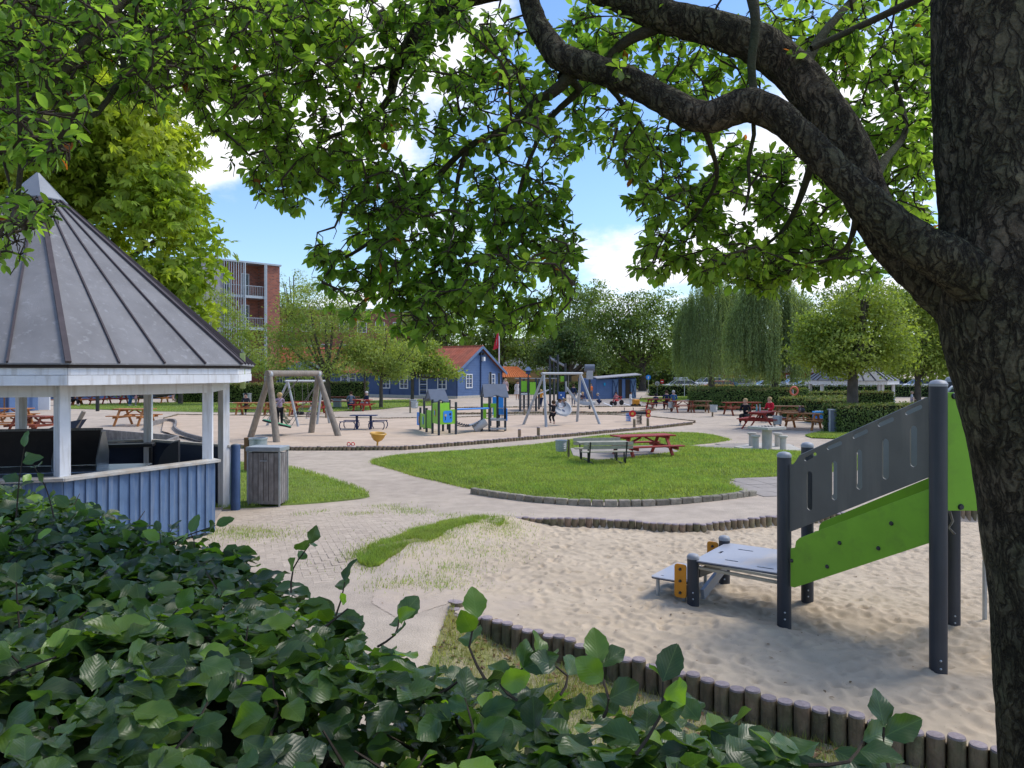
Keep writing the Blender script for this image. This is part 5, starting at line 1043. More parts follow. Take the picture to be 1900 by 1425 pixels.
# weeping trees
def weeping(label, px, d, lobes, n, tr, base_y, lean=0, mk='willow'):
    t = thing('weeping_tree', label, 'tree', (XP(px, d), d, 0)); P, DR = [], []; s = d / F
    for cx, top, bot, rx, w in lobes:
        for _ in range(int(n * w * 1.9)):
            a = R_.uniform(0, 2 * PI); r = math.sqrt(R_.random()); X = XP(cx, d) + rx * s * r * math.cos(a); Y = d + rx * s * .8 * r * math.sin(a)
            if mnoise.noise(Vector((X * .9 + d, Y * .9, 0))) < -.2: continue
            zt_ = ZY(top, d) - (1 - math.sqrt(max(0, 1 - r * r))) * (ZY(top, d) - ZY(bot, d)) * .55; zb = ZY(bot, d) + R_.uniform(0, .9) + .5 * mnoise.noise(Vector((X * .5, Y * .5, 0))) * 2
            z = zt_ - R_.random() * .25 * (zt_ - zb); L = min(z - zb, R_.uniform(1.6, 4.2)); k = int(L / .085); ph = R_.uniform(0, 6)
            for i in range(k): P.append((X + .06 * math.sin(i * .35 + ph) + R_.gauss(0, .03), Y + .06 * math.cos(i * .3 + ph) + R_.gauss(0, .03), z - L * i / k)); DR.append((R_.gauss(0, .5), R_.gauss(0, .5), -1))
    P = np.array(P); DR = np.array(DR); nr = rng.normal(0, 1, P.shape) + np.array([0, -.5, .3])
    scatter('crown', LN_, P - np.array(t.location), rotframes(DR, nr), rng.uniform(.12, .21, len(P)), m_lf[mk], t, False)
    mb = MB(); H_ = ZY(min(l[1] for l in lobes), d); Pt = smoothpath([Vector((0, 0, -.2)), Vector((lean * .4, 0, H_ * .3)), Vector((lean, 0, H_ * .62))], .4); mb.tube(Pt, [tr * (1.2 - 1.0 * i / len(Pt)) for i in range(len(Pt))], 12, wob=.15); mb.build('trunk', m_trunk, t, smooth=60)
    mb = MB()
    for l in lobes:
        c = Vector((XP(l[0], d) - t.location.x, 0, ZY(l[1], d) - .6)); a = Vector((lean * .4, 0, H_ * .4)); Q = smoothpath([a, a.lerp(c, .5) + Vector((0, 0, .3)), c], .4); mb.tube(Q, [tr * .5 * (1 - .8 * i / len(Q)) for i in range(len(Q))], 6)
    mb.build('limbs', m_trunk, t, smooth=60); return t
weeping('weeping birch with leaning dark trunk rising behind the red tables', 1440, 52, [(1430, 478, 690, 54, 1.3), (1380, 540, 690, 40, 1.0), (1478, 530, 700, 42, 1.0), (1440, 610, 714, 62, 1.2), (1500, 580, 660, 26, .5), (1405, 455, 600, 34, .5)], 420, .24, 757, -.35)
weeping('broad weeping tree hanging low over the far long hedge', 1320, 70, [(1320, 490, 700, 50, 1.3), (1280, 545, 705, 32, .9), (1362, 520, 700, 38, 1.0), (1315, 590, 714, 60, 1.1), (1390, 580, 706, 26, .6)], 520, .3, 745)
# far tree belt (reads as one mass) and the dark wood behind the shed
E = []
for i in range(60):
    px = -500 + i * 52; dd = R_.uniform(132, 150); c = U(px, 668 + R_.uniform(-14, 8), dd); s = dd / F; E.append((c.x, c.y, c.z, 46 * s, 30 * s, R_.uniform(26, 44) * s))
o = crown_leaves('far_treeline', E, 26000, .6, m_lf['mid'], None, (0, 0, 0), 2.0, 14); o['kind'] = 'stuff'; o['label'] = 'distant belt of green trees behind all the buildings'; o['category'] = 'trees'
E = []
for i in range(16):
    px = 1095 + i * 14; dd = R_.uniform(104, 112); c = U(px, 690 + R_.uniform(-10, 6), dd); s = dd / F; E.append((c.x, c.y, c.z, 18 * s, 18 * s, 24 * s))
o = crown_leaves('undergrowth', E, 9000, .35, m_lf['dark'], None, (0, 0, 0), 1.2, 14); o['kind'] = 'stuff'; o['label'] = 'dark shady undergrowth behind the blue shed'; o['category'] = 'bushes'
def hedge(label, P0, P1, h, th, mk='hedge', n=3500, size=.11, cat='hedge', top=.5, base=0.):
    """clipped hedge from ground point P0 to P1 (front line), depth th behind it"""
    a, b = Vector((*P0, 0)), Vector((*P1, 0)); u = (b - a).normalized(); nrm = Vector((-u.y, u.x, 0)); L = (b - a).length
    if nrm.y < 0: nrm = -nrm
    t = thing('hedge', label, cat, a + Vector((0, 0, base))); mb = MB(); ins = size * .6
    c = u * L / 2 + nrm * th / 2; mb.box((c.x, c.y, (h - ins) / 2), (L - 2 * ins, th - 2 * ins, h - ins), math.atan2(u.y, u.x)); mb.build('hedge_body', m_hin, t)
    A = [L * h, L * th, th * h, th * h]; w = np.array(A) / sum(A); face = rng.choice(4, n, p=w); s1, s2 = rng.random(n), rng.random(n); bu = .5 * size * rng.normal(size=n) - .2 * size
    X = np.where(face < 2, s1 * L, np.where(face == 2, -bu, L + bu)); Y = np.where(face == 0, -bu, np.where(face == 1, s2 * th, s1 * th)); Z = np.where(face == 1, h + bu + .03 * vnoise(X, Y, .9, 31), s2 * h)
    rnd_ = .05 * vnoise(X + Z * 2, Y * 2 + Z, 1.1, 33); Y = Y + np.where(face == 0, rnd_, 0)
    N3 = np.array([[0, -1, .4], [0, 0, 1], [-1, 0, .3], [1, 0, .3]])[face] + rng.normal(0, .45, (n, 3)); DR = rng.normal(0, 1, (n, 3)); M3 = np.array([[u.x, nrm.x, 0], [u.y, nrm.y, 0], [0, 0, 1]])
    P = np.stack([X, Y, Z], 1) @ M3.T; N3 = N3 @ M3.T; Rm_ = rotframes(DR - N3 * (DR * N3).sum(1, keepdims=True) / (N3 ** 2).sum(1, keepdims=True), N3); ss = size * rng.uniform(.7, 1.4, n)
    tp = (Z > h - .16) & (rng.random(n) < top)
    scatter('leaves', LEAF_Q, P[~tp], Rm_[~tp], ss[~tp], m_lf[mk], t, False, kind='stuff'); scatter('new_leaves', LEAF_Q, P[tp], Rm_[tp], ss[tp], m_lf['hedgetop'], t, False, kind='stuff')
    return t
m_hin = D.materials['hedge_inside']
hedge('long low clipped hedge in front of the parked cars', G(1205, 735), G(2050, 738), 1.12, 1.2, n=9000, size=.16)
hedge('low hedge running behind the parked cars', (XP(1190, 112), 112), (XP(2100, 112), 112), 1.55, 1.5, n=6000, size=.22)
hedge('tall clipped hedge behind the red picnic tables on the right', G(1280, 760), G(1500, 762), 1.42, 1.3, n=9500, size=.12)
hedge('clipped hedge with pale top in front of the far grey roofed pavilion', G(1475, 758), G(1660, 757), 1.12, 1.1, n=5000, size=.12)
hedge('short square hedge behind the brown picnic tables', G(1468, 775), G(1590, 772), 1.10, 1.1, n=4200, size=.11)
hedge('clipped hedge with reddish tips beside the litter cage', G(1560, 806), G(1790, 800), 1.18, 1.2, n=9500, size=.085)
hedge('narrow hedge bay between litter cage and brown table', G(1528, 786), G(1592, 784), 1.14, 1.3, n=3200, size=.09)
hedge('straight clipped hedge behind the orange picnic tables', G(325, 747), G(592, 745), 1.5, 1.2, n=8500, size=.14)
hedge('short clipped hedge in front of the blue wing', (XP(608, 70), 70), (XP(680, 70), 70), 1.55, 1.0, n=2500, size=.14)
hedge('low bright hedge left of the blue shed', (XP(942, 84), 84), (XP(1104, 84), 84), 1.3, 1.2, 'hedge', n=5000, size=.17, top=.9)
# ------------------------------------------------------------------ buildings
m_brick = mat('brick_wall', (.34, .13, .085), .9, .15, 3, .1, 20, .15, col2=(.28, .11, .08), mixs=2, rnd=0)
def brick_ex():
    m = m_brick; N = m.node_tree.nodes; L = m.node_tree.links; p = N['Principled BSDF']; tcn = N.new('ShaderNodeTexCoord'); b = N.new('ShaderNodeTexBrick')
    sp = N.new('ShaderNodeSeparateXYZ'); L.new(tcn.outputs['Object'], sp.inputs[0]); ad = N.new('ShaderNodeMath'); L.new(sp.outputs[0], ad.inputs[0]); L.new(sp.outputs[1], ad.inputs[1]); cb = N.new('ShaderNodeCombineXYZ'); L.new(ad.outputs[0], cb.inputs[0]); L.new(sp.outputs[2], cb.inputs[1])
    L.new(cb.outputs[0], b.inputs['Vector']); b.inputs['Scale'].default_value = 1; b.inputs['Brick Width'].default_value = .5; b.inputs['Row Height'].default_value = .16; b.inputs['Mortar Size'].default_value = .014
    b.inputs['Color1'].default_value = (.40, .14, .09, 1); b.inputs['Color2'].default_value = (.22, .09, .07, 1); b.inputs['Mortar'].default_value = (.3, .2, .16, 1); L.new(b.outputs['Color'], p.inputs['Base Color'])
brick_ex()
m_tile = mat('roof_tile', (.42, .115, .065), .85, .2, 1.5, .2, 20, .15, col2=(.30, .11, .07), mixs=.6, rnd=.1)
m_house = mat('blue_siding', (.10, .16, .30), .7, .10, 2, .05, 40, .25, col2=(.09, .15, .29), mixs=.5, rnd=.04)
m_housed = mat('blue_trim', (.035, .06, .13), .7, .1, 2, .05, 40, .25, rnd=0)
m_glass = mat('window_glass', (.03, .035, .04), .12, .1, 2, 0, None, .6, rnd=.1)
m_wwhite = mat('window_white', (.72, .73, .74), .5, .04, 3, 0, None, .3, rnd=0)
m_concg = mat('grey_cladding', (.36, .35, .36), .85, .1, 1.5, .1, 20, .15, rnd=0, extra=streak(.1, 1, 4, (.25, .24, .25), .4))
m_whitew = mat('white_wall', (.72, .73, .74), .8, .05, 1, .05, 20, .2, rnd=0)
m_ochre = mat('ochre_wall', (.40, .27, .13), .85, .1, 1, .05, 20, .2, rnd=0)
class Fr:      # a wall's own frame: s along, o outward, z up
    def __init__(s, root, a, b):
        s.root = root; s.a = Vector((*a[:2], 0)); s.u = (Vector((*b[:2], 0)) - s.a); s.L = s.u.length; s.u.normalize(); s.n = Vector((s.u.y, -s.u.x, 0)); s.rz = math.atan2(s.u.y, s.u.x)
    def box(s, nm, s0, s1, z0, z1, o0, o1, m, par=None, **k):
        c = s.a + s.u * (s0 + s1) / 2 + s.n * (o0 + o1) / 2 + Vector((0, 0, (z0 + z1) / 2)) - s.root.location
        return MB().box(tuple(c), (s1 - s0, abs(o1 - o0), z1 - z0), s.rz).build(nm, m, par or s.root, **k)
    def window(s, c, z0, w, h, nx=2, ny=3, nm='window', fm=None, off=.0):
        fm = fm or m_wwhite; g = s.box(nm, c - w / 2, c + w / 2, z0, z0 + h, off, off + .03, m_glass)
        for a, b, e, f in ((-w / 2 - .04, -w / 2 + .05, 0, h), (w / 2 - .05, w / 2 + .04, 0, h), (-w / 2 + .05, w / 2 - .05, h - .09, h), (-w / 2 + .05, w / 2 - .05, 0, .09)): s.box('frame', c + a, c + b, z0 + e, z0 + f, off + .01, off + .09, fm, g)
        for i in range(1, nx): x = c - w / 2 + w * i / nx; s.box('glazing_bar', x - .03, x + .03, z0 + .09, z0 + h - .09, off + .03, off + .07, fm, g)
        for i in range(1, ny): z = z0 + h * i / ny; s.box('glazing_bar', c - w / 2 + .05, c + w / 2 - .05, z - .02, z + .02, off + .03, off + .065, fm, g)
        return g
    def px(s, px):      # along-distance of the wall point seen at column px
        k = (px - 950) / F; return (s.a.x - k * s.a.y) / (k * s.u.y - s.u.x)
    def siding(s, z0, z1, holes=(), step=.16, nm='siding', m=None, gable=None):
        mb = MB(); z = z0
        while z < z1 - .02:
            h = min(step, z1 - z); s0, s1 = 0.0, s.L
            if gable and z > gable[0]: f = (z - gable[0] + h) / (gable[1] - gable[0]); s0, s1 = s.L / 2 * f, s.L - s.L / 2 * f
            if s1 - s0 > .1:
                c0 = s.a + s.u * s0 - s.root.location; c1 = s.a + s.u * s1 - s.root.location; n1, n2 = s.n * .045, s.n * .012
                vs = [c0 + n1, c1 + n1, c1 + n2, c0 + n2, c0 - s.n * .02, c1 - s.n * .02]; zz = [z, z, z + h, z + h, z, z]
                mb.add([(v.x, v.y, q) for v, q in zip(vs, zz)], [(0, 1, 2, 3), (4, 5, 1, 0)])
            z += h
        return mb.build(nm, m or m_house, s.root, kind='stuff')
hs_ = thing('blue_house', 'long blue boarded house with red tiled roof and white windows behind the play area', 'house', (-5.15, 70, 0))
A_ = (-5.15, 70.0); B_ = (-31.9, 87.6); uL = Vector((B_[0] - A_[0], B_[1] - A_[1])).normalized(); gx = Vector((-uL.y, uL.x)); gx = gx if gx.x > 0 else -gx; C_ = (A_[0] + gx.x * 7.5, A_[1] + gx.y * 7.5); D_ = (B_[0] + gx.x * 7.5, B_[1] + gx.y * 7.5)
front = Fr(hs_, B_, A_); gab = Fr(hs_, A_, C_); ez, rz_ = 2.52, 4.85
for f, nm in ((front, 'wall'), (gab, 'wall')): f.box(nm, 0, f.L, 0, ez if f is front else ez, -.2, -.02, m_house)
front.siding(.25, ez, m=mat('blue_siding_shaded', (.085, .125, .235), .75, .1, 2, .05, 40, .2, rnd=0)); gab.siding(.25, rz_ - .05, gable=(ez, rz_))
gm = MB().add([(*(Vector(A_) - Vector(A_)), ez), (*(Vector(C_) - Vector(A_)), ez), (*((Vector(C_) - Vector(A_)) / 2), rz_)], [(0, 1, 2)]).build('gable_wall', m_house, hs_)
front.box('plinth', 0, front.L, 0, .25, 0, .06, m_conc); gab.box('plinth', .06, gab.L, 0, .25, 0, .06, m_conc)
for s_ in (.0, gab.L - .12): gab.box('corner_board', s_, s_ + .12, .25, ez, .0, .07, m_housed)
gab.box('downpipe', gab.L * .5 - .05, gab.L * .5 + .05, .25, rz_ - .45, .05, .13, m_housed)
for p in (860.6 + 9, 912): gab.window(gab.px(p), .95, .95, 1.35)
for p in (717, 750, 821, 640, 600, 560, 520): front.window(front.px(p), .85, 1.0, 1.35)
for p in (786, 655):
    g = front.window(front.px(p), .25, .95, 2.1, 1, 4, 'glazed_door')
for s_ in np.arange(2, front.L - 1, 3.1): front.box('wall_batten', s_, s_ + .1, .25, ez, .04, .075, m_housed)
front.box('notice', front.px(697), front.px(702), 1.7, 2.2, .06, .09, mat('yellow_sign', (.6, .55, .05), .6)); front.box('notice', front.px(703), front.px(708), 1.7, 2.2, .06, .09, mat('cyan_sign', (.02, .35, .6), .6))
gab.box('floodlight', gab.L * .5 + .12, gab.L * .5 + .4, 3.55, 3.95, .1, .35, m_wwhite)
for s_ in (-.25, .2): gab.box('lamp', gab.L * .5 + s_, gab.L * .5 + s_ + .18, 4.15, 4.35, .08, .3, m_black)
# roof: rows of tiles as real ridged strips
def roof_slope(root, e0, e1, r0, r1, nrib, nm='roof_slope', m=None):
    e0, e1, r0, r1 = [Vector(q) - root.location for q in (e0, e1, r0, r1)]; vs = []; fs = []; nrm = (e1 - e0).cross(r0 - e0).normalized()
    if nrm.z < 0: nrm = -nrm
    for i in range(nrib * 4 + 1):
        f = i / (nrib * 4); h = .035 * (0, 1, 1.2, .6)[i % 4]
        for j in range(9): g = j / 8; p = e0.lerp(e1, f).lerp(r0.lerp(r1, f), g) + nrm * (h + (.02 if j % 2 else 0)); vs.append(tuple(p))
    k = 9; n = nrib * 4
    for i in range(n):
        for j in range(8): fs.append((i * k + j, (i + 1) * k + j, (i + 1) * k + j + 1, i * k + j + 1))
    o = MB(); o.v = vs; o.f = fs; return o.build(nm, m or m_tile, root)
oh = .45; mid0 = Vector((A_[0] + gx.x * 3.75, A_[1] + gx.y * 3.75)); mid1 = Vector((B_[0] + gx.x * 3.75, B_[1] + gx.y * 3.75)); ua = -uL * .35
def V3(p, z): return (p[0], p[1], z)
ev0 = Vector(A_) - gx * oh + ua; ev1 = Vector(B_) - gx * oh; es = ez - oh * (rz_ - ez) / 3.75
roof_slope(hs_, V3(ev0, es + .12), V3(ev1, es + .12), V3(mid0 + ua, rz_ + .12), V3(mid1, rz_ + .12), 95)
roof_slope(hs_, V3(Vector(C_) + gx * oh + ua, es + .12), V3(Vector(D_) + gx * oh, es + .12), V3(mid0 + ua, rz_ + .12), V3(mid1, rz_ + .12), 95)
l0 = Vector(V3(mid0 + ua, rz_ + .05)) - hs_.location
for e in (Vector(V3(ev0, es + .05)), Vector(V3(Vector(C_) + gx * oh + ua, es + .05))):
    MB().bar(l0, e - hs_.location, .04, .24).build('verge_board', m_blue, hs_)
MB().bar(Vector(V3(ev0, es + .0)) - hs_.location, Vector(V3(ev1, es + .0)) - hs_.location, .12, .1).build('gutter', m_housed, hs_)
MB().bar(Vector(V3(mid0 + ua, rz_ + .16)) - hs_.location, Vector(V3(mid1, rz_ + .16)) - hs_.location, .22, .12).build('ridge', m_tile, hs_)
# small navy porch roof in front of the wing
kp = thing('navy_kiosk', 'small dark navy hipped shelter behind the timber swing', 'shelter', (XP(566, 66), 66, 0))
w = 3.4
for sx_ in (-1, 1):
    for sy_ in (-1, 1): MB().box((sx_ * (w / 2 - .3), sy_ * (w / 2 - .3), 1.15), (.14, .14, 2.3)).build('post', m_housed, kp)
MB().add([(-w / 2 * 1.3, -w / 2, 2.3), (w / 2 * 1.3, -w / 2, 2.3), (w / 2 * 1.3, w / 2, 2.3), (-w / 2 * 1.3, w / 2, 2.3), (-.3, 0, 3.5), (.3, 0, 3.5)], [(0, 1, 5, 4), (1, 2, 5), (2, 3, 4, 5), (3, 0, 4), (3, 2, 1, 0)]).build('roof', mat('slate', (.07, .09, .13), .6), kp)
MB().box((0, 1.3, 1.0), (3.4, .06, 2.0)).build('back_wall', m_navy, kp)
# left blue buildings
lb = thing('blue_wing', 'low blue boarded building seen between the pavilion posts', 'house', (XP(60, 66), 66, 0))
f = Fr(lb, (XP(62, 66), 66), (XP(335, 71), 71)); f.box('wall', 0, f.L, 0, 2.6, -.3, -.02, m_house); f.siding(.1, 2.6)
for s_ in np.arange(.4, f.L, 2.6): f.box('wall_batten', s_, s_ + .14, .1, 2.6, .04, .09, m_blue)
for p in (282, 318): f.window(f.px(p), 1.2, 1.2, 1.1, 2, 2)
mb = MB(); a = f.a - lb.location; b = f.a + f.u * f.L - lb.location; mb.add([(a.x, a.y - .5, 2.5), (b.x, b.y - .5, 2.5), (b.x, b.y + 4, 4.6), (a.x, a.y + 4, 4.6)], [(0, 1, 2, 3)]); mb.build('roof', m_tile, lb)
lb2 = thing('blue_shed_corner', 'corner of a second blue boarded house at the far left edge', 'house', (XP(0, 47), 47, 0))
f = Fr(lb2, (XP(-260, 47), 47), (XP(17, 47), 47)); f.box('wall', 0, f.L, 0, 2.4, -3, -.02, m_house); f.siding(.1, 2.4); f.box('corner_board', f.L - .16, f.L, 0, 2.4, .0, .08, m_housed)
f.box('white_door', f.L + .35, f.L + 1.1, .05, 2.1, -2.4, -2.3, m_wwhite)
f = Fr(lb2, (XP(22, 60), 60), (XP(62, 60), 60)); f.box('store_wall', 0, f.L, 0, 2.4, -.2, 0, m_whitew); f.box('store_door', .5, 1.3, 0, 2, .01, .05, m_bwood)
# brick flats with balconies
bf = thing('brick_flats', 'four storey brick flats with steel balconies and thin vertical slats', 'apartment building', (XP(380, 78), 78, 0))
pa = (XP(376, 78), 78); pb = (XP(519, 84), 84); f = Fr(bf, pa, pb); T_ = 14.2
xs_ = [f.px(p) for p in (414, 452, 492)]
f.box('grey_wall', 0, xs_[0], 0, T_, -8, 0, m_concg); f.box('brick_wall', xs_[2], f.L, 0, T_, -8, 0, m_brick); f.box('recess_wall', xs_[0], xs_[2], 0, T_, -8, -1.7, m_brick)
for s_ in np.arange(.3, xs_[0], .55): f.box('cladding_seam', s_, s_ + .05, 0, T_, .0, .04, m_concg)
f.box('roof_slab', -.2, f.L + .1, T_, T_ + .18, -8.1, .25, m_galv)
f.box('roof_ledge', .3, 1.9, T_ + .18, T_ + .6, -3, -.5, m_concg)
for i in range(7): f.box('roof_rail', .4 + i * .25, .43 + i * .25, T_ + .6, T_ + 1.7, -.6, -.57, m_galv)
f.box('roof_rail', .35, 2.0, T_ + 1.68, T_ + 1.72, -.6, -.56, m_galv)
fl = [10.75, 7.3, 3.9]
for z in fl:
    f.box('balcony_slab', xs_[0], xs_[2], z - .28, z, -1.69, .12, m_galv)
    rl = f.box('balcony_railing', xs_[0], xs_[2], z + 1.0, z + 1.06, .05, .1, m_galv)
    for s_ in np.arange(xs_[1] + .1, xs_[2], .2): f.box('baluster', s_, s_ + .03, z, z + 1.0, .06, .09, m_galv, rl)
for z in fl + [.3]:
    f.window((xs_[0] + xs_[1]) / 2 - .3, z + .05, 1.3, 2.6, 2, 1, off=-1.69); f.window(xs_[1] + .95, z + .05, .8, 2.5, 1, 1, off=-1.69)
for s_ in np.linspace(xs_[0], xs_[1] - .15, 9): f.box('vertical_slat', s_, s_ + .07, 0, T_, .14, .20, m_galv)
for s_ in (xs_[1], xs_[2] - .2, xs_[2] - .02): f.box('steel_column', s_, s_ + .13, 0, T_, .13, .26, m_galv)
b2 = thing('brick_block', 'long dark red brick block with flat roof behind the feathery trees', 'building', (XP(640, 100), 100, 0))
f = Fr(b2, (XP(515, 97), 97), (XP(790, 104), 104)); f.box('wall', 0, f.L, 0, 10.6, -8, 0, m_brick); f.box('roof', -.3, f.L + .3, 10.6, 10.9, -8.3, .3, m_galv)
for z in (1.5, 4.6, 7.7):
    for s_ in np.arange(1.2, f.L - 1, 2.4): f.window(s_, z, 1.2, 1.5, 2, 1)
b3 = thing('red_roofed_house', 'low house with weathered pink red tiles left of the blue wing', 'house', (XP(520, 90), 90, 0))
f = Fr(b3, (XP(435, 88), 88), (XP(640, 95), 95)); f.box('wall', 0, f.L, 0, 2.6, -7, 0, m_brick)
a = f.a; b = f.a + f.u * f.L; roof_slope(b3, (a.x, a.y - .4, 2.5), (b.x, b.y - .4, 2.5), (a.x, a.y + 3.5, 5.6), (b.x, b.y + 3.5, 5.6), 50)
b4 = thing('white_building', 'white modern building with dark windows behind the dark tree', 'building', (XP(1020, 118), 118, 0))
f = Fr(b4, (XP(930, 118), 118), (XP(1100, 120), 120)); f.box('wall', 0, f.L * .62, 0, 7.4, -8, 0, m_whitew); f.box('wall', f.L * .62, f.L, 0, 5.6, -8, 0, m_whitew); f.box('roof', -.4, f.L * .62 + .3, 7.4, 7.7, -8.4, .4, m_concg)
for s_ in np.arange(1.2, f.L * .6, 2.6):
    for z in (1.2, 4.6): f.window(s_, z, 1.7, 1.5, 2, 1, fm=m_black)
oc = thing('ochre_wall', 'low ochre garden wall in front of the white building', 'wall', (XP(1000, 104), 104, 0)); f = Fr(oc, (XP(940, 104), 104), (XP(1108, 104), 104)); f.box('wall_panel', 0, f.L, 0, 2.7, -.3, 0, m_ochre)
for s_ in np.arange(0, f.L, 2.5): f.box('pier', s_, s_ + .3, 0, 2.85, .0, .1, m_ochre)
rr_ = thing('red_barn', 'long low red building with dark roof behind the car park', 'building', (XP(1370, 128), 128, 0)); f = Fr(rr_, (XP(1225, 128), 128), (XP(1560, 128), 128)); f.box('wall', 0, f.L, 0, 2.4, -6, 0, m_red)
mb = MB(); a = f.a - rr_.location; mb.add([(a.x, -.5, 2.3), (a.x + f.L, -.5, 2.3), (a.x + f.L, 3, 3.6), (a.x, 3, 3.6)], [(0, 1, 2, 3)]); mb.build('roof', m_seam, rr_)
for s_ in np.arange(2, f.L, 4): f.window(s_, .9, 1.2, 1, 2, 1)
oh_ = thing('orange_roofed_hut', 'small open hut with bright orange tiled roof right of the blue house', 'hut', (XP(955, 82), 82, 0))
w, l = 1.5, 1.7
for sx_ in (-1, 1):
    for sy_ in (-1, 1): MB().box((sx_ * w, sy_ * l, 1.0), (.12, .12, 2.0)).build('post', m_bwood, oh_)
m_otile = mat('orange_tile', (.48, .14, .04), .8, .2, 4, .2, 20, .2, rnd=0)
for sg in (-1, 1): roof_slope(oh_, (oh_.location.x - w - .3, 82 + sg * (l + .3), 1.9), (oh_.location.x + w + .3, 82 + sg * (l + .3), 1.9), (oh_.location.x - w - .1, 82, 3.05), (oh_.location.x + w * .2, 82, 3.05), 14, 'roof_slope', m_otile)
# blue shed with two open doors
sh = thing('blue_shed', 'blue lean-to shed with two open crossed doors and a pale mono-pitch roof', 'shed', (*G(1140, 741), 0))
s0 = Vector((*G(1106, 741), 0)); f = Fr(sh, G(1106, 741), G(1180, 739)); Ls = f.L; hL, hR = 1.75, 2.1
sx1 = f.px(1136)
f.siding(.05, 1.85); f.box('wall', 0, sx1, 0, 1.85, -2.6, -.02, m_house); f.box('back_wall', 0, Ls, 0, 1.9, -2.6, -2.5, m_house); f.box('side_wall', Ls - .1, Ls, 0, 1.95, -2.6, -.02, m_house)
D.objects[D.objects[-1].name] if False else None
for s_ in (f.px(1146), f.px(1160)): pass
f.box('door_jamb', f.px(1153), f.px(1158), 0, 1.85, .05, .1, m_house)
for p0, p1 in ((1146, 1153), (1160, 1168)):
    f.box('dark_doorway', f.px(p0), f.px(p1), .0, 1.8, .052, .07, m_brown)
for p0, p1 in ((1136, 1145.5), (1169, 1177)):
    d_ = f.box('door', f.px(p0), f.px(p1), .08, 1.8, .1, .14, m_blue); a = f.a + f.u * f.px(p0) + f.n * .16 - sh.location; b = f.a + f.u * f.px(p1) + f.n * .16 - sh.location
    for z0, z1 in ((.15, 1.7), (1.7, .15)): MB().bar((a.x, a.y, z0), (b.x, b.y, z1), .03, .07).build('brace', m_housed, d_)
for p, c_ in ((1121, (.02, .3, .6)), (1155.5, (.02, .3, .6))): f.box('sign_plate', f.px(p) - .1, f.px(p) + .1, 1.25, 1.5, .06, .08, D.materials['cyan_sign'])
a = f.a - f.u * .2 + f.n * .35 - sh.location; b = f.a + f.u * (Ls + .4) + f.n * .35 - sh.location
mb = MB(); mb.add([(a.x, a.y, 1.86), (b.x, b.y, 2.18), (b.x, b.y + 3.4, 2.3), (a.x, a.y + 3.4, 1.98), (a.x, a.y, 1.94), (b.x, b.y, 2.26), (b.x, b.y + 3.4, 2.38), (a.x, a.y + 3.4, 2.06)], [(3, 2, 1, 0), (4, 5, 6, 7), (0, 1, 5, 4), (1, 2, 6, 5), (2, 3, 7, 6), (3, 0, 4, 7)]); mb.build('roof', m_concg, sh)
# flagpole
fp = thing('flagpole', 'white flagpole with a limp red flag behind the blue house gable', 'flagpole', (XP(926, 77), 77, 0)); MB().tube([(0, 0, 0), (0, 0, 8.0)], [.085, .05], 10).build('pole', m_wwhite, fp, smooth=40); MB().ball((0, 0, 8.05), .09).build('finial', m_wwhite, fp, smooth=40)
vs = []; fs = []
for i in range(13):
    for j in range(5):
        z = 6.9 - 1.95 * i / 12; w = (.06 + .5 * (i / 12) ** .8); x = -.06 - w * j / 4; vs.append((x, .12 * math.sin(j * 1.7 + i * .5), z - .25 * j / 4))
for i in range(12):
    for j in range(4): fs.append((i * 5 + j, i * 5 + j + 1, i * 5 + j + 6, i * 5 + j + 5))
mf = MB(); mf.v = vs; mf.f = fs; mf.build('flag', mat('flag_red', (.55, .03, .05), .8, .1, 2), fp, smooth=80); MB().bar((-.08, .02, 6.9), (-.30, .05, 5.2), .08, .02).build('flag_cross', m_wwhite, fp)
m_dkm = mat('metal_roof', (.12, .135, .155), .6, .1, 2, .05, 20, .3, rnd=0)
# far grey roofed pavilion on the right
p2 = thing('grey_roofed_pavilion', 'far octagonal pavilion with grey metal roof and white posts above the hedges', 'pavilion', (XP(1600, 55), 58, 0)); r = 3.5
p2.location = (XP(1612, 57), 60, 0)
for k in range(8):
    a, b = octo(0, 1, k, 0.39), octo(0, 1, k + 1, .39)
    for j in range(3):
        p = [a.lerp(b, j / 3), a.lerp(b, (j + 1) / 3)]; q = [p[0] * r, p[1] * r, p[1] * .3, p[0] * .3]; vs = [(v.x, v.y, z) for v, z in zip(q, (1.86, 1.86, 4.0, 4.0))]; vs += [(x, y, z - .03) for x, y, z in vs]
        MB().add(vs, [(0, 1, 2, 3), (7, 6, 5, 4), (0, 4, 5, 1), (1, 5, 6, 2), (2, 6, 7, 3), (3, 7, 4, 0)]).build('roof_panel', m_dkm, p2); MB().bar((q[0].x, q[0].y, 1.9), (q[3].x, q[3].y, 4.03), .05, .05).build('roof_seam', m_seam, p2)
    p, q = a * 3.42, b * 3.42; MB().bar((p.x, p.y, 1.70), (q.x, q.y, 1.70), .03, .3).build('fascia_board', m_white, p2)
    p = a * 3.0; MB().box((p.x, p.y, .8), (.2, .2, 1.6)).build('post', m_white, p2)
    if k in (6, 7, 0): p, q = a * 3.1, b * 3.1; MB().bar((p.x, p.y, .35), (q.x, q.y, .35), .05, .5).build('wall_panel', m_blue, p2)
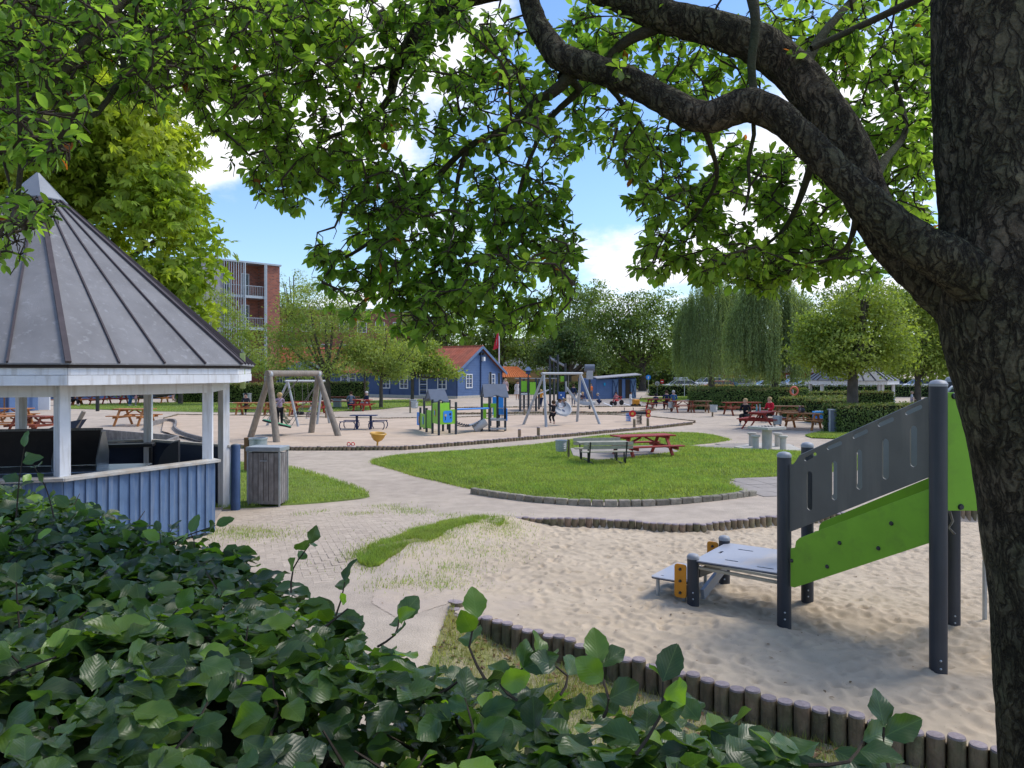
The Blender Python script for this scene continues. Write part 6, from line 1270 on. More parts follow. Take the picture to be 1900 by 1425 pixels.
# ------------------------------------------------------------------ cars
def car_mat(c): return mat('car_paint', c, .3, .02, 2, 0, None, .5, rnd=0)
def car(label, px, d, L, h, paint, kind='hatch', rz=0, box=False):
    c = thing('parked_car', label, 'car', (XP(px, d), d, .035), rz, 'cars parked behind the long hedge'); W_ = 1.72; l = L / 2
    hood = h * .62; body = [(-l, .32), (-l, .62), (-l + .1, hood), (-l + .95, hood + .05), (l - (.15 if kind != 'sedan' else .75), hood + .08), (l - .03, hood - .1), (l, .4), (l - .08, .28), (-l + .1, .24)]
    MB().plate(body, [], W_, (0, 0, 0), (1, 0, 0), (0, 0, 1)).build('body', paint, c, bevel=.06, recalc=True)
    x0, x1, x2, x3 = -l + .85, -l + 1.6, (l - .35 if kind == 'van' else l - .95 if kind == 'hatch' else l - 1.45), l - (.2 if kind != 'sedan' else .8)
    def cab(y1, y2, z0, z1, a, nm, m, i0=0):
        vs = [(x0 + i0, -y1, z0), (x3 - i0, -y1, z0), (x3 - i0, y1, z0), (x0 + i0, y1, z0), (x1, -y2, z1), (x2, -y2, z1), (x2, y2, z1), (x1, y2, z1)]; return MB().add(vs, [(0, 1, 5, 4), (1, 2, 6, 5), (2, 3, 7, 6), (3, 0, 4, 7), (4, 5, 6, 7), (3, 2, 1, 0)]).build(nm, m, c, bevel=.03)
    cab(.80, .66, hood + .02, h - .05, 0, 'windows', m_glass); MB().box(((x1 + x2) / 2, 0, h - .025), (x2 - x1 + .12, 1.36, .06)).build('roof', paint, c, bevel=.025)
    for xx in (x0 + .02, (x1 + x2) / 2, x3 - .05):
        top_x = x1 if xx < x1 else x2 if xx > x2 else xx
        for sg in (-1, 1): MB().bar((xx, sg * .805, hood + .03), (top_x, sg * .67, h - .04), .03, .07, (0, sg, .2)).build('pillar', paint, c)
    for xx in (-l + .8, l - .8):
        for sg in (-1, 1): w_ = MB().cyl((xx, sg * .66, .3), (xx, sg * .88, .3), .31, n=20).build('wheel', m_black, c, smooth=40); MB().cyl((xx, sg * .87, .3), (xx, sg * .895, .3), .19, n=12).build('rim', m_galv, w_, smooth=40)
    for sg in (-1, 1): MB().box((-l + .02, sg * .62, hood - .12), (.06, .28, .12)).build('headlight', m_wwhite, c); MB().box((l - .0, sg * .66, hood - .1), (.05, .2, .16)).build('tail_light', m_red, c)
    if box: MB().box((.1, 0, h + .16), (1.7, .8, .34)).build('roof_box', m_galv, c, bevel=.12)
    return c
pw, pg, po, pd, pbl = car_mat((.7, .71, .73)), car_mat((.30, .32, .34)), car_mat((.55, .16, .05)), car_mat((.05, .055, .07)), car_mat((.08, .13, .24))
for a in (('white car with a grey roof box behind the blue round signs', 1262, 92, 4.3, 1.45, pw, 'hatch', .05, True), ('white van-like car left of the orange one', 1311, 100, 4.2, 1.65, pw, 'van', .3), ('orange hatchback parked behind the tall hedge', 1333, 92, 4.2, 1.35, po, 'hatch'),
          ('dark grey estate car right of the orange one', 1352, 100, 4.5, 1.6, pd, 'van', .2), ('low white car left of the weeping tree trunk', 1421, 93, 4.1, 1.38, pw, 'hatch'), ('silver white car right of the weeping tree trunk', 1475, 97, 4.3, 1.62, pw, 'van'),
          ('white hatchback with blue tinted windows nearest the pavilion', 1497, 91, 4.6, 1.45, pw, 'sedan'), ('white estate behind the thick forked tree trunk', 1574, 90, 4.4, 1.5, pw, 'van'), ('white saloon left of the far white posts', 1606, 88, 4.4, 1.4, pw, 'sedan'),
          ('blue car between the far white pavilion posts', 1643, 92, 4.3, 1.5, pbl, 'hatch'), ('white car with dark glass near the tall play posts', 1708, 88, 4.3, 1.6, pw, 'van'), ('silver car beyond the thin trunks', 1742, 90, 4.3, 1.5, pg, 'hatch'), ('grey car half hidden by the weeping tree', 1385, 99, 4.2, 1.4, pg, 'hatch')): car(*a)
# ------------------------------------------------------------------ play equipment
SZ = .09
m_lime = mat('lime_panel', (.22, .52, .03), .45, .06, 3, 0, None, .4, rnd=0); m_pblue = mat('blue_panel', (.03, .24, .68), .45, .06, 3, 0, None, .4, rnd=0)
m_dkroof = mat('dark_play_roof', (.13, .15, .19), .6, .1, 3, .05, 30, .3, rnd=0); m_yellow = mat('yellow_plastic', (.58, .32, .05), .45, .06, 3, 0, None, .4, rnd=0)
m_mint = mat('mint_green', (.10, .42, .20), .5, .1, 3, 0, None, .3, rnd=0); m_rope = mat('rope', (.22, .2, .18), .8, .1, 9, 0, None, .2, rnd=0); m_rubber = mat('rubber', (.015, .015, .017), .7, .1, 5, 0, None, .3, rnd=0)
m_metalgrey = mat('grey_metal', (.36, .37, .38), .45, .1, 4, 0, None, .4, rnd=0)
def swing(label, legs, tops, ty, r, m, name='swing'):
    B = [Vector((*G(px, py, SZ), SZ)) for px, py in legs]; o = (B[0] + B[1] + B[2] + B[3]) / 4; o.z = 0; t = thing(name, label, 'swing', o); T_ = []
    for k in (0, 1):
        dm = (B[2 * k].y + B[2 * k + 1].y) / 2; T_.append(Vector((XP(tops[k], dm), dm, ZY(ty, dm))))
    for i in range(4): MB().tube([B[i] - o - Vector((0, 0, .3)), T_[i // 2] - o - Vector((0, 0, r * .6))], [r * 1.08, r * .9], 14, wob=.1 if r > .08 else 0).build('leg', m, t, smooth=50)
    e = (T_[1] - T_[0]).normalized() * .14; MB().tube([T_[0] - o - e, T_[1] - o + e], r, 14, wob=.08 if r > .08 else 0).build('crossbeam', m, t, smooth=50)
    for q in T_: MB().ball(tuple(q - o - Vector((0, 0, r * .3))), r * 1.25, 12).build('joint', m_metalgrey, t, smooth=60)
    return t, T_, o
ts, TT, o_ = swing('big weathered timber A-frame swing beside the round lawn path', [(460, 813), (515, 820), (576, 802), (632, 808)], (500, 590), 693, .115, m_timber)
dc = Vector((XP(514, 29.6), 29.6, ZY(785, 29.6))); ns = thing('nest_swing', 'tilted mint green round nest swing hanging in the timber frame', 'swing seat', dc); ns.rotation_euler = (rad(-8), rad(14), 0)
MB().lathe([(.52, -.03), (.56, .0), (.52, .035), (.001, .03)], 28).build('nest_disc', m_mint, ns, smooth=40); MB().lathe([(.54, -.07), (.58, -.03), (.54, -.0), (.2, -.08), (.001, -.08)], 28).build('rim_ring', m_rubber, ns, smooth=40)
for k in (0, 1):
    a = TT[0].lerp(TT[1], .3 + .4 * k) - Vector((0, 0, .1))
    for s_ in (-1, 1): MB().tube([a - dc, Vector((.5 * (k * 2 - 1), .3 * s_, .04))], .012, 5).build('rope', m_rope, ns)
for q in [c for c in ns.children if c.name.startswith('rope')]: q.matrix_parent_inverse = Matrix.Rotation(-0, 4, 'X')
ms_, TT2, o_ = swing('grey metal A-frame swing behind the timber swing', [(490, 789), (556, 791), (587, 787), (613, 785)], (534, 598), 707, .055, m_metalgrey)
for f_, lab, ln2 in ((.28, 'black toddler bucket swing on chains behind the nest swing', 1.55), (.68, 'black seat of the rear swing, hidden side nearer the red tables', 1.6)):
    a = TT2[0].lerp(TT2[1], f_); sw = thing('baby_swing', lab, 'swing seat', a + Vector((0, .25, -ln2)))
    for s_ in (-1, 1): MB().tube([(s_ * .2, -.25, ln2), (s_ * .17, 0, .1)], .010, 5).build('chain', m_rope, sw)
    MB().box((0, 0, .05), (.42, .22, .16)).build('seat', m_rubber, sw, bevel=.05)
gs_, TT3, o_ = swing('tall grey metal A-frame swing near the spring riders', [(967, 787), (1014, 792), (1070, 782), (1117, 787)], (1009, 1077), 693, .06, m_metalgrey)
dc = Vector((XP(1043, 35), 35, ZY(757, 35))); n3 = thing('nest_swing', 'grey rope nest swing swung up with children in it', 'swing seat', dc); n3.rotation_euler = (rad(48), rad(18), 0)
MB().lathe([(.40, -.04), (.47, .0), (.40, .04), (.36, .0)], 24).build('ring', m_metalgrey, n3, smooth=50); mb = MB()
for i in range(-4, 5): w = math.sqrt(max(0, .38 ** 2 - (i * .09) ** 2)); mb.bar((i * .09, -w, -.05), (i * .09, w, -.05), .015, .015); mb.bar((-w, i * .09, -.05), (w, i * .09, -.05), .015, .015)
mb.build('net', m_rope, n3)
inv = Matrix.Rotation(rad(18), 4, 'Y').inverted()
for k in (0, 1):
    a = TT3[0].lerp(TT3[1], .3 + .35 * k); l = MB(); l.tube([a, dc + Vector((.35 * (k * 2 - 1), .1, .3))], .011, 5); q = l.build('swing_rope', m_rope, None); q.parent = gs_; q.location = -Vector(gs_.location)
# posts-and-panels play house A + B, joined by a rope bridge
po_ = Vector((XP(850, 30.5), 30.5, SZ)); ph = thing('play_houses', 'two small roofed play towers with lime green panels joined by a rope bridge', 'play equipment', po_)
def PB(mb, nm, m, par=None, **k): mb.v = [(a - po_.x, b - po_.y, c - po_.z) for a, b, c in mb.v]; return mb.build(nm, m, par or ph, **k)
def ppost(px, by, ty, r=.05):
    x, y = G(px, by, SZ); PB(MB().cyl((x, y, -.3), (x, y, ZY(ty, y)), r, n=12), 'post', m_post, smooth=40); return Vector((x, y, 0))
pA = [ppost(*q) for q in [(780, 797, 756), (791.5, 801.6, 757), (787, 796, 738), (802.5, 804, 741), (814.3, 807.7, 744), (834, 803, 742), (846, 805.5, 746), (822, 800, 741), (831, 796.5, 745)]]
def panel(a, b, y0, y1, m, nm='panel', out=.03, shape=None, th=.03):
    d = (a.y + b.y) / 2; z1, z0 = ZY(y0, d), ZY(y1, d); return PB(MB().bar((a.x, a.y, (z0 + z1) / 2), (b.x, b.y, (z0 + z1) / 2), th, z1 - z0), nm, m, bevel=.004)
panel(pA[4], pA[6], 760, 787, m_lime); panel(pA[3], pA[4], 749, 786, m_lime); panel(pA[1], pA[3], 761, 795, m_lime); panel(pA[0], pA[1], 768, 794, m_lime); panel(pA[5], pA[4], 748, 761, m_lime); panel(pA[7], pA[5], 747, 760, m_lime)
bl = Vector((XP(774, 32.6), 32.6, 0)); panel(bl, pA[0], 765, 789, m_pblue)
def rrect(w, h, r=.08, n=5):
    out = []
    for cx, cy, s in ((w / 2 - r, h / 2 - r, 0), (-w / 2 + r, h / 2 - r, 90), (-w / 2 + r, -h / 2 + r, 180), (w / 2 - r, -h / 2 + r, 270)):
        for i in range(n): a = rad(s + 90 * i / (n - 1)); out.append((cx + r * math.cos(a), cy + r * math.sin(a)))
    return out
def decal(a, b, f, py, w, h, m, nm, off=.02, r=.08):
    q = a.lerp(b, f); u = (b - a).normalized(); n_ = Vector((u.y, -u.x, 0)); n_ = n_ if n_.y < 0 else -n_; PB(MB().plate(rrect(w, h, r), [], .012, Vector((q.x, q.y, ZY(py, q.y))) + n_ * off, u, (0, 0, 1)), nm, m, recalc=True)
decal(pA[4], pA[6], .5, 773, .44, .46, m_pblue, 'blue_inset'); decal(pA[4], pA[6], .36, 770.5, .11, .11, m_beige, 'flower_head', .03, .054); decal(pA[4], pA[6], .36, 776, .025, .16, m_black, 'flower_stem', .03, .01)
decal(pA[4], pA[6], .64, 768.5, .10, .10, m_navy, 'flower_head', .03, .049); decal(pA[4], pA[6], .66, 775, .07, .05, m_navy, 'flower_leaf', .03, .02)
decal(pA[3], pA[4], .5, 766, .17, .30, m_yellow, 'picture_ring', .03, .08); decal(pA[3], pA[4], .5, 766, .09, .19, m_pblue, 'picture_centre', .04, .04); decal(pA[0], pA[1], .55, 780, .14, .34, m_pblue, 'blue_inset', .03, .06); decal(bl, pA[0], .8, 779, .1, .3, m_yellow, 'game_disc', .03, .045)
def proof(O, u, v, L, Wd, zr, ze, nm='roof'):
    """gable roof with scalloped eaves; O = centre, ridge along u"""
    for sg in (-1, 1):
        e = v * sg * Wd / 2; n = 13; vs = []
        for i in range(n):
            f = i / (n - 1) - .5; cut = .17 * max(0, math.cos(f * 2 * PI * 1.35)) if abs(f) < .37 else 0
            rp = O + u * f * L; ep = O + u * f * L * 1.06 + e * (1 - cut)
            vs += [(rp.x, rp.y, zr), (ep.x, ep.y, ze + (zr - ze) * cut), (rp.x, rp.y, zr - .04), (ep.x, ep.y, ze - .04 + (zr - ze) * cut)]
        fs = []
        for i in range(n - 1): a = i * 4; b = a + 4; fs += [(a, b, b + 1, a + 1), (a + 2, a + 3, b + 3, b + 2), (a + 1, b + 1, b + 3, a + 3)]
        fs += [(0, 1, 3, 2), ((n - 1) * 4, (n - 1) * 4 + 2, (n - 1) * 4 + 3, (n - 1) * 4 + 1)]; PB(MB().add(vs, fs), nm + '_side', m_dkroof)
    for s_ in (-.47, .47):
        c = O + u * s_ * L; a, b = c + v * Wd / 2 * .9, c - v * Wd / 2 * .9; PB(MB().add([(a.x, a.y, ze), (b.x, b.y, ze), (c.x, c.y, zr - .03), (c.x, c.y, ze + .12)], [(0, 3, 2), (3, 1, 2)]), 'gable_board', m_dkroof)
vA = Vector((.36, -1, 0)).normalized(); uA = Vector((1, .12, 0)).normalized()
cA = Vector((XP(809.5, 31), 31, 0)); proof(cA, uA, vA, .68, 1.35, ZY(722, 31), ZY(744.5, 30.6))
pB = [ppost(*q) for q in [(894, 800, 734), (908, 800, 736), (923, 798, 734), (937.5, 799, 734), (910, 790, 690), (926, 791, 692)]]
cB = Vector((XP(917, 32), 32, 0)); proof(cB, uA, Vector((.2, -1, 0)).normalized(), .98, 1.05, ZY(712.5, 32), ZY(736, 31.7))
d0 = pB[0].y
fr_o = [(-.30, 0), (.30, 0), (.30, .68), (-.30, .68)]; q = Vector((XP(909, 33.4), 33.4, ZY(777, 33.4))); PB(MB().plate(fr_o, [[(-.16, .05), (.16, .05), (.16, .5), (-.16, .5)]], .03, q, uA, (0, 0, 1)), 'window_panel', m_lime, recalc=True)
PB(MB().box(tuple(q + Vector((.35, .5, .55))), (.5, .03, .8)), 'blue_back_panel', m_pblue)
c = (pB[1] + pB[3]) / 2; PB(MB().box((c.x, c.y + .4, ZY(779, c.y)), (.75, .9, .07)), 'deck', m_metalgrey); PB(MB().box((c.x + .02, c.y - .05, ZY(795, c.y)), (.66, .45, .05)), 'low_step', m_metalgrey)
a = pB[3]; PB(MB().box((a.x + .07, a.y, ZY(769, a.y)), (.04, .5, .5)), 'blue_cheek', m_pblue)
for i in range(5): q = pB[2].lerp(pB[3], .15 + .17 * i); PB(MB().cyl((q.x, q.y + .02, ZY(779, q.y)), (q.x, q.y + .02, ZY(757, q.y)), .012, n=6), 'railing_bar', m_post)
PB(MB().bar((pB[2].x, pB[2].y, ZY(757, 32)), (pB[3].x, pB[3].y, ZY(757, 32)), .03, .03), 'railing_top', m_metalgrey)
a, b = pA[6], pB[1]; PB(MB().tube([(a.x, a.y + .2, ZY(760, a.y)), (b.x, b.y, ZY(757.5, b.y))], .035, 8), 'blue_handrail', m_pblue, smooth=50); PB(MB().tube([(a.x, a.y + .9, ZY(762, a.y)), (b.x, b.y + .9, ZY(759, b.y))], .035, 8), 'blue_handrail', m_pblue, smooth=50)
for i in range(12):
    f = i / 11; p = a.lerp(pB[0], f); z = ZY(785, p.y) * (1 - f) + ZY(780, p.y) * f - .16 * math.sin(PI * f); PB(MB().box((p.x, p.y + .35, z), (.13 if f > .5 else .06, .7, .035)), 'bridge_slat', m_metalgrey if f > .5 else m_rubber)
for yy in (0, .7): PB(MB().tube([(a.lerp(pB[0], f / 8).x, a.lerp(pB[0], f / 8).y + yy, ZY(785, 31) * (1 - f / 8) + ZY(780, 31) * f / 8 - .16 * math.sin(PI * f / 8)) for f in range(9)], .02, 6), 'bridge_rope', m_rubber)
mb = MB(); x = XP(892, 31.2)
mb.tube([(x - .28, 31.2, SZ + .10), (x + .22, 31.3, SZ + .40)], [.17, .16], 16); PB(mb, 'tunnel_pipe', m_metalgrey, smooth=50)
# climbing frame with slide at the back
co = Vector((XP(1010, 48), 48, .05)); cf = thing('climbing_tower', 'dark posted climbing frame with lime panels, blue wall and grey slide at the back', 'play equipment', co)
def CF(mb, nm, m, **k): mb.v = [(a - co.x, b - co.y, c - co.z) for a, b, c in mb.v]; return mb.build(nm, m, cf, **k)
def cpost(px, d, ty, r=.07): x = XP(px, d); CF(MB().cyl((x, d, -.3), (x, d, ZY(ty, d)), r, n=10), 'post', m_post, smooth=40); return Vector((x, d, 0))
Q_ = [cpost(*q) for q in [(965, 47.5, 700), (980.5, 47.5, 700), (994.5, 47.5, 702), (1020.6, 47.5, 660), (1035, 47.5, 658), (1049, 48.5, 674), (972, 50, 702), (1000, 50, 702), (1028, 50, 664)]]
def cpan(px0, px1, y0, y1, d, m, nm='panel', th=.04): a, b = XP(px0, d), XP(px1, d); z1, z0 = ZY(y0, d), ZY(y1, d); CF(MB().box(((a + b) / 2, d, (z0 + z1) / 2), (b - a, th, z1 - z0)), nm, m, bevel=.006)
cpan(967, 977.5, 707, 727, 49.5, m_lime); cpan(983, 994, 709, 732, 47.3, m_lime); cpan(1040, 1048, 698, 708, 48.6, m_lime); cpan(1036, 1048.5, 727, 757, 47.3, m_pblue if 0 else mat('climb_wall', (.03, .09, .28), .5, .1, 3, 0), 'climbing_wall')
for px, py in ((1041, 733), (1045, 738), (1039, 743), (1044, 747), (1041, 752), (1046, 754)): CF(MB().ball((XP(px, 47.2), 47.24, ZY(py, 47.2)), .05, 8), 'climbing_hold', m_wwhite)
for y0, d in ((702, 47.5), (702, 50)): a = XP(955, d); b = XP(1035, d); CF(MB().bar((a, d, ZY(y0, d)), (b, d, ZY(y0, d)), .05, .05), 'top_rail', m_metalgrey)
for yy in (731, 735): CF(MB().box((XP(980, 48.7), 48.7, ZY(yy, 48.7)), (1.1, 2.5, .06)), 'deck', m_metalgrey); break
a0, a1 = Vector((XP(998, 47.6), 47.6, ZY(731, 47.6))), Vector((XP(1024, 47.6), 47.6, ZY(721, 47.6))); CF(MB().bar(a0, a1, .05, .07), 'slanted_rail', m_wwhite)
for i in range(9): px = 968 + i * 3.1; CF(MB().cyl((XP(px, 47.5), 47.5, .2), (XP(px, 47.5), 47.5, ZY(733, 47.5)), .012, n=5), 'net_rope', m_rope)
for yy in (742, 750): CF(MB().bar((XP(965, 47.5), 47.5, ZY(yy, 47.5)), (XP(994, 47.5), 47.5, ZY(yy, 47.5)), .03, .03), 'net_rope', m_rope)
CF(MB().add([(XP(1021, 47), 47, ZY(662, 47)), (XP(1047, 48.3), 48.3, ZY(676, 48.3)), (XP(1047, 50), 50, ZY(678, 50)), (XP(1021, 50), 50, ZY(664, 50)), (XP(1022, 47), 47.0, ZY(666, 47)), (XP(1047, 48.3), 48.3, ZY(679, 48.3)), (XP(1047, 50), 50, ZY(681, 50)), (XP(1022, 50), 50, ZY(668, 50))], [(0, 1, 2, 3), (7, 6, 5, 4), (0, 4, 5, 1), (1, 5, 6, 2), (2, 6, 7, 3), (3, 7, 4, 0)]), 'roof', m_dkroof)
sl_ = [(1050, 722), (1058, 732), (1066, 743), (1076, 750), (1090, 752), (1104, 751)]; P = [Vector((XP(px, 47.6), 47.6, ZY(py, 47.6))) for px, py in sl_]; P = smoothpath(P, .25)
vs = []; 
for p in P:
    for oy, oz in ((-.32, .22), (-.30, 0), (.30, 0), (.32, .22)): vs.append((p.x, p.y + oy, p.z + oz))
mb = MB(); mb.add(vs, [(i * 4 + j, i * 4 + j + 1, i * 4 + j + 5, i * 4 + j + 4) for i in range(len(P) - 1) for j in range(3)]); q = CF(mb, 'slide', m_metalgrey, smooth=50); so_ = q.modifiers.new('s', 'SOLIDIFY'); so_.thickness = .03
cpan(1049, 1052, 708, 728, 47.4, m_metalgrey, 'slide_gate')
lt = thing('play_lookout', 'small dark roofed lookout box on a post beside the slide', 'play equipment', (XP(1094, 50), 50, .05)); MB().cyl((0, 0, 0), (0, 0, 2.0), .07, n=10).build('post', m_post, lt, smooth=40); MB().box((0, 0, 2.3), (.42, .4, .62)).build('box', m_metalgrey, lt)
mb = MB(); mb.tube([(-.32, 0, 2.72), (.32, 0, 2.72)], .26, 14); mb.build('roof', m_dkroof, lt, smooth=40)
bh = thing('bird_house', 'tiny blue roofed house on a pole near the orange hut', 'play house', (XP(980, 60), 60, 0)); MB().cyl((0, 0, 0), (0, 0, 2.4), .05, n=8).build('pole', m_post, bh); MB().box((0, 0, 2.5), (.35, .3, .3)).build('box', m_housed, bh); MB().add([(-.28, -.25, 2.62), (.28, -.25, 2.62), (.28, .25, 2.62), (-.28, .25, 2.62), (-.1, 0, 2.92), (.1, 0, 2.92)], [(0, 1, 5, 4), (1, 2, 5), (2, 3, 4, 5), (3, 0, 4), (3, 2, 1, 0)]).build('roof', m_blue, bh)
# seesaw-like rider blue and red
def spring(root, h, r, m=m_black):
    P = [(r * math.cos(t * .9), r * math.sin(t * .9), .02 + h * t / 42) for t in range(43)]; MB().tube(P, .02, 6).build('spring', m, root, smooth=60)
sr = thing('spring_rider', 'blue spring platform toy left of the red spring rider', 'spring rider', (*G(1166, 782, SZ), SZ)); spring(sr, .42, .12, m_pblue); MB().box((0, 0, .50), (.72, .3, .05)).build('board', m_post, sr, bevel=.01)
for s_ in (-1, 1): MB().cyl((s_ * .22, -.12, .5), (s_ * .22, -.12, .68), .018, n=6).build('handle', m_post, sr); MB().cyl((s_ * .22, -.25, .68), (s_ * .22, .0, .68), .018, n=6).build('grip', m_post, sr)
sr = thing('spring_rider', 'red winged spring rider with round red wheels', 'spring rider', (*G(1186, 787, SZ), SZ)); spring(sr, .40, .12); MB().box((0, 0, .52), (.7, .22, .14)).build('body', m_black, sr, bevel=.03)
m_redp = mat('red_plastic', (.55, .02, .025), .4, .05, 3, 0)
for x, z in ((-.34, .50), (.42, .60), (.40, .42)): MB().cyl((x, -.16, z), (x, -.10, z), .16 if x < 0 else .11, n=20).build('wheel', m_redp, sr, smooth=40); MB().cyl((x, -.175, z), (x, -.155, z), .07, n=12).build('hub', m_yellow, sr)
MB().tube([(.3, 0, .55), (.34, 0, .85), (.30, -.1, .9)], .02, 6).build('handle', m_redp, sr)
# digger bowl, toy, octagonal table
yb = thing('yellow_bowl', 'yellow spinning bowl on a short stem in the sandpit', 'play bowl', (*G(700, 827, SZ), SZ)); yb.rotation_euler = (rad(4), rad(5), 0)
MB().lathe([(.03, 0), (.03, .12), (.05, .14), (.14, .19), (.21, .28), (.245, .38), (.28, .39), (.285, .42), (.26, .44), (.225, .42), (.20, .33), (.13, .23), (.001, .20)], 28).build('bowl', m_yellow, yb, smooth=60)
rt_ = thing('sand_toy', 'small red and white toy lying behind the front log row', 'toy', (*G(651, 829, SZ), SZ + .02)); 
for s_ in (-1, 1): MB().tube([(s_ * .07 + .055 * math.cos(a), .0, .07 + .055 * math.sin(a)) for a in np.linspace(0, 2 * PI, 13)], .016, 6).build('ring', m_redp, rt_, smooth=60)
MB().box((0, 0, .01), (.22, .1, .02)).build('base', m_wwhite, rt_)
ot = thing('play_table', 'dark blue steel table with four curved seats standing in the sandpit', 'table', (*G(675, 796, SZ), SZ)); m_dblue = mat('dark_blue_steel', (.025, .035, .10), .5, .08, 3, 0)
ot.scale = (1, 1, .95)
MB().plate(rrect(1.15, .62, .12), [], .03, (0, 0, .62), (1, 0, 0), (0, 1, 0)).build('table_top', m_dblue, ot, recalc=True)
for s_ in (-.30, .30): MB().cyl((s_, 0, 0), (s_, 0, .61), .055, n=12).build('leg', m_dblue, ot, smooth=40)
for i, (x, y, a) in enumerate(((-.62, -.42, .2), (.62, -.42, -.2), (-.62, .42, -.2), (.62, .42, .2))):
    MB().box((x, y, .36), (.66, .24, .03), a).build('seat', m_dblue, ot, bevel=.01)
    for s_ in (-1, 1): MB().tube([(x + s_ * .27, y, .0), (x + s_ * .33, y, .12), (x + s_ * .33, y, .26), (x + s_ * .27, y, .345)], .022, 6).build('seat_leg', m_dblue, ot, smooth=50)
for i, (px, by, ty, sc_, lab) in enumerate([(964, 813, 796, 1, 'short wooden post in the log row below the grey swing, left of its neighbour'), (999, 810, 792, 1, 'short wooden post in the log row below the pushing child'), (1177, 794, 777, 1, 'short wooden post beneath the red spring rider'), (1202, 792, 775, 1, 'short wooden post right of the red spring rider'),
                                            (973, 770, 758, 0, 'short thin post behind the left leg of the grey swing'), (1009, 769, 757, 0, 'short thin post behind the grey swing crossbar centre'), (605, 775, 760, 0, 'pale short post behind the right timber swing leg')]):
    x, y = G(px, by, SZ); h = ZY(ty, y) - SZ; w = thing('wooden_bollard', lab, 'bollard', (x, y, SZ), 0, 'short posts round the sandpit'); MB().lathe([(.06, 0), (.06, h - .03)], 12).build('shaft', m_log, w, smooth=40); MB().lathe([(.06, h - .03), (.05, h), (.001, h + .005)], 12).build('top', m_logtop, w, smooth=40)
# ------------------------------------------------------------------ picnic tables and benches
def picnic(label, px, py, rz, m, L=1.8, s=1.0, z=0, mb2=None, group='picnic tables'):
    t = thing('picnic_table', label, 'picnic table', (*G(px, py, z), z), rz, group); t.scale = (s,) * 3
    pl = MB().box((0, 0, 0), (L, .135, .04)).build('plank', m, t, bevel=.006); first = True
    for y, zz3 in [(-.29 + .145 * i, .74) for i in range(5)] + [(-.80, .45), (-.655, .45), (.655, .45), (.80, .45)]:
        o = pl if first else link('plank', pl.data, t); 
        if not first: b = o.modifiers.new('b', 'BEVEL'); b.width = .006
        first = False; o.location = (0, y, zz3)
    for x in (-L / 2 + .3, L / 2 - .3):
        MB().bar((x, -.26, .69), (x, -.72, 0), .05, .10, (1, 0, 0)).build('leg', m, t, bevel=.005); MB().bar((x, .26, .69), (x, .72, 0), .05, .10, (1, 0, 0)).build('leg', m, t, bevel=.005)
        MB().box((x + .05, 0, .395), (.045, 1.74, .10)).build('seat_bearer', m, t, bevel=.005); MB().box((x + .05, 0, .685), (.045, .70, .09)).build('top_bearer', m, t, bevel=.005)
    for s_ in (-1, 1): MB().bar((s_ * (L / 2 - .3), 0, .40), (s_ * .08, 0, .68), .08, .045).build('brace', m, t)
    return t
picnic('big dark red picnic table on the slab of the lawn island', 1193, 851, rad(20), m_red, 2.0, .93)
sb = thing('slab_pad', 'thin grey paving pad under the bench set and red table on the lawn', 'paving', (0, 0, 0)); sb['kind'] = 'structure'; del sb['category']
a = Vector((*G(1064, 852), 0)); b = Vector((*G(1262, 844), 0)); c = Vector((*G(1225, 832), 0)); d = Vector((*G(1058, 838), 0))
MB().add([(p.x, p.y, z) for z in (.115, .0) for p in (a, Vector((*G(1110, 862), 0)), b, c, d)], [(0, 1, 2, 3, 4), (9, 8, 7, 6, 5), (0, 5, 6, 1), (1, 6, 7, 2), (2, 7, 8, 3), (3, 8, 9, 4), (4, 9, 5, 0)]).build('slab', m_slab, sb)
bs = thing('bench_set', 'pale slatted table with two backed benches on a black steel frame', 'bench set', (*G(1118, 857, .1), .1), rad(8)); bs.scale = (.80, .62, .74)
for i in range(4): MB().box((0, -.27 + i * .18, .74), (1.75, .165, .035)).build('table_plank', m_bench, bs, bevel=.005)
for x in (-.5, .5):
    MB().bar((x, 0, .03), (x, 0, .72), .05, .05, (1, 0, 0)).build('table_post', m_black, bs); MB().bar((x, -.95, .03), (x, .95, .03), .05, .04).build('floor_bar', m_black, bs)
    for s_ in (-1, 1): MB().bar((x * 1.25, s_ * .62, .03), (x * 1.25, s_ * .60, .42), .04, .04, (1, 0, 0)).build('bench_leg', m_black, bs); MB().bar((x * 1.25, s_ * .80, .02), (x * 1.25, s_ * 1.06, .82), .04, .04, (1, 0, 0)).build('back_support', m_black, bs)
for s_ in (-1, 1):
    for y, z in ((.60, .45), (.74, .45), (.88, .45)): MB().box((0, s_ * y, z), (1.7, .12, .035)).build('seat_slat', m_bench, bs, bevel=.005)
    for z in (.62, .76): o = MB().box((0, 0, 0), (1.7, .03, .12)).build('back_slat', m_bench, bs, bevel=.005); o.location = (0, s_ * (.98 + (z - .62) * .25), z)
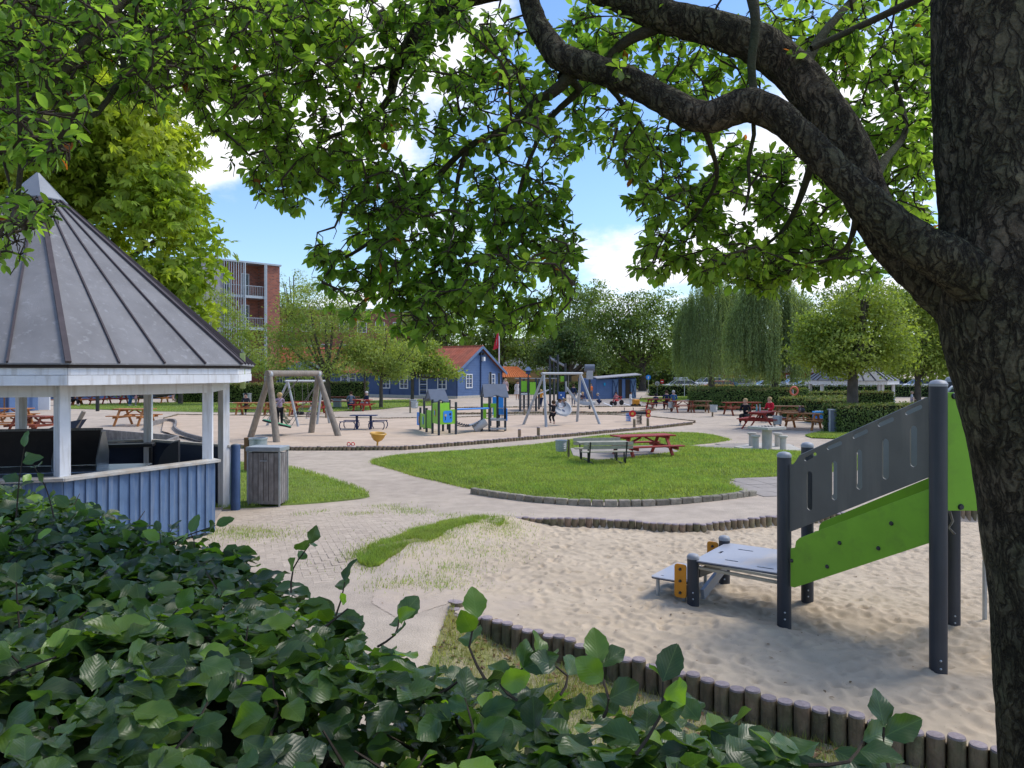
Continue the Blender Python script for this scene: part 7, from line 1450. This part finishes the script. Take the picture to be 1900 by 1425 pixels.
for a in (('red picnic table where three people sit with their backs turned', 1222, 760, rad(8), m_redbrown, 1.9, .95), ('brown picnic table right of the three seated people', 1267, 765, rad(4), m_redbrown, 1.7, .95), ('brown picnic table at the left end of the tall hedge', 1296, 765, rad(-6), m_bwood, 1.7, .95),
          ('dark red picnic table behind the woman in black', 1376, 770, rad(6), m_redbrown, 2.2, 1), ('red picnic table where the person in a red jacket sits', 1414, 795, rad(55), m_red, 1.8, 1.0), ('weathered brown picnic table close to the life ring post', 1465, 778, rad(-8), m_bwood, 1.8, .95),
          ('orange brown picnic table with bag and bottle beside the blue cooler', 1490, 796, rad(-38), m_owood, 1.8, .95), ('pale orange picnic table alone on the gravel behind the pavilion', 250, 789, rad(-4), m_owood, 1.7, 1.05), ('dark brown picnic table behind the second pavilion post', 62, 806, rad(-12), m_redbrown, 1.8, 1.0),
          ('orange picnic table at the far left behind the pavilion', 15, 806, rad(15), m_owood, 2.0, 1.0), ('second orange picnic table further back at the far left', 18, 786, rad(5), m_owood, 2.0, 1.0), ('orange picnic table beside the blue wing wall', 128, 752, rad(3), m_owood, 1.9, 1), ('dark picnic table between orange ones at the blue wing', 158, 752, rad(3), m_redbrown, 1.9, 1),
          ('red picnic table left of the girls in pink', 214, 750, rad(3), m_red, 1.9, 1), ('orange picnic table under the low leafy branch', 284, 748, rad(3), m_owood, 2.4, 1), ('orange picnic table where a man in a dark cap sits', 470, 771, rad(3), m_owood, 2.2, 1), ('orange picnic table between the timber swing legs', 520, 771, rad(2), m_owood, 2.0, 1),
          ('red picnic table framed by the right timber swing legs', 572, 768, rad(2), m_red, 2.2, 1), ('long dark red picnic table right of the forked tree', 632, 756, rad(2), m_redbrown, 2.6, 1), ('small red picnic table where the grey haired person sits', 672, 762, rad(-12), m_red, 1.3, .95)): picnic(*a)
# chess table and stools
cs = thing('chess_table', 'square concrete chess table on a round pedestal', 'table', (*G(1423, 833, .03), .03)); MB().lathe([(.16, 0), (.16, .66)], 24).build('pedestal', m_conc, cs, smooth=40); MB().box((0, 0, .70), (.86, .86, .09), .5).build('table_top', m_conc, cs, bevel=.012)
mb = MB()
for i in range(8):
    for j in range(8):
        if (i + j) % 2: x, y = (i - 3.5) * .07, (j - 3.5) * .07; mb.box((x * math.cos(.5) - y * math.sin(.5), x * math.sin(.5) + y * math.cos(.5), .7465), (.068, .068, .003), .5)
mb.build('chess_squares', m_brown, cs, kind='stuff')
for px, py, lab in ((1395, 828, 'concrete stool behind the chess table on its left'), (1402, 834, 'concrete stool in front of the chess table on its left'), (1443, 829, 'concrete stool behind the chess table on its right'), (1453, 835, 'concrete stool in front of the chess table on its right')):
    t = thing('concrete_stool', lab, 'stool', (*G(px, py, .03), .03), 0, 'stools round the chess table'); MB().lathe([(.10, 0), (.10, .40)], 20).build('stem', m_conc, t, smooth=40); MB().lathe([(.10, .39), (.15, .42), (.15, .465), (.14, .475), (.001, .475)], 20).build('seat', m_conc, t, smooth=30)
pd_ = [G(*p) for p in [(1362, 831), (1430, 843), (1487, 836), (1465, 826), (1400, 824)]]; sp_ = thing('chess_slab', 'raised concrete slab under the chess table', 'paving', (0, 0, 0)); sp_['kind'] = 'structure'; del sp_['category']
n = 5; MB().add([(*p, z) for z in (.045, -.02) for p in pd_], [tuple(range(5)), tuple(range(9, 4, -1))] + [(i, 5 + i, 5 + (i + 1) % 5, (i + 1) % 5) for i in range(5)]).build('slab', m_conc, sp_)
# paving flags on the path right of the lawn
fg = thing('path_flags', 'pale square paving flags beside the lawn island', 'paving', (0, 0, 0)); fg['kind'] = 'structure'; del fg['category']
FP2 = [[G(*p) for p in [(1335, 891), (1470, 886), (1470, 918), (1400, 922)]], [G(*p) for p in [(1290, 828), (1390, 822), (1460, 824), (1480, 836), (1360, 841)]]]
a_ = rad(12); fm = None
for Pq in FP2:
    cxq = sum(p[0] for p in Pq) / len(Pq); cyq = sum(p[1] for p in Pq) / len(Pq)
    for i in range(-14, 15):
        for j in range(-14, 15):
            x = cxq + (i * math.cos(a_) - j * math.sin(a_)) * .5; y = cyq + (i * math.sin(a_) + j * math.cos(a_)) * .5
            if not inpoly(np.array([x]), np.array([y]), Pq)[0] or inpoly(np.array([x]), np.array([y]), LAWN)[0]: continue
            if fm is None: fm = MB().box((0, 0, 0), (.49, .49, .03)).build('flag', m_slab, fg, bevel=.004); o = fm
            else: o = fm.copy(); COL.objects.link(o); o.parent = fg
            o.location = (x, y, float(gz(x, y)) + .001 + R_.uniform(-.003, .003)); o.rotation_euler = (0, 0, a_)
# ------------------------------------------------------------------ bins, signs, small things
def basket(label, px, by, ty, z=0, rz=0, side=-1):
    x, y = G(px, by, z); H = ZY(ty, y) - z; t = thing('litter_basket', label, 'litter bin', (x, y, z), rz); t.scale = (H / .95,) * 3
    MB().box((0, 0, .45), (.11, .11, .98)).build('post', m_log, t, bevel=.008); MB().lathe([(.22, .36), (.26, .38), (.29, .88), (.31, .89), (.31, .91), (.27, .91), (.25, .45), (.001, .45)], 22, (side * .36, 0, 0)).build('basket', m_galv, t, smooth=30)
    for z_ in (.52, .62, .72, .82): MB().lathe([(.283, z_), (.293, z_ + .01), (.283, z_ + .02), (.27, z_ + .01)], 22, (side * .36, 0, 0)).build('hoop', m_galv, t, smooth=40)
basket('dented galvanised litter basket on a wooden post by the bench set', 1055, 851, 815, .08); basket('galvanised basket on a post beside the tall hedge', 1322, 773, 750, 0, rad(90), -1); basket('galvanised basket in front of the red table with the seated pair', 1437, 797, 770, 0, rad(100)); basket('dark basket on a post beside the three seated people', 1245, 764, 745, 0, rad(80))
basket('galvanised basket on a dark post right of the slim tree', 761, 766, 744, 0, 0, 1)
lc_ = thing('litter_cage', 'dark panelled litter cage on the gravel left of the rounded hedge', 'litter bin', (*G(1548, 804), 0), rad(-12)); MB().box((0, 0, .5), (.42, .42, .96)).build('body', m_dkroof, lc_, bevel=.015); MB().box((0, 0, .99), (.48, .48, .05)).build('lid', m_galv, lc_, bevel=.01)
for s_ in (-1, 1): MB().box((s_ * .215, -.215, .5), (.035, .035, .98)).build('corner_post', m_galv, lc_)
MB().plate([(0, 0), (.12, 0), (.16, .85), (.04, .85)], [[(.03, .08), (.10, .08), (.13, .77), (.06, .77)]], .02, (.28, -.1, .02), (1, .2, 0), (0, 0, 1)).build('open_gate', m_galv, lc_, recalc=True)
for px, by, w, h, lab in ((459, 748, .5, .75, 'square grey bin behind the man in the dark cap'), (626, 756, .5, .6, 'pale grey box bin between the forked tree and red tables'), (767, 755, .45, .5, 'pale grey bin at the foot of the slim tree')):
    t = thing('grey_bin', lab, 'litter bin', (*G(px, by), 0)); MB().box((0, 0, h / 2), (w, w, h)).build('body', m_galv, t, bevel=.03); MB().box((0, 0, h + .02), (w + .05, w + .05, .04)).build('lid', m_metalgrey, t, bevel=.01)
t = thing('dark_bollard', 'dark square bollard on the gravel left of the pale orange table', 'bollard', (*G(181, 763), 0)); MB().box((0, 0, .5), (.17, .17, 1.0)).build('shaft', m_black, t, bevel=.01); MB().box((0, 0, 1.02), (.19, .19, .04)).build('cap', m_metalgrey, t)
m_sblue = mat('sign_blue', (.02, .22, .62), .45, .03, 3, 0); m_sred = mat('sign_red', (.6, .04, .03), .45, .03, 3, 0)
def sign(label, px, py, by, r, m, back=False, sq=False, white=None):
    x, y = G(px, by); t = thing('road_sign', label, 'road sign', (x, y, 0)); z = ZY(py, y); MB().cyl((0, .03, 0), (0, .03, z + r * .8), .035, n=8).build('pole', m_metalgrey, t, smooth=40)
    if sq: MB().box((0, 0, z), (r * 1.7, .02, r * 2)).build('plate', m, t); MB().box((0, -.015, z), (r * 1.1, .01, r * .4)).build('white_bar', m_wwhite, t)
    else:
        MB().cyl((0, -.01, z), (0, .01, z), r, n=24).build('plate', m, t, smooth=30)
        if white: MB().bar((-.03, -.02, z - r * .6), (.03, -.02, z + r * .5), .09, .012, (0, 1, 0)).build('symbol', m_wwhite, t); MB().bar((-.12, -.02, z + .02), (.10, -.02, z + .1), .05, .012, (0, 1, 0)).build('symbol', m_wwhite, t)
sign('round blue sign with white figures left of the far hedge', 1203, 700, 729, .29, m_sblue, white=True); sign('round blue sign turned sideways behind the first blue one', 1212.5, 696, 722, .30, m_sblue, white=True); sign('grey back of a round sign in front of the far hedge', 1219.5, 711.5, 735, .24, m_metalgrey); sign('small red square sign on a white pole by the far hedge', 1228.5, 708, 735, .2, m_sred, sq=True)
sign('blue sign at the car park beside the dark estate car', 1366, 713, 735, .22, m_sblue); sign('grey sign back left of the weeping trunk at the car park', 1391, 713, 735, .14, m_metalgrey, sq=True); sign('slim grey sign between the two white parked cars', 1453, 711, 735, .2, m_metalgrey, sq=True)
for px, h, lab in ((1270, 1.9, 'thin white pole in front of the roof box car'), (1322, 1.6, 'thin short pole in front of the orange car'), (1541, 2.0, 'thin white pole left of the thick forked trunk'), (1645, 2.3, 'left thin pole inside the far pavilion'), (1652, 2.3, 'right thin pole inside the far pavilion')):
    t = thing('thin_pole', lab, 'pole', (*G(px, 736), 0)); MB().cyl((0, 0, 0), (0, 0, h), .035, n=8).build('shaft', m_galv, t, smooth=40); MB().ball((0, 0, h), .05, 8).build('knob', m_galv, t, smooth=50)
lr = thing('life_ring_post', 'red life ring hanging on a grey post by the hedges', 'life ring', (*G(1471, 770), 0)); MB().cyl((0, 0, 0), (0, 0, 1.5), .05, n=10).build('post', m_metalgrey, lr, smooth=40); MB().tube([(.05 + .22 * math.cos(a), -.07, 1.42 + .24 * math.sin(a)) for a in np.linspace(0, 2 * PI, 17)], .055, 8, False).build('ring', mat('ring_orange', (.6, .15, .08), .5, .1, 3, 0), lr, smooth=60)
cb_ = thing('cool_box', 'bright blue cool box beside the orange brown picnic table', 'cool box', (*G(1518, 788), .28)); MB().box((0, 0, .14), (.44, .3, .34)).build('box', m_pblue, cb_, bevel=.03); MB().box((0, 0, .33), (.47, .33, .07)).build('lid', mat('lid_blue', (.05, .36, .8), .5, .03, 3, 0), cb_, bevel=.015); MB().tube([(-.22, -.16, .28), (-.22, -.19, .40), (.22, -.19, .40), (.22, -.16, .28)], .012, 6).build('handle', m_wwhite, cb_)
bt_ = thing('bench_stool', 'low wooden stool holding up the blue cool box', 'stool', (*G(1518, 788), 0)); MB().box((0, 0, .235), (.42, .3, .04)).build('seat', m_bwood, bt_)
for sx_ in (-1, 1):
    for sy_ in (-1, 1): MB().box((sx_ * .17, sy_ * .11, .11), (.04, .04, .22)).build('leg', m_bwood, bt_)
bg_ = thing('bag', 'grey rucksack lying on the orange brown picnic table', 'bag', (XP(1487, 33.9), 33.9, .722)); 
b_ = MB(); b_.ball((0, 0, .11), .13, 12, (1.3, .8, .95)); b_.build('bag_body', mat('bag_cloth', (.06, .06, .065), .8), bg_, smooth=60); MB().tube([(-.12, 0, .22), (0, 0, .3), (.12, 0, .22)], .015, 6).build('strap', m_black, bg_)
for px, py, c_, lab in ((1404, 762, (.12, .3, .28), 'green tinted bottle on the table left of the person in red'), (1410, 762, (.4, .42, .42), 'clear bottle nearest the person in red'), (1484, 768, (.12, .03, .03), 'dark bottle beside the grey rucksack')):
    t = thing('bottle', lab, 'bottle', (XP(px, 34.1 if px < 1450 else 33.5), 34.1 if px < 1450 else 33.5, .752 if px < 1450 else .722)); m_ = mat('bottle_glass', c_, .15, .05, 3, 0, None, .6); MB().lathe([(.045, 0), (.045, .18), (.018, .24), (.018, .29)], 12).build('bottle_body', m_, t, smooth=40); MB().lathe([(.022, .29), (.022, .32)], 10).build('cap', m_wwhite, t)
# sand play troughs and little boat left of the big sandpit
tb = thing('sand_trough', 'low angular grey board sand box behind the pavilion wall', 'sand box', (*G(200, 830), 0)); cor = [G(*p) for p in [(20, 828), (150, 812), (162, 812), (330, 828), (300, 842), (60, 845)]]
for i in range(5): a, b = cor[i], cor[i + 1]; MB().bar((a[0] - tb.location.x, a[1] - tb.location.y, .18), (b[0] - tb.location.x, b[1] - tb.location.y, .18), .09, .38).build('side_board', m_oldwood, tb, bevel=.01)
cw = thing('curved_wall', 'low curved grey retaining wall at the left end of the big sandpit', 'wall', (*G(300, 795), 0)); cv = chaikin([G(*p) for p in [(268, 799), (275, 792), (300, 785), (322, 784), (328, 790), (322, 800), (340, 812), (378, 822)]], 2, False)
for a, b in zip(cv[:-1], cv[1:]): MB().bar((a[0] - cw.location.x, a[1] - cw.location.y, .10), (b[0] - cw.location.x, b[1] - cw.location.y, .10), .08, .22).build('wall_segment', m_oldwood, cw)
bo_ = thing('play_boat', 'dark wooden play boat bow with a slanting log seen past the pavilion post', 'play boat', (*G(115, 822), 0))
MB().plate([(-.95, .25), (.35, .25), (.75, .85), (.45, .80), (.05, .72)], [], .5, (0, 0, 0), (1, .1, 0), (0, 0, 1)).build('hull', m_navy, bo_, recalc=True); MB().tube([(.35, -.05, .25), (.85, -.1, 1.15)], .075, 12).build('bow_log', m_timber, bo_, smooth=40)
um = thing('parasol', 'grey parasol standing at the far left behind the pavilion', 'parasol', (XP(8, 40), 40, 0)); MB().cyl((0, 0, 0), (0, 0, 2.2), .04, n=8).build('pole', m_bwood, um); MB().lathe([(1.15, 1.75), (.6, 2.02), (.02, 2.3)], 8).build('canopy', m_roof, um, smooth=20)
# ------------------------------------------------------------------ people
SKIN = mat('skin', (.50, .30, .22), .6, .05, 3, 0, None, .3, rnd=.1)
_cm = {}
def cloth(c):
    if c not in _cm: _cm[c] = mat('cloth', c, .85, .12, 6, .05, 30, .15, rnd=0)
    return _cm[c]
def skinmesh(name, V, E, Rr, m, par):
    me = D.meshes.new(name); me.from_pydata(V, E, []); me.materials.append(m); o = D.objects.new(name, me); COL.objects.link(o); o.parent = par
    s = o.modifiers.new('skin', 'SKIN'); s.use_smooth_shade = True; sv = me.skin_vertices[0].data
    for i, r in enumerate(Rr): sv[i].radius = (r, r * (.78 if name in ('shirt', 'body') and i in (0, 1, 2) else 1)) ; sv[i].use_root = (i == 0)
    u = o.modifiers.new('sub', 'SUBSURF'); u.levels = 1; u.render_levels = 1; return o
POSE = {
 'stand': {}, 'walk': dict(kl=(.09, -.16, .50), al=(.09, -.22, .10), kr=(-.09, .04, .5), ar=(-.09, .24, .12), el=(.24, .1, 1.15), wl=(.25, .12, .9), er=(-.24, -.08, 1.15), wr=(-.22, -.28, .98)),
 'sit': dict(dz=-.47, kl=(.12, -.44, .50), al=(.12, -.42, .08), kr=(-.12, -.44, .50), ar=(-.12, -.46, .08), el=(.24, -.08, .70), wl=(.16, -.32, .68), er=(-.24, -.08, .70), wr=(-.16, -.32, .68), lean=-.06),
 'crouch': dict(dz=-.55, kl=(.2, -.30, .52), al=(.16, -.06, .08), kr=(-.2, -.28, .50), ar=(-.16, .04, .08), el=(.26, -.22, .68), wl=(.2, -.45, .60), er=(-.26, -.22, .68), wr=(-.2, -.45, .58), lean=-.22),
 'bend': dict(kl=(.1, -.05, .5), kr=(-.1, -.05, .5), lean=-.42, drop=.16, el=(.2, -.48, .98), wl=(.14, -.58, .74), er=(-.2, -.48, .98), wr=(-.14, -.58, .74)),
 'grip': dict(el=(.26, -.2, 1.2), wl=(.2, -.42, 1.25), er=(-.26, -.2, 1.2), wr=(-.2, -.42, 1.25)),
 'hang': dict(dz=-.15, kl=(.1, -.30, .55), al=(.1, -.08, .25), kr=(-.1, -.26, .52), ar=(-.1, .0, .2), lean=.12, el=(.22, -.18, 1.35), wl=(.16, -.42, 1.5), er=(-.22, -.18, 1.35), wr=(-.16, -.42, 1.5))}
def person(label, loc, H, rz, pose, hair, shirt, pants, shoes=(.5, .5, .5), short=False, sleeves=True, long_hair=False, skirt=False):
    t = thing('person', label, 'person', loc, rz); s = H / 1.75; child = H < 1.45; t.scale = (s * (1.05 if child else 1),) * 2 + (s,)
    p = POSE[pose]; dz = p.get('dz', 0); ln = p.get('lean', 0); dp = p.get('drop', 0); hs = 1.22 if child else 1.0
    pel = (0, 0, .95 + dz); ch = (0, ln * .7, 1.28 + dz - dp * .5); nk = (0, ln, 1.47 + dz - dp); hb_ = (0, ln - .01, 1.54 + dz - dp); hc = (0, ln - .03, 1.62 + dz - dp); ht = (0, ln - .02, 1.70 + dz - dp)
    sl_, sr_ = (.17, ln, 1.41 + dz - dp), (-.17, ln, 1.41 + dz - dp); el = p.get('el', (.23, .0, 1.13)); wl = p.get('wl', (.24, -.04, .88)); er = p.get('er', (-.23, .0, 1.13)); wr = p.get('wr', (-.24, -.04, .88))
    def ex(a, b, k): return tuple(b[i] + (b[i] - a[i]) * k for i in range(3))
    hl, hr = ex(el, wl, .32), ex(er, wr, .32); hpl, hpr = (.09, 0, .90 + dz), (-.09, 0, .90 + dz); kl, kr = p.get('kl', (.10, -.01, .50)), p.get('kr', (-.10, -.01, .50)); al, ar = p.get('al', (.10, .02, .08)), p.get('ar', (-.10, .02, .08))
    tl, tr_ = (al[0], al[1] - .13, al[2] - .05), (ar[0], ar[1] - .13, ar[2] - .05)
    V = [pel, ch, nk, hb_, hc, ht, sl_, el, wl, hl, sr_, er, wr, hr, hpl, kl, al, tl, hpr, kr, ar, tr_]
    E = [(0, 1), (1, 2), (2, 3), (3, 4), (4, 5), (2, 6), (6, 7), (7, 8), (8, 9), (2, 10), (10, 11), (11, 12), (12, 13), (0, 14), (14, 15), (15, 16), (16, 17), (0, 18), (18, 19), (19, 20), (20, 21)]
    Rr = [.115, .12, .06, .055, .098 * hs, .075 * hs, .06, .042, .030, .038, .06, .042, .03, .038, .085, .055, .038, .035, .085, .055, .038, .035]
    skinmesh('body', V, E, Rr, SKIN, t)
    sv = [pel, ch, (nk[0], nk[1], nk[2] - .03), sl_, el, sr_, er]; se = [(0, 1), (1, 2), (2, 3), (3, 4), (2, 5), (5, 6)]; sR = [.142, .145, .075, .075, .055, .075, .055]
    if sleeves: sv += [wl, wr]; se += [(4, 7), (6, 8)]; sR += [.042, .042]
    skinmesh('shirt', sv, se, sR, cloth(shirt), t)
    def mix(a, b, k): return tuple(a[i] * (1 - k) + b[i] * k for i in range(3))
    if skirt: MB().lathe([(.30, 0), (.24, .3), (.15, .55)], 14, (0, (kl[1]) * .4, .95 + dz - .42)).build('skirt', cloth(pants), t, smooth=60)
    else:
        e1, e2 = (mix(hpl, kl, .85), mix(hpr, kr, .85)) if short else (kl, kr); pv_ = [(0, 0, .93 + dz), hpl, e1, hpr, e2]; pe = [(0, 1), (1, 2), (0, 3), (3, 4)]; pR = [.135, .105, .078, .105, .078]
        if not short: pv_ += [mix(kl, al, .9), mix(kr, ar, .9)]; pe += [(2, 5), (4, 6)]; pR += [.058, .058]
        skinmesh('trousers', pv_, pe, pR, cloth(pants), t)
    r = .108 * hs; hm = MB().ball((hc[0], hc[1] + .02, hc[2] + .035), r, 14, (1, 1.08, 1.0))
    if long_hair: hm.ball((hc[0], hc[1] + .07, hc[2] - .07), r * .85, 12, (1, .7, 1.4))
    hm.build('hair', cloth(hair), t, smooth=70)
    MB().ball((hc[0], hc[1] - .03, hc[2] - .01), .083 * hs, 12, (.95, .95, 1.15)).build('face', SKIN, t, smooth=70); MB().ball((hc[0], hc[1] - .115 * hs, hc[2] - .01), .016, 6).build('nose', SKIN, t)
    for s_ in (-1, 1): MB().ball((hc[0] + s_ * .032, hc[1] - .105 * hs, hc[2] + .018), .011, 6).build('eye', m_black, t); MB().ball((hc[0] + s_ * .098 * hs, hc[1], hc[2] - .01), .022, 6).build('ear', SKIN, t)
    for a in (al, ar): MB().ball((a[0], a[1] - .06, a[2] - .035), .055, 10, (.85, 2.1, .8)).build('shoe', cloth(shoes), t, smooth=60)
    return t
def gp3(px, py, z=0): x, y = G(px, py, z); return (x, y, z)
BLK, NAV, WHT, RED, BLO, BRN, GRY = (.015, .015, .02), (.02, .03, .07), (.7, .7, .7), (.5, .02, .04), (.45, .32, .16), (.06, .035, .02), (.3, .3, .32)
nsd = Vector((XP(519, 29.5), 29.5, 0)); 
person('blond child in lilac shirt and black trousers standing on the green nest swing', (nsd.x, nsd.y, .42), 1.32, rad(215), 'grip', BLO, (.33, .25, .36), BLK, GRY, sleeves=False)
person('small blond child crouching on the far side of the green nest swing', (XP(534, 30), 30, .40), 1.0, rad(-60), 'crouch', BLO, (.45, .35, .25), (.4, .32, .24))
a = TT2[0].lerp(TT2[1], .68); person('toddler with pale shoes sitting in the rear swing', (a.x, a.y + .2, .35), 1.0, rad(-40), 'sit', BRN, WHT, (.25, .2, .2), WHT)
person('person in grey top and navy trousers crouching beside the small red table', gp3(652, 760), 1.78, rad(200), 'crouch', BRN, (.13, .15, .2), NAV, WHT, sleeves=True)
person('grey haired person in navy seated at the small red table', (XP(682, 50.5), 50.5, 0), 1.7, rad(-50), 'sit', (.6, .58, .55), NAV, (.25, .25, .27))
person('man in dark clothes and cap sitting behind the orange table', (XP(457, 45), 45, .0), 1.75, 0, 'sit', BLK, (.04, .04, .05), BLK)
person('barefoot child in dark dress leaning back and pushing the grey nest swing', (XP(1026, 34), 34, .12), 1.25, rad(200), 'hang', BRN, BLK, BLK, (.4, .25, .2), sleeves=False, skirt=False)
person('child in patterned white top lying in the grey nest swing', (XP(1037, 35.1), 35.1, .48), 1.1, rad(70), 'sit', BRN, (.55, .55, .6), (.3, .3, .35))
person('child curled at the right edge of the grey nest swing', (XP(1052, 35.3), 35.3, .58), 1.05, rad(-70), 'crouch', (.25, .18, .1), (.12, .12, .14), (.2, .2, .22))
person('blond person in black sweater sitting sideways with crossed legs at the red table', (XP(1384, 36.2), 36.2, .0), 1.75, rad(-35), 'sit', BLO, BLK, (.02, .02, .022), WHT, long_hair=False)
person('blond person in bright red jacket at the right red table', (XP(1430, 38), 38, .03), 1.72, rad(-60), 'sit', BLO, RED, BLK)
for px, lab, h, c, hc_ in ((1217, 'dark haired child in navy, left of the three sitting backs', 1.3, NAV, BLK), (1237, 'dark haired adult in navy, middle of the three sitting backs', 1.75, NAV, BRN), (1250, 'grey haired adult in denim jacket, right of the three sitting backs', 1.75, (.06, .13, .25), (.5, .48, .45))):
    person(lab, (XP(px, 51), 51, .0 if h > 1.5 else .1), h, rad(178), 'sit', hc_, c, NAV if px < 1245 else (.08, .14, .25))
person('child in orange vest walking behind the grey slide', gp3(1096, 743), 1.5, rad(20), 'walk', BRN, (.75, .2, .06), (.15, .12, .12)); person('adult in dark coat standing behind the slide', (XP(1064, 56), 56, 0), 1.6, rad(160), 'stand', BRN, NAV, (.2, .2, .22)); person('blond child in dark dress seated near the slide', (XP(1080, 55), 55, .1), 1.3, rad(30), 'sit', BLO, (.05, .04, .06), GRY, sleeves=False)
person('small blond child in grey sitting behind the slide', (XP(1074, 60), 60, .1), 1.3, 0, 'sit', BLO, WHT, GRY)
person('child in blue crouching on the play road by the slide end', gp3(1113, 751), 1.3, rad(-70), 'crouch', (.35, .3, .25), (.08, .13, .25), NAV); person('child in pink riding a red tricycle before the blue shed', (XP(1144, 57), 57, .1), 1.2, rad(-40), 'sit', BRN, (.55, .2, .2), (.5, .15, .15)); person('toddler in white standing beside the orange toy cart', gp3(1170, 754), 1.05, rad(60), 'stand', BRN, WHT, (.6, .6, .6))
trk_ = thing('tricycle', 'red tricycle ridden by the child in pink', 'tricycle', (XP(1145, 56.7), 56.7, .01), rad(30))
for x, y, r in ((.42, 0, .2), (-.35, .22, .16), (-.35, -.22, .16)): MB().cyl((x, y - .025, r), (x, y + .025, r), r, n=16).build('wheel', m_rubber, trk_, smooth=40)
MB().tube([(-.35, 0, .25), (.1, 0, .35), (.35, 0, .5)], .03, 6).build('frame', m_redp, trk_); MB().tube([(.3, -.22, .66), (.35, 0, .6), (.3, .22, .66)], .02, 6).build('handlebar', m_redp, trk_); MB().box((-.15, 0, .4), (.25, .24, .05)).build('seat', m_redp, trk_, bevel=.015); MB().bar((.42, 0, .2), (.34, 0, .6), .04, .04).build('fork', m_redp, trk_)
ct_ = thing('toy_cart', 'small orange toy cart near the blue shed', 'toy cart', (*G(1180, 755), 0), .3); MB().box((0, 0, .35), (.5, .35, .4)).build('body', m_orange, ct_, bevel=.08)
for x in (-.18, .18):
    for y in (-.2, .2): MB().cyl((x, y - .02, .11), (x, y + .02, .11), .11, n=14).build('wheel', m_rubber, ct_)
MB().tube([(.25, 0, .5), (.45, 0, .75)], .02, 6).build('handle', m_rubber, ct_)
person('child in pink dress standing on the climbing frame deck, far left', (XP(938, 52), 52, .85), 1.2, 0, 'stand', BLO, (.55, .4, .4), (.5, .35, .35), skirt=True); person('child in white patterned dress at the left of the climbing frame', (XP(960, 53), 53, .55), 1.35, rad(20), 'stand', BRN, (.6, .55, .52), (.55, .5, .48), skirt=True); person('child in orange top walking behind the grey swing leg', (XP(1004, 52), 52, 0), 1.3, rad(-30), 'walk', BLO, (.65, .28, .04), NAV)
person('man in blue printed shirt and pale shorts walking by the left hedge', gp3(321, 744), 1.75, rad(190), 'walk', BRN, (.03, .09, .35), (.5, .46, .38), (.05, .05, .05), short=True, sleeves=False); person('child in orange shirt and dark shorts beside the man in blue', gp3(311, 743), 1.2, rad(175), 'stand', BRN, (.6, .25, .15), BLK, short=True, sleeves=False)
person('adult in jeans bending over the small girl in pink', gp3(241, 753), 1.7, rad(80), 'bend', BRN, (.04, .05, .08), (.05, .13, .28)); person('small girl in pink with blond hair held by an adult', gp3(252, 753), .95, rad(90), 'stand', BLO, (.65, .3, .35), (.3, .25, .25)); person('girl in pink trousers stepping towards the adult in jeans', gp3(274, 751), 1.2, rad(-90), 'walk', BLO, (.5, .35, .5), (.65, .3, .38), short=False)
person('person in navy seated at the orange table by the blue wing', (XP(134, 56), 56, 0), 1.7, rad(90), 'sit', BRN, NAV, BLK); person('walker in pale shirt seen among the parked cars', (XP(1399, 88), 88, 0), 1.7, 0, 'stand', (.4, .3, .2), (.6, .5, .42), GRY); person('child in white and pink near the far pavilion wall', (XP(1692, 50), 50, 0), 1.25, rad(60), 'walk', (.5, .35, .25), (.65, .6, .65), (.5, .4, .5), sleeves=False)
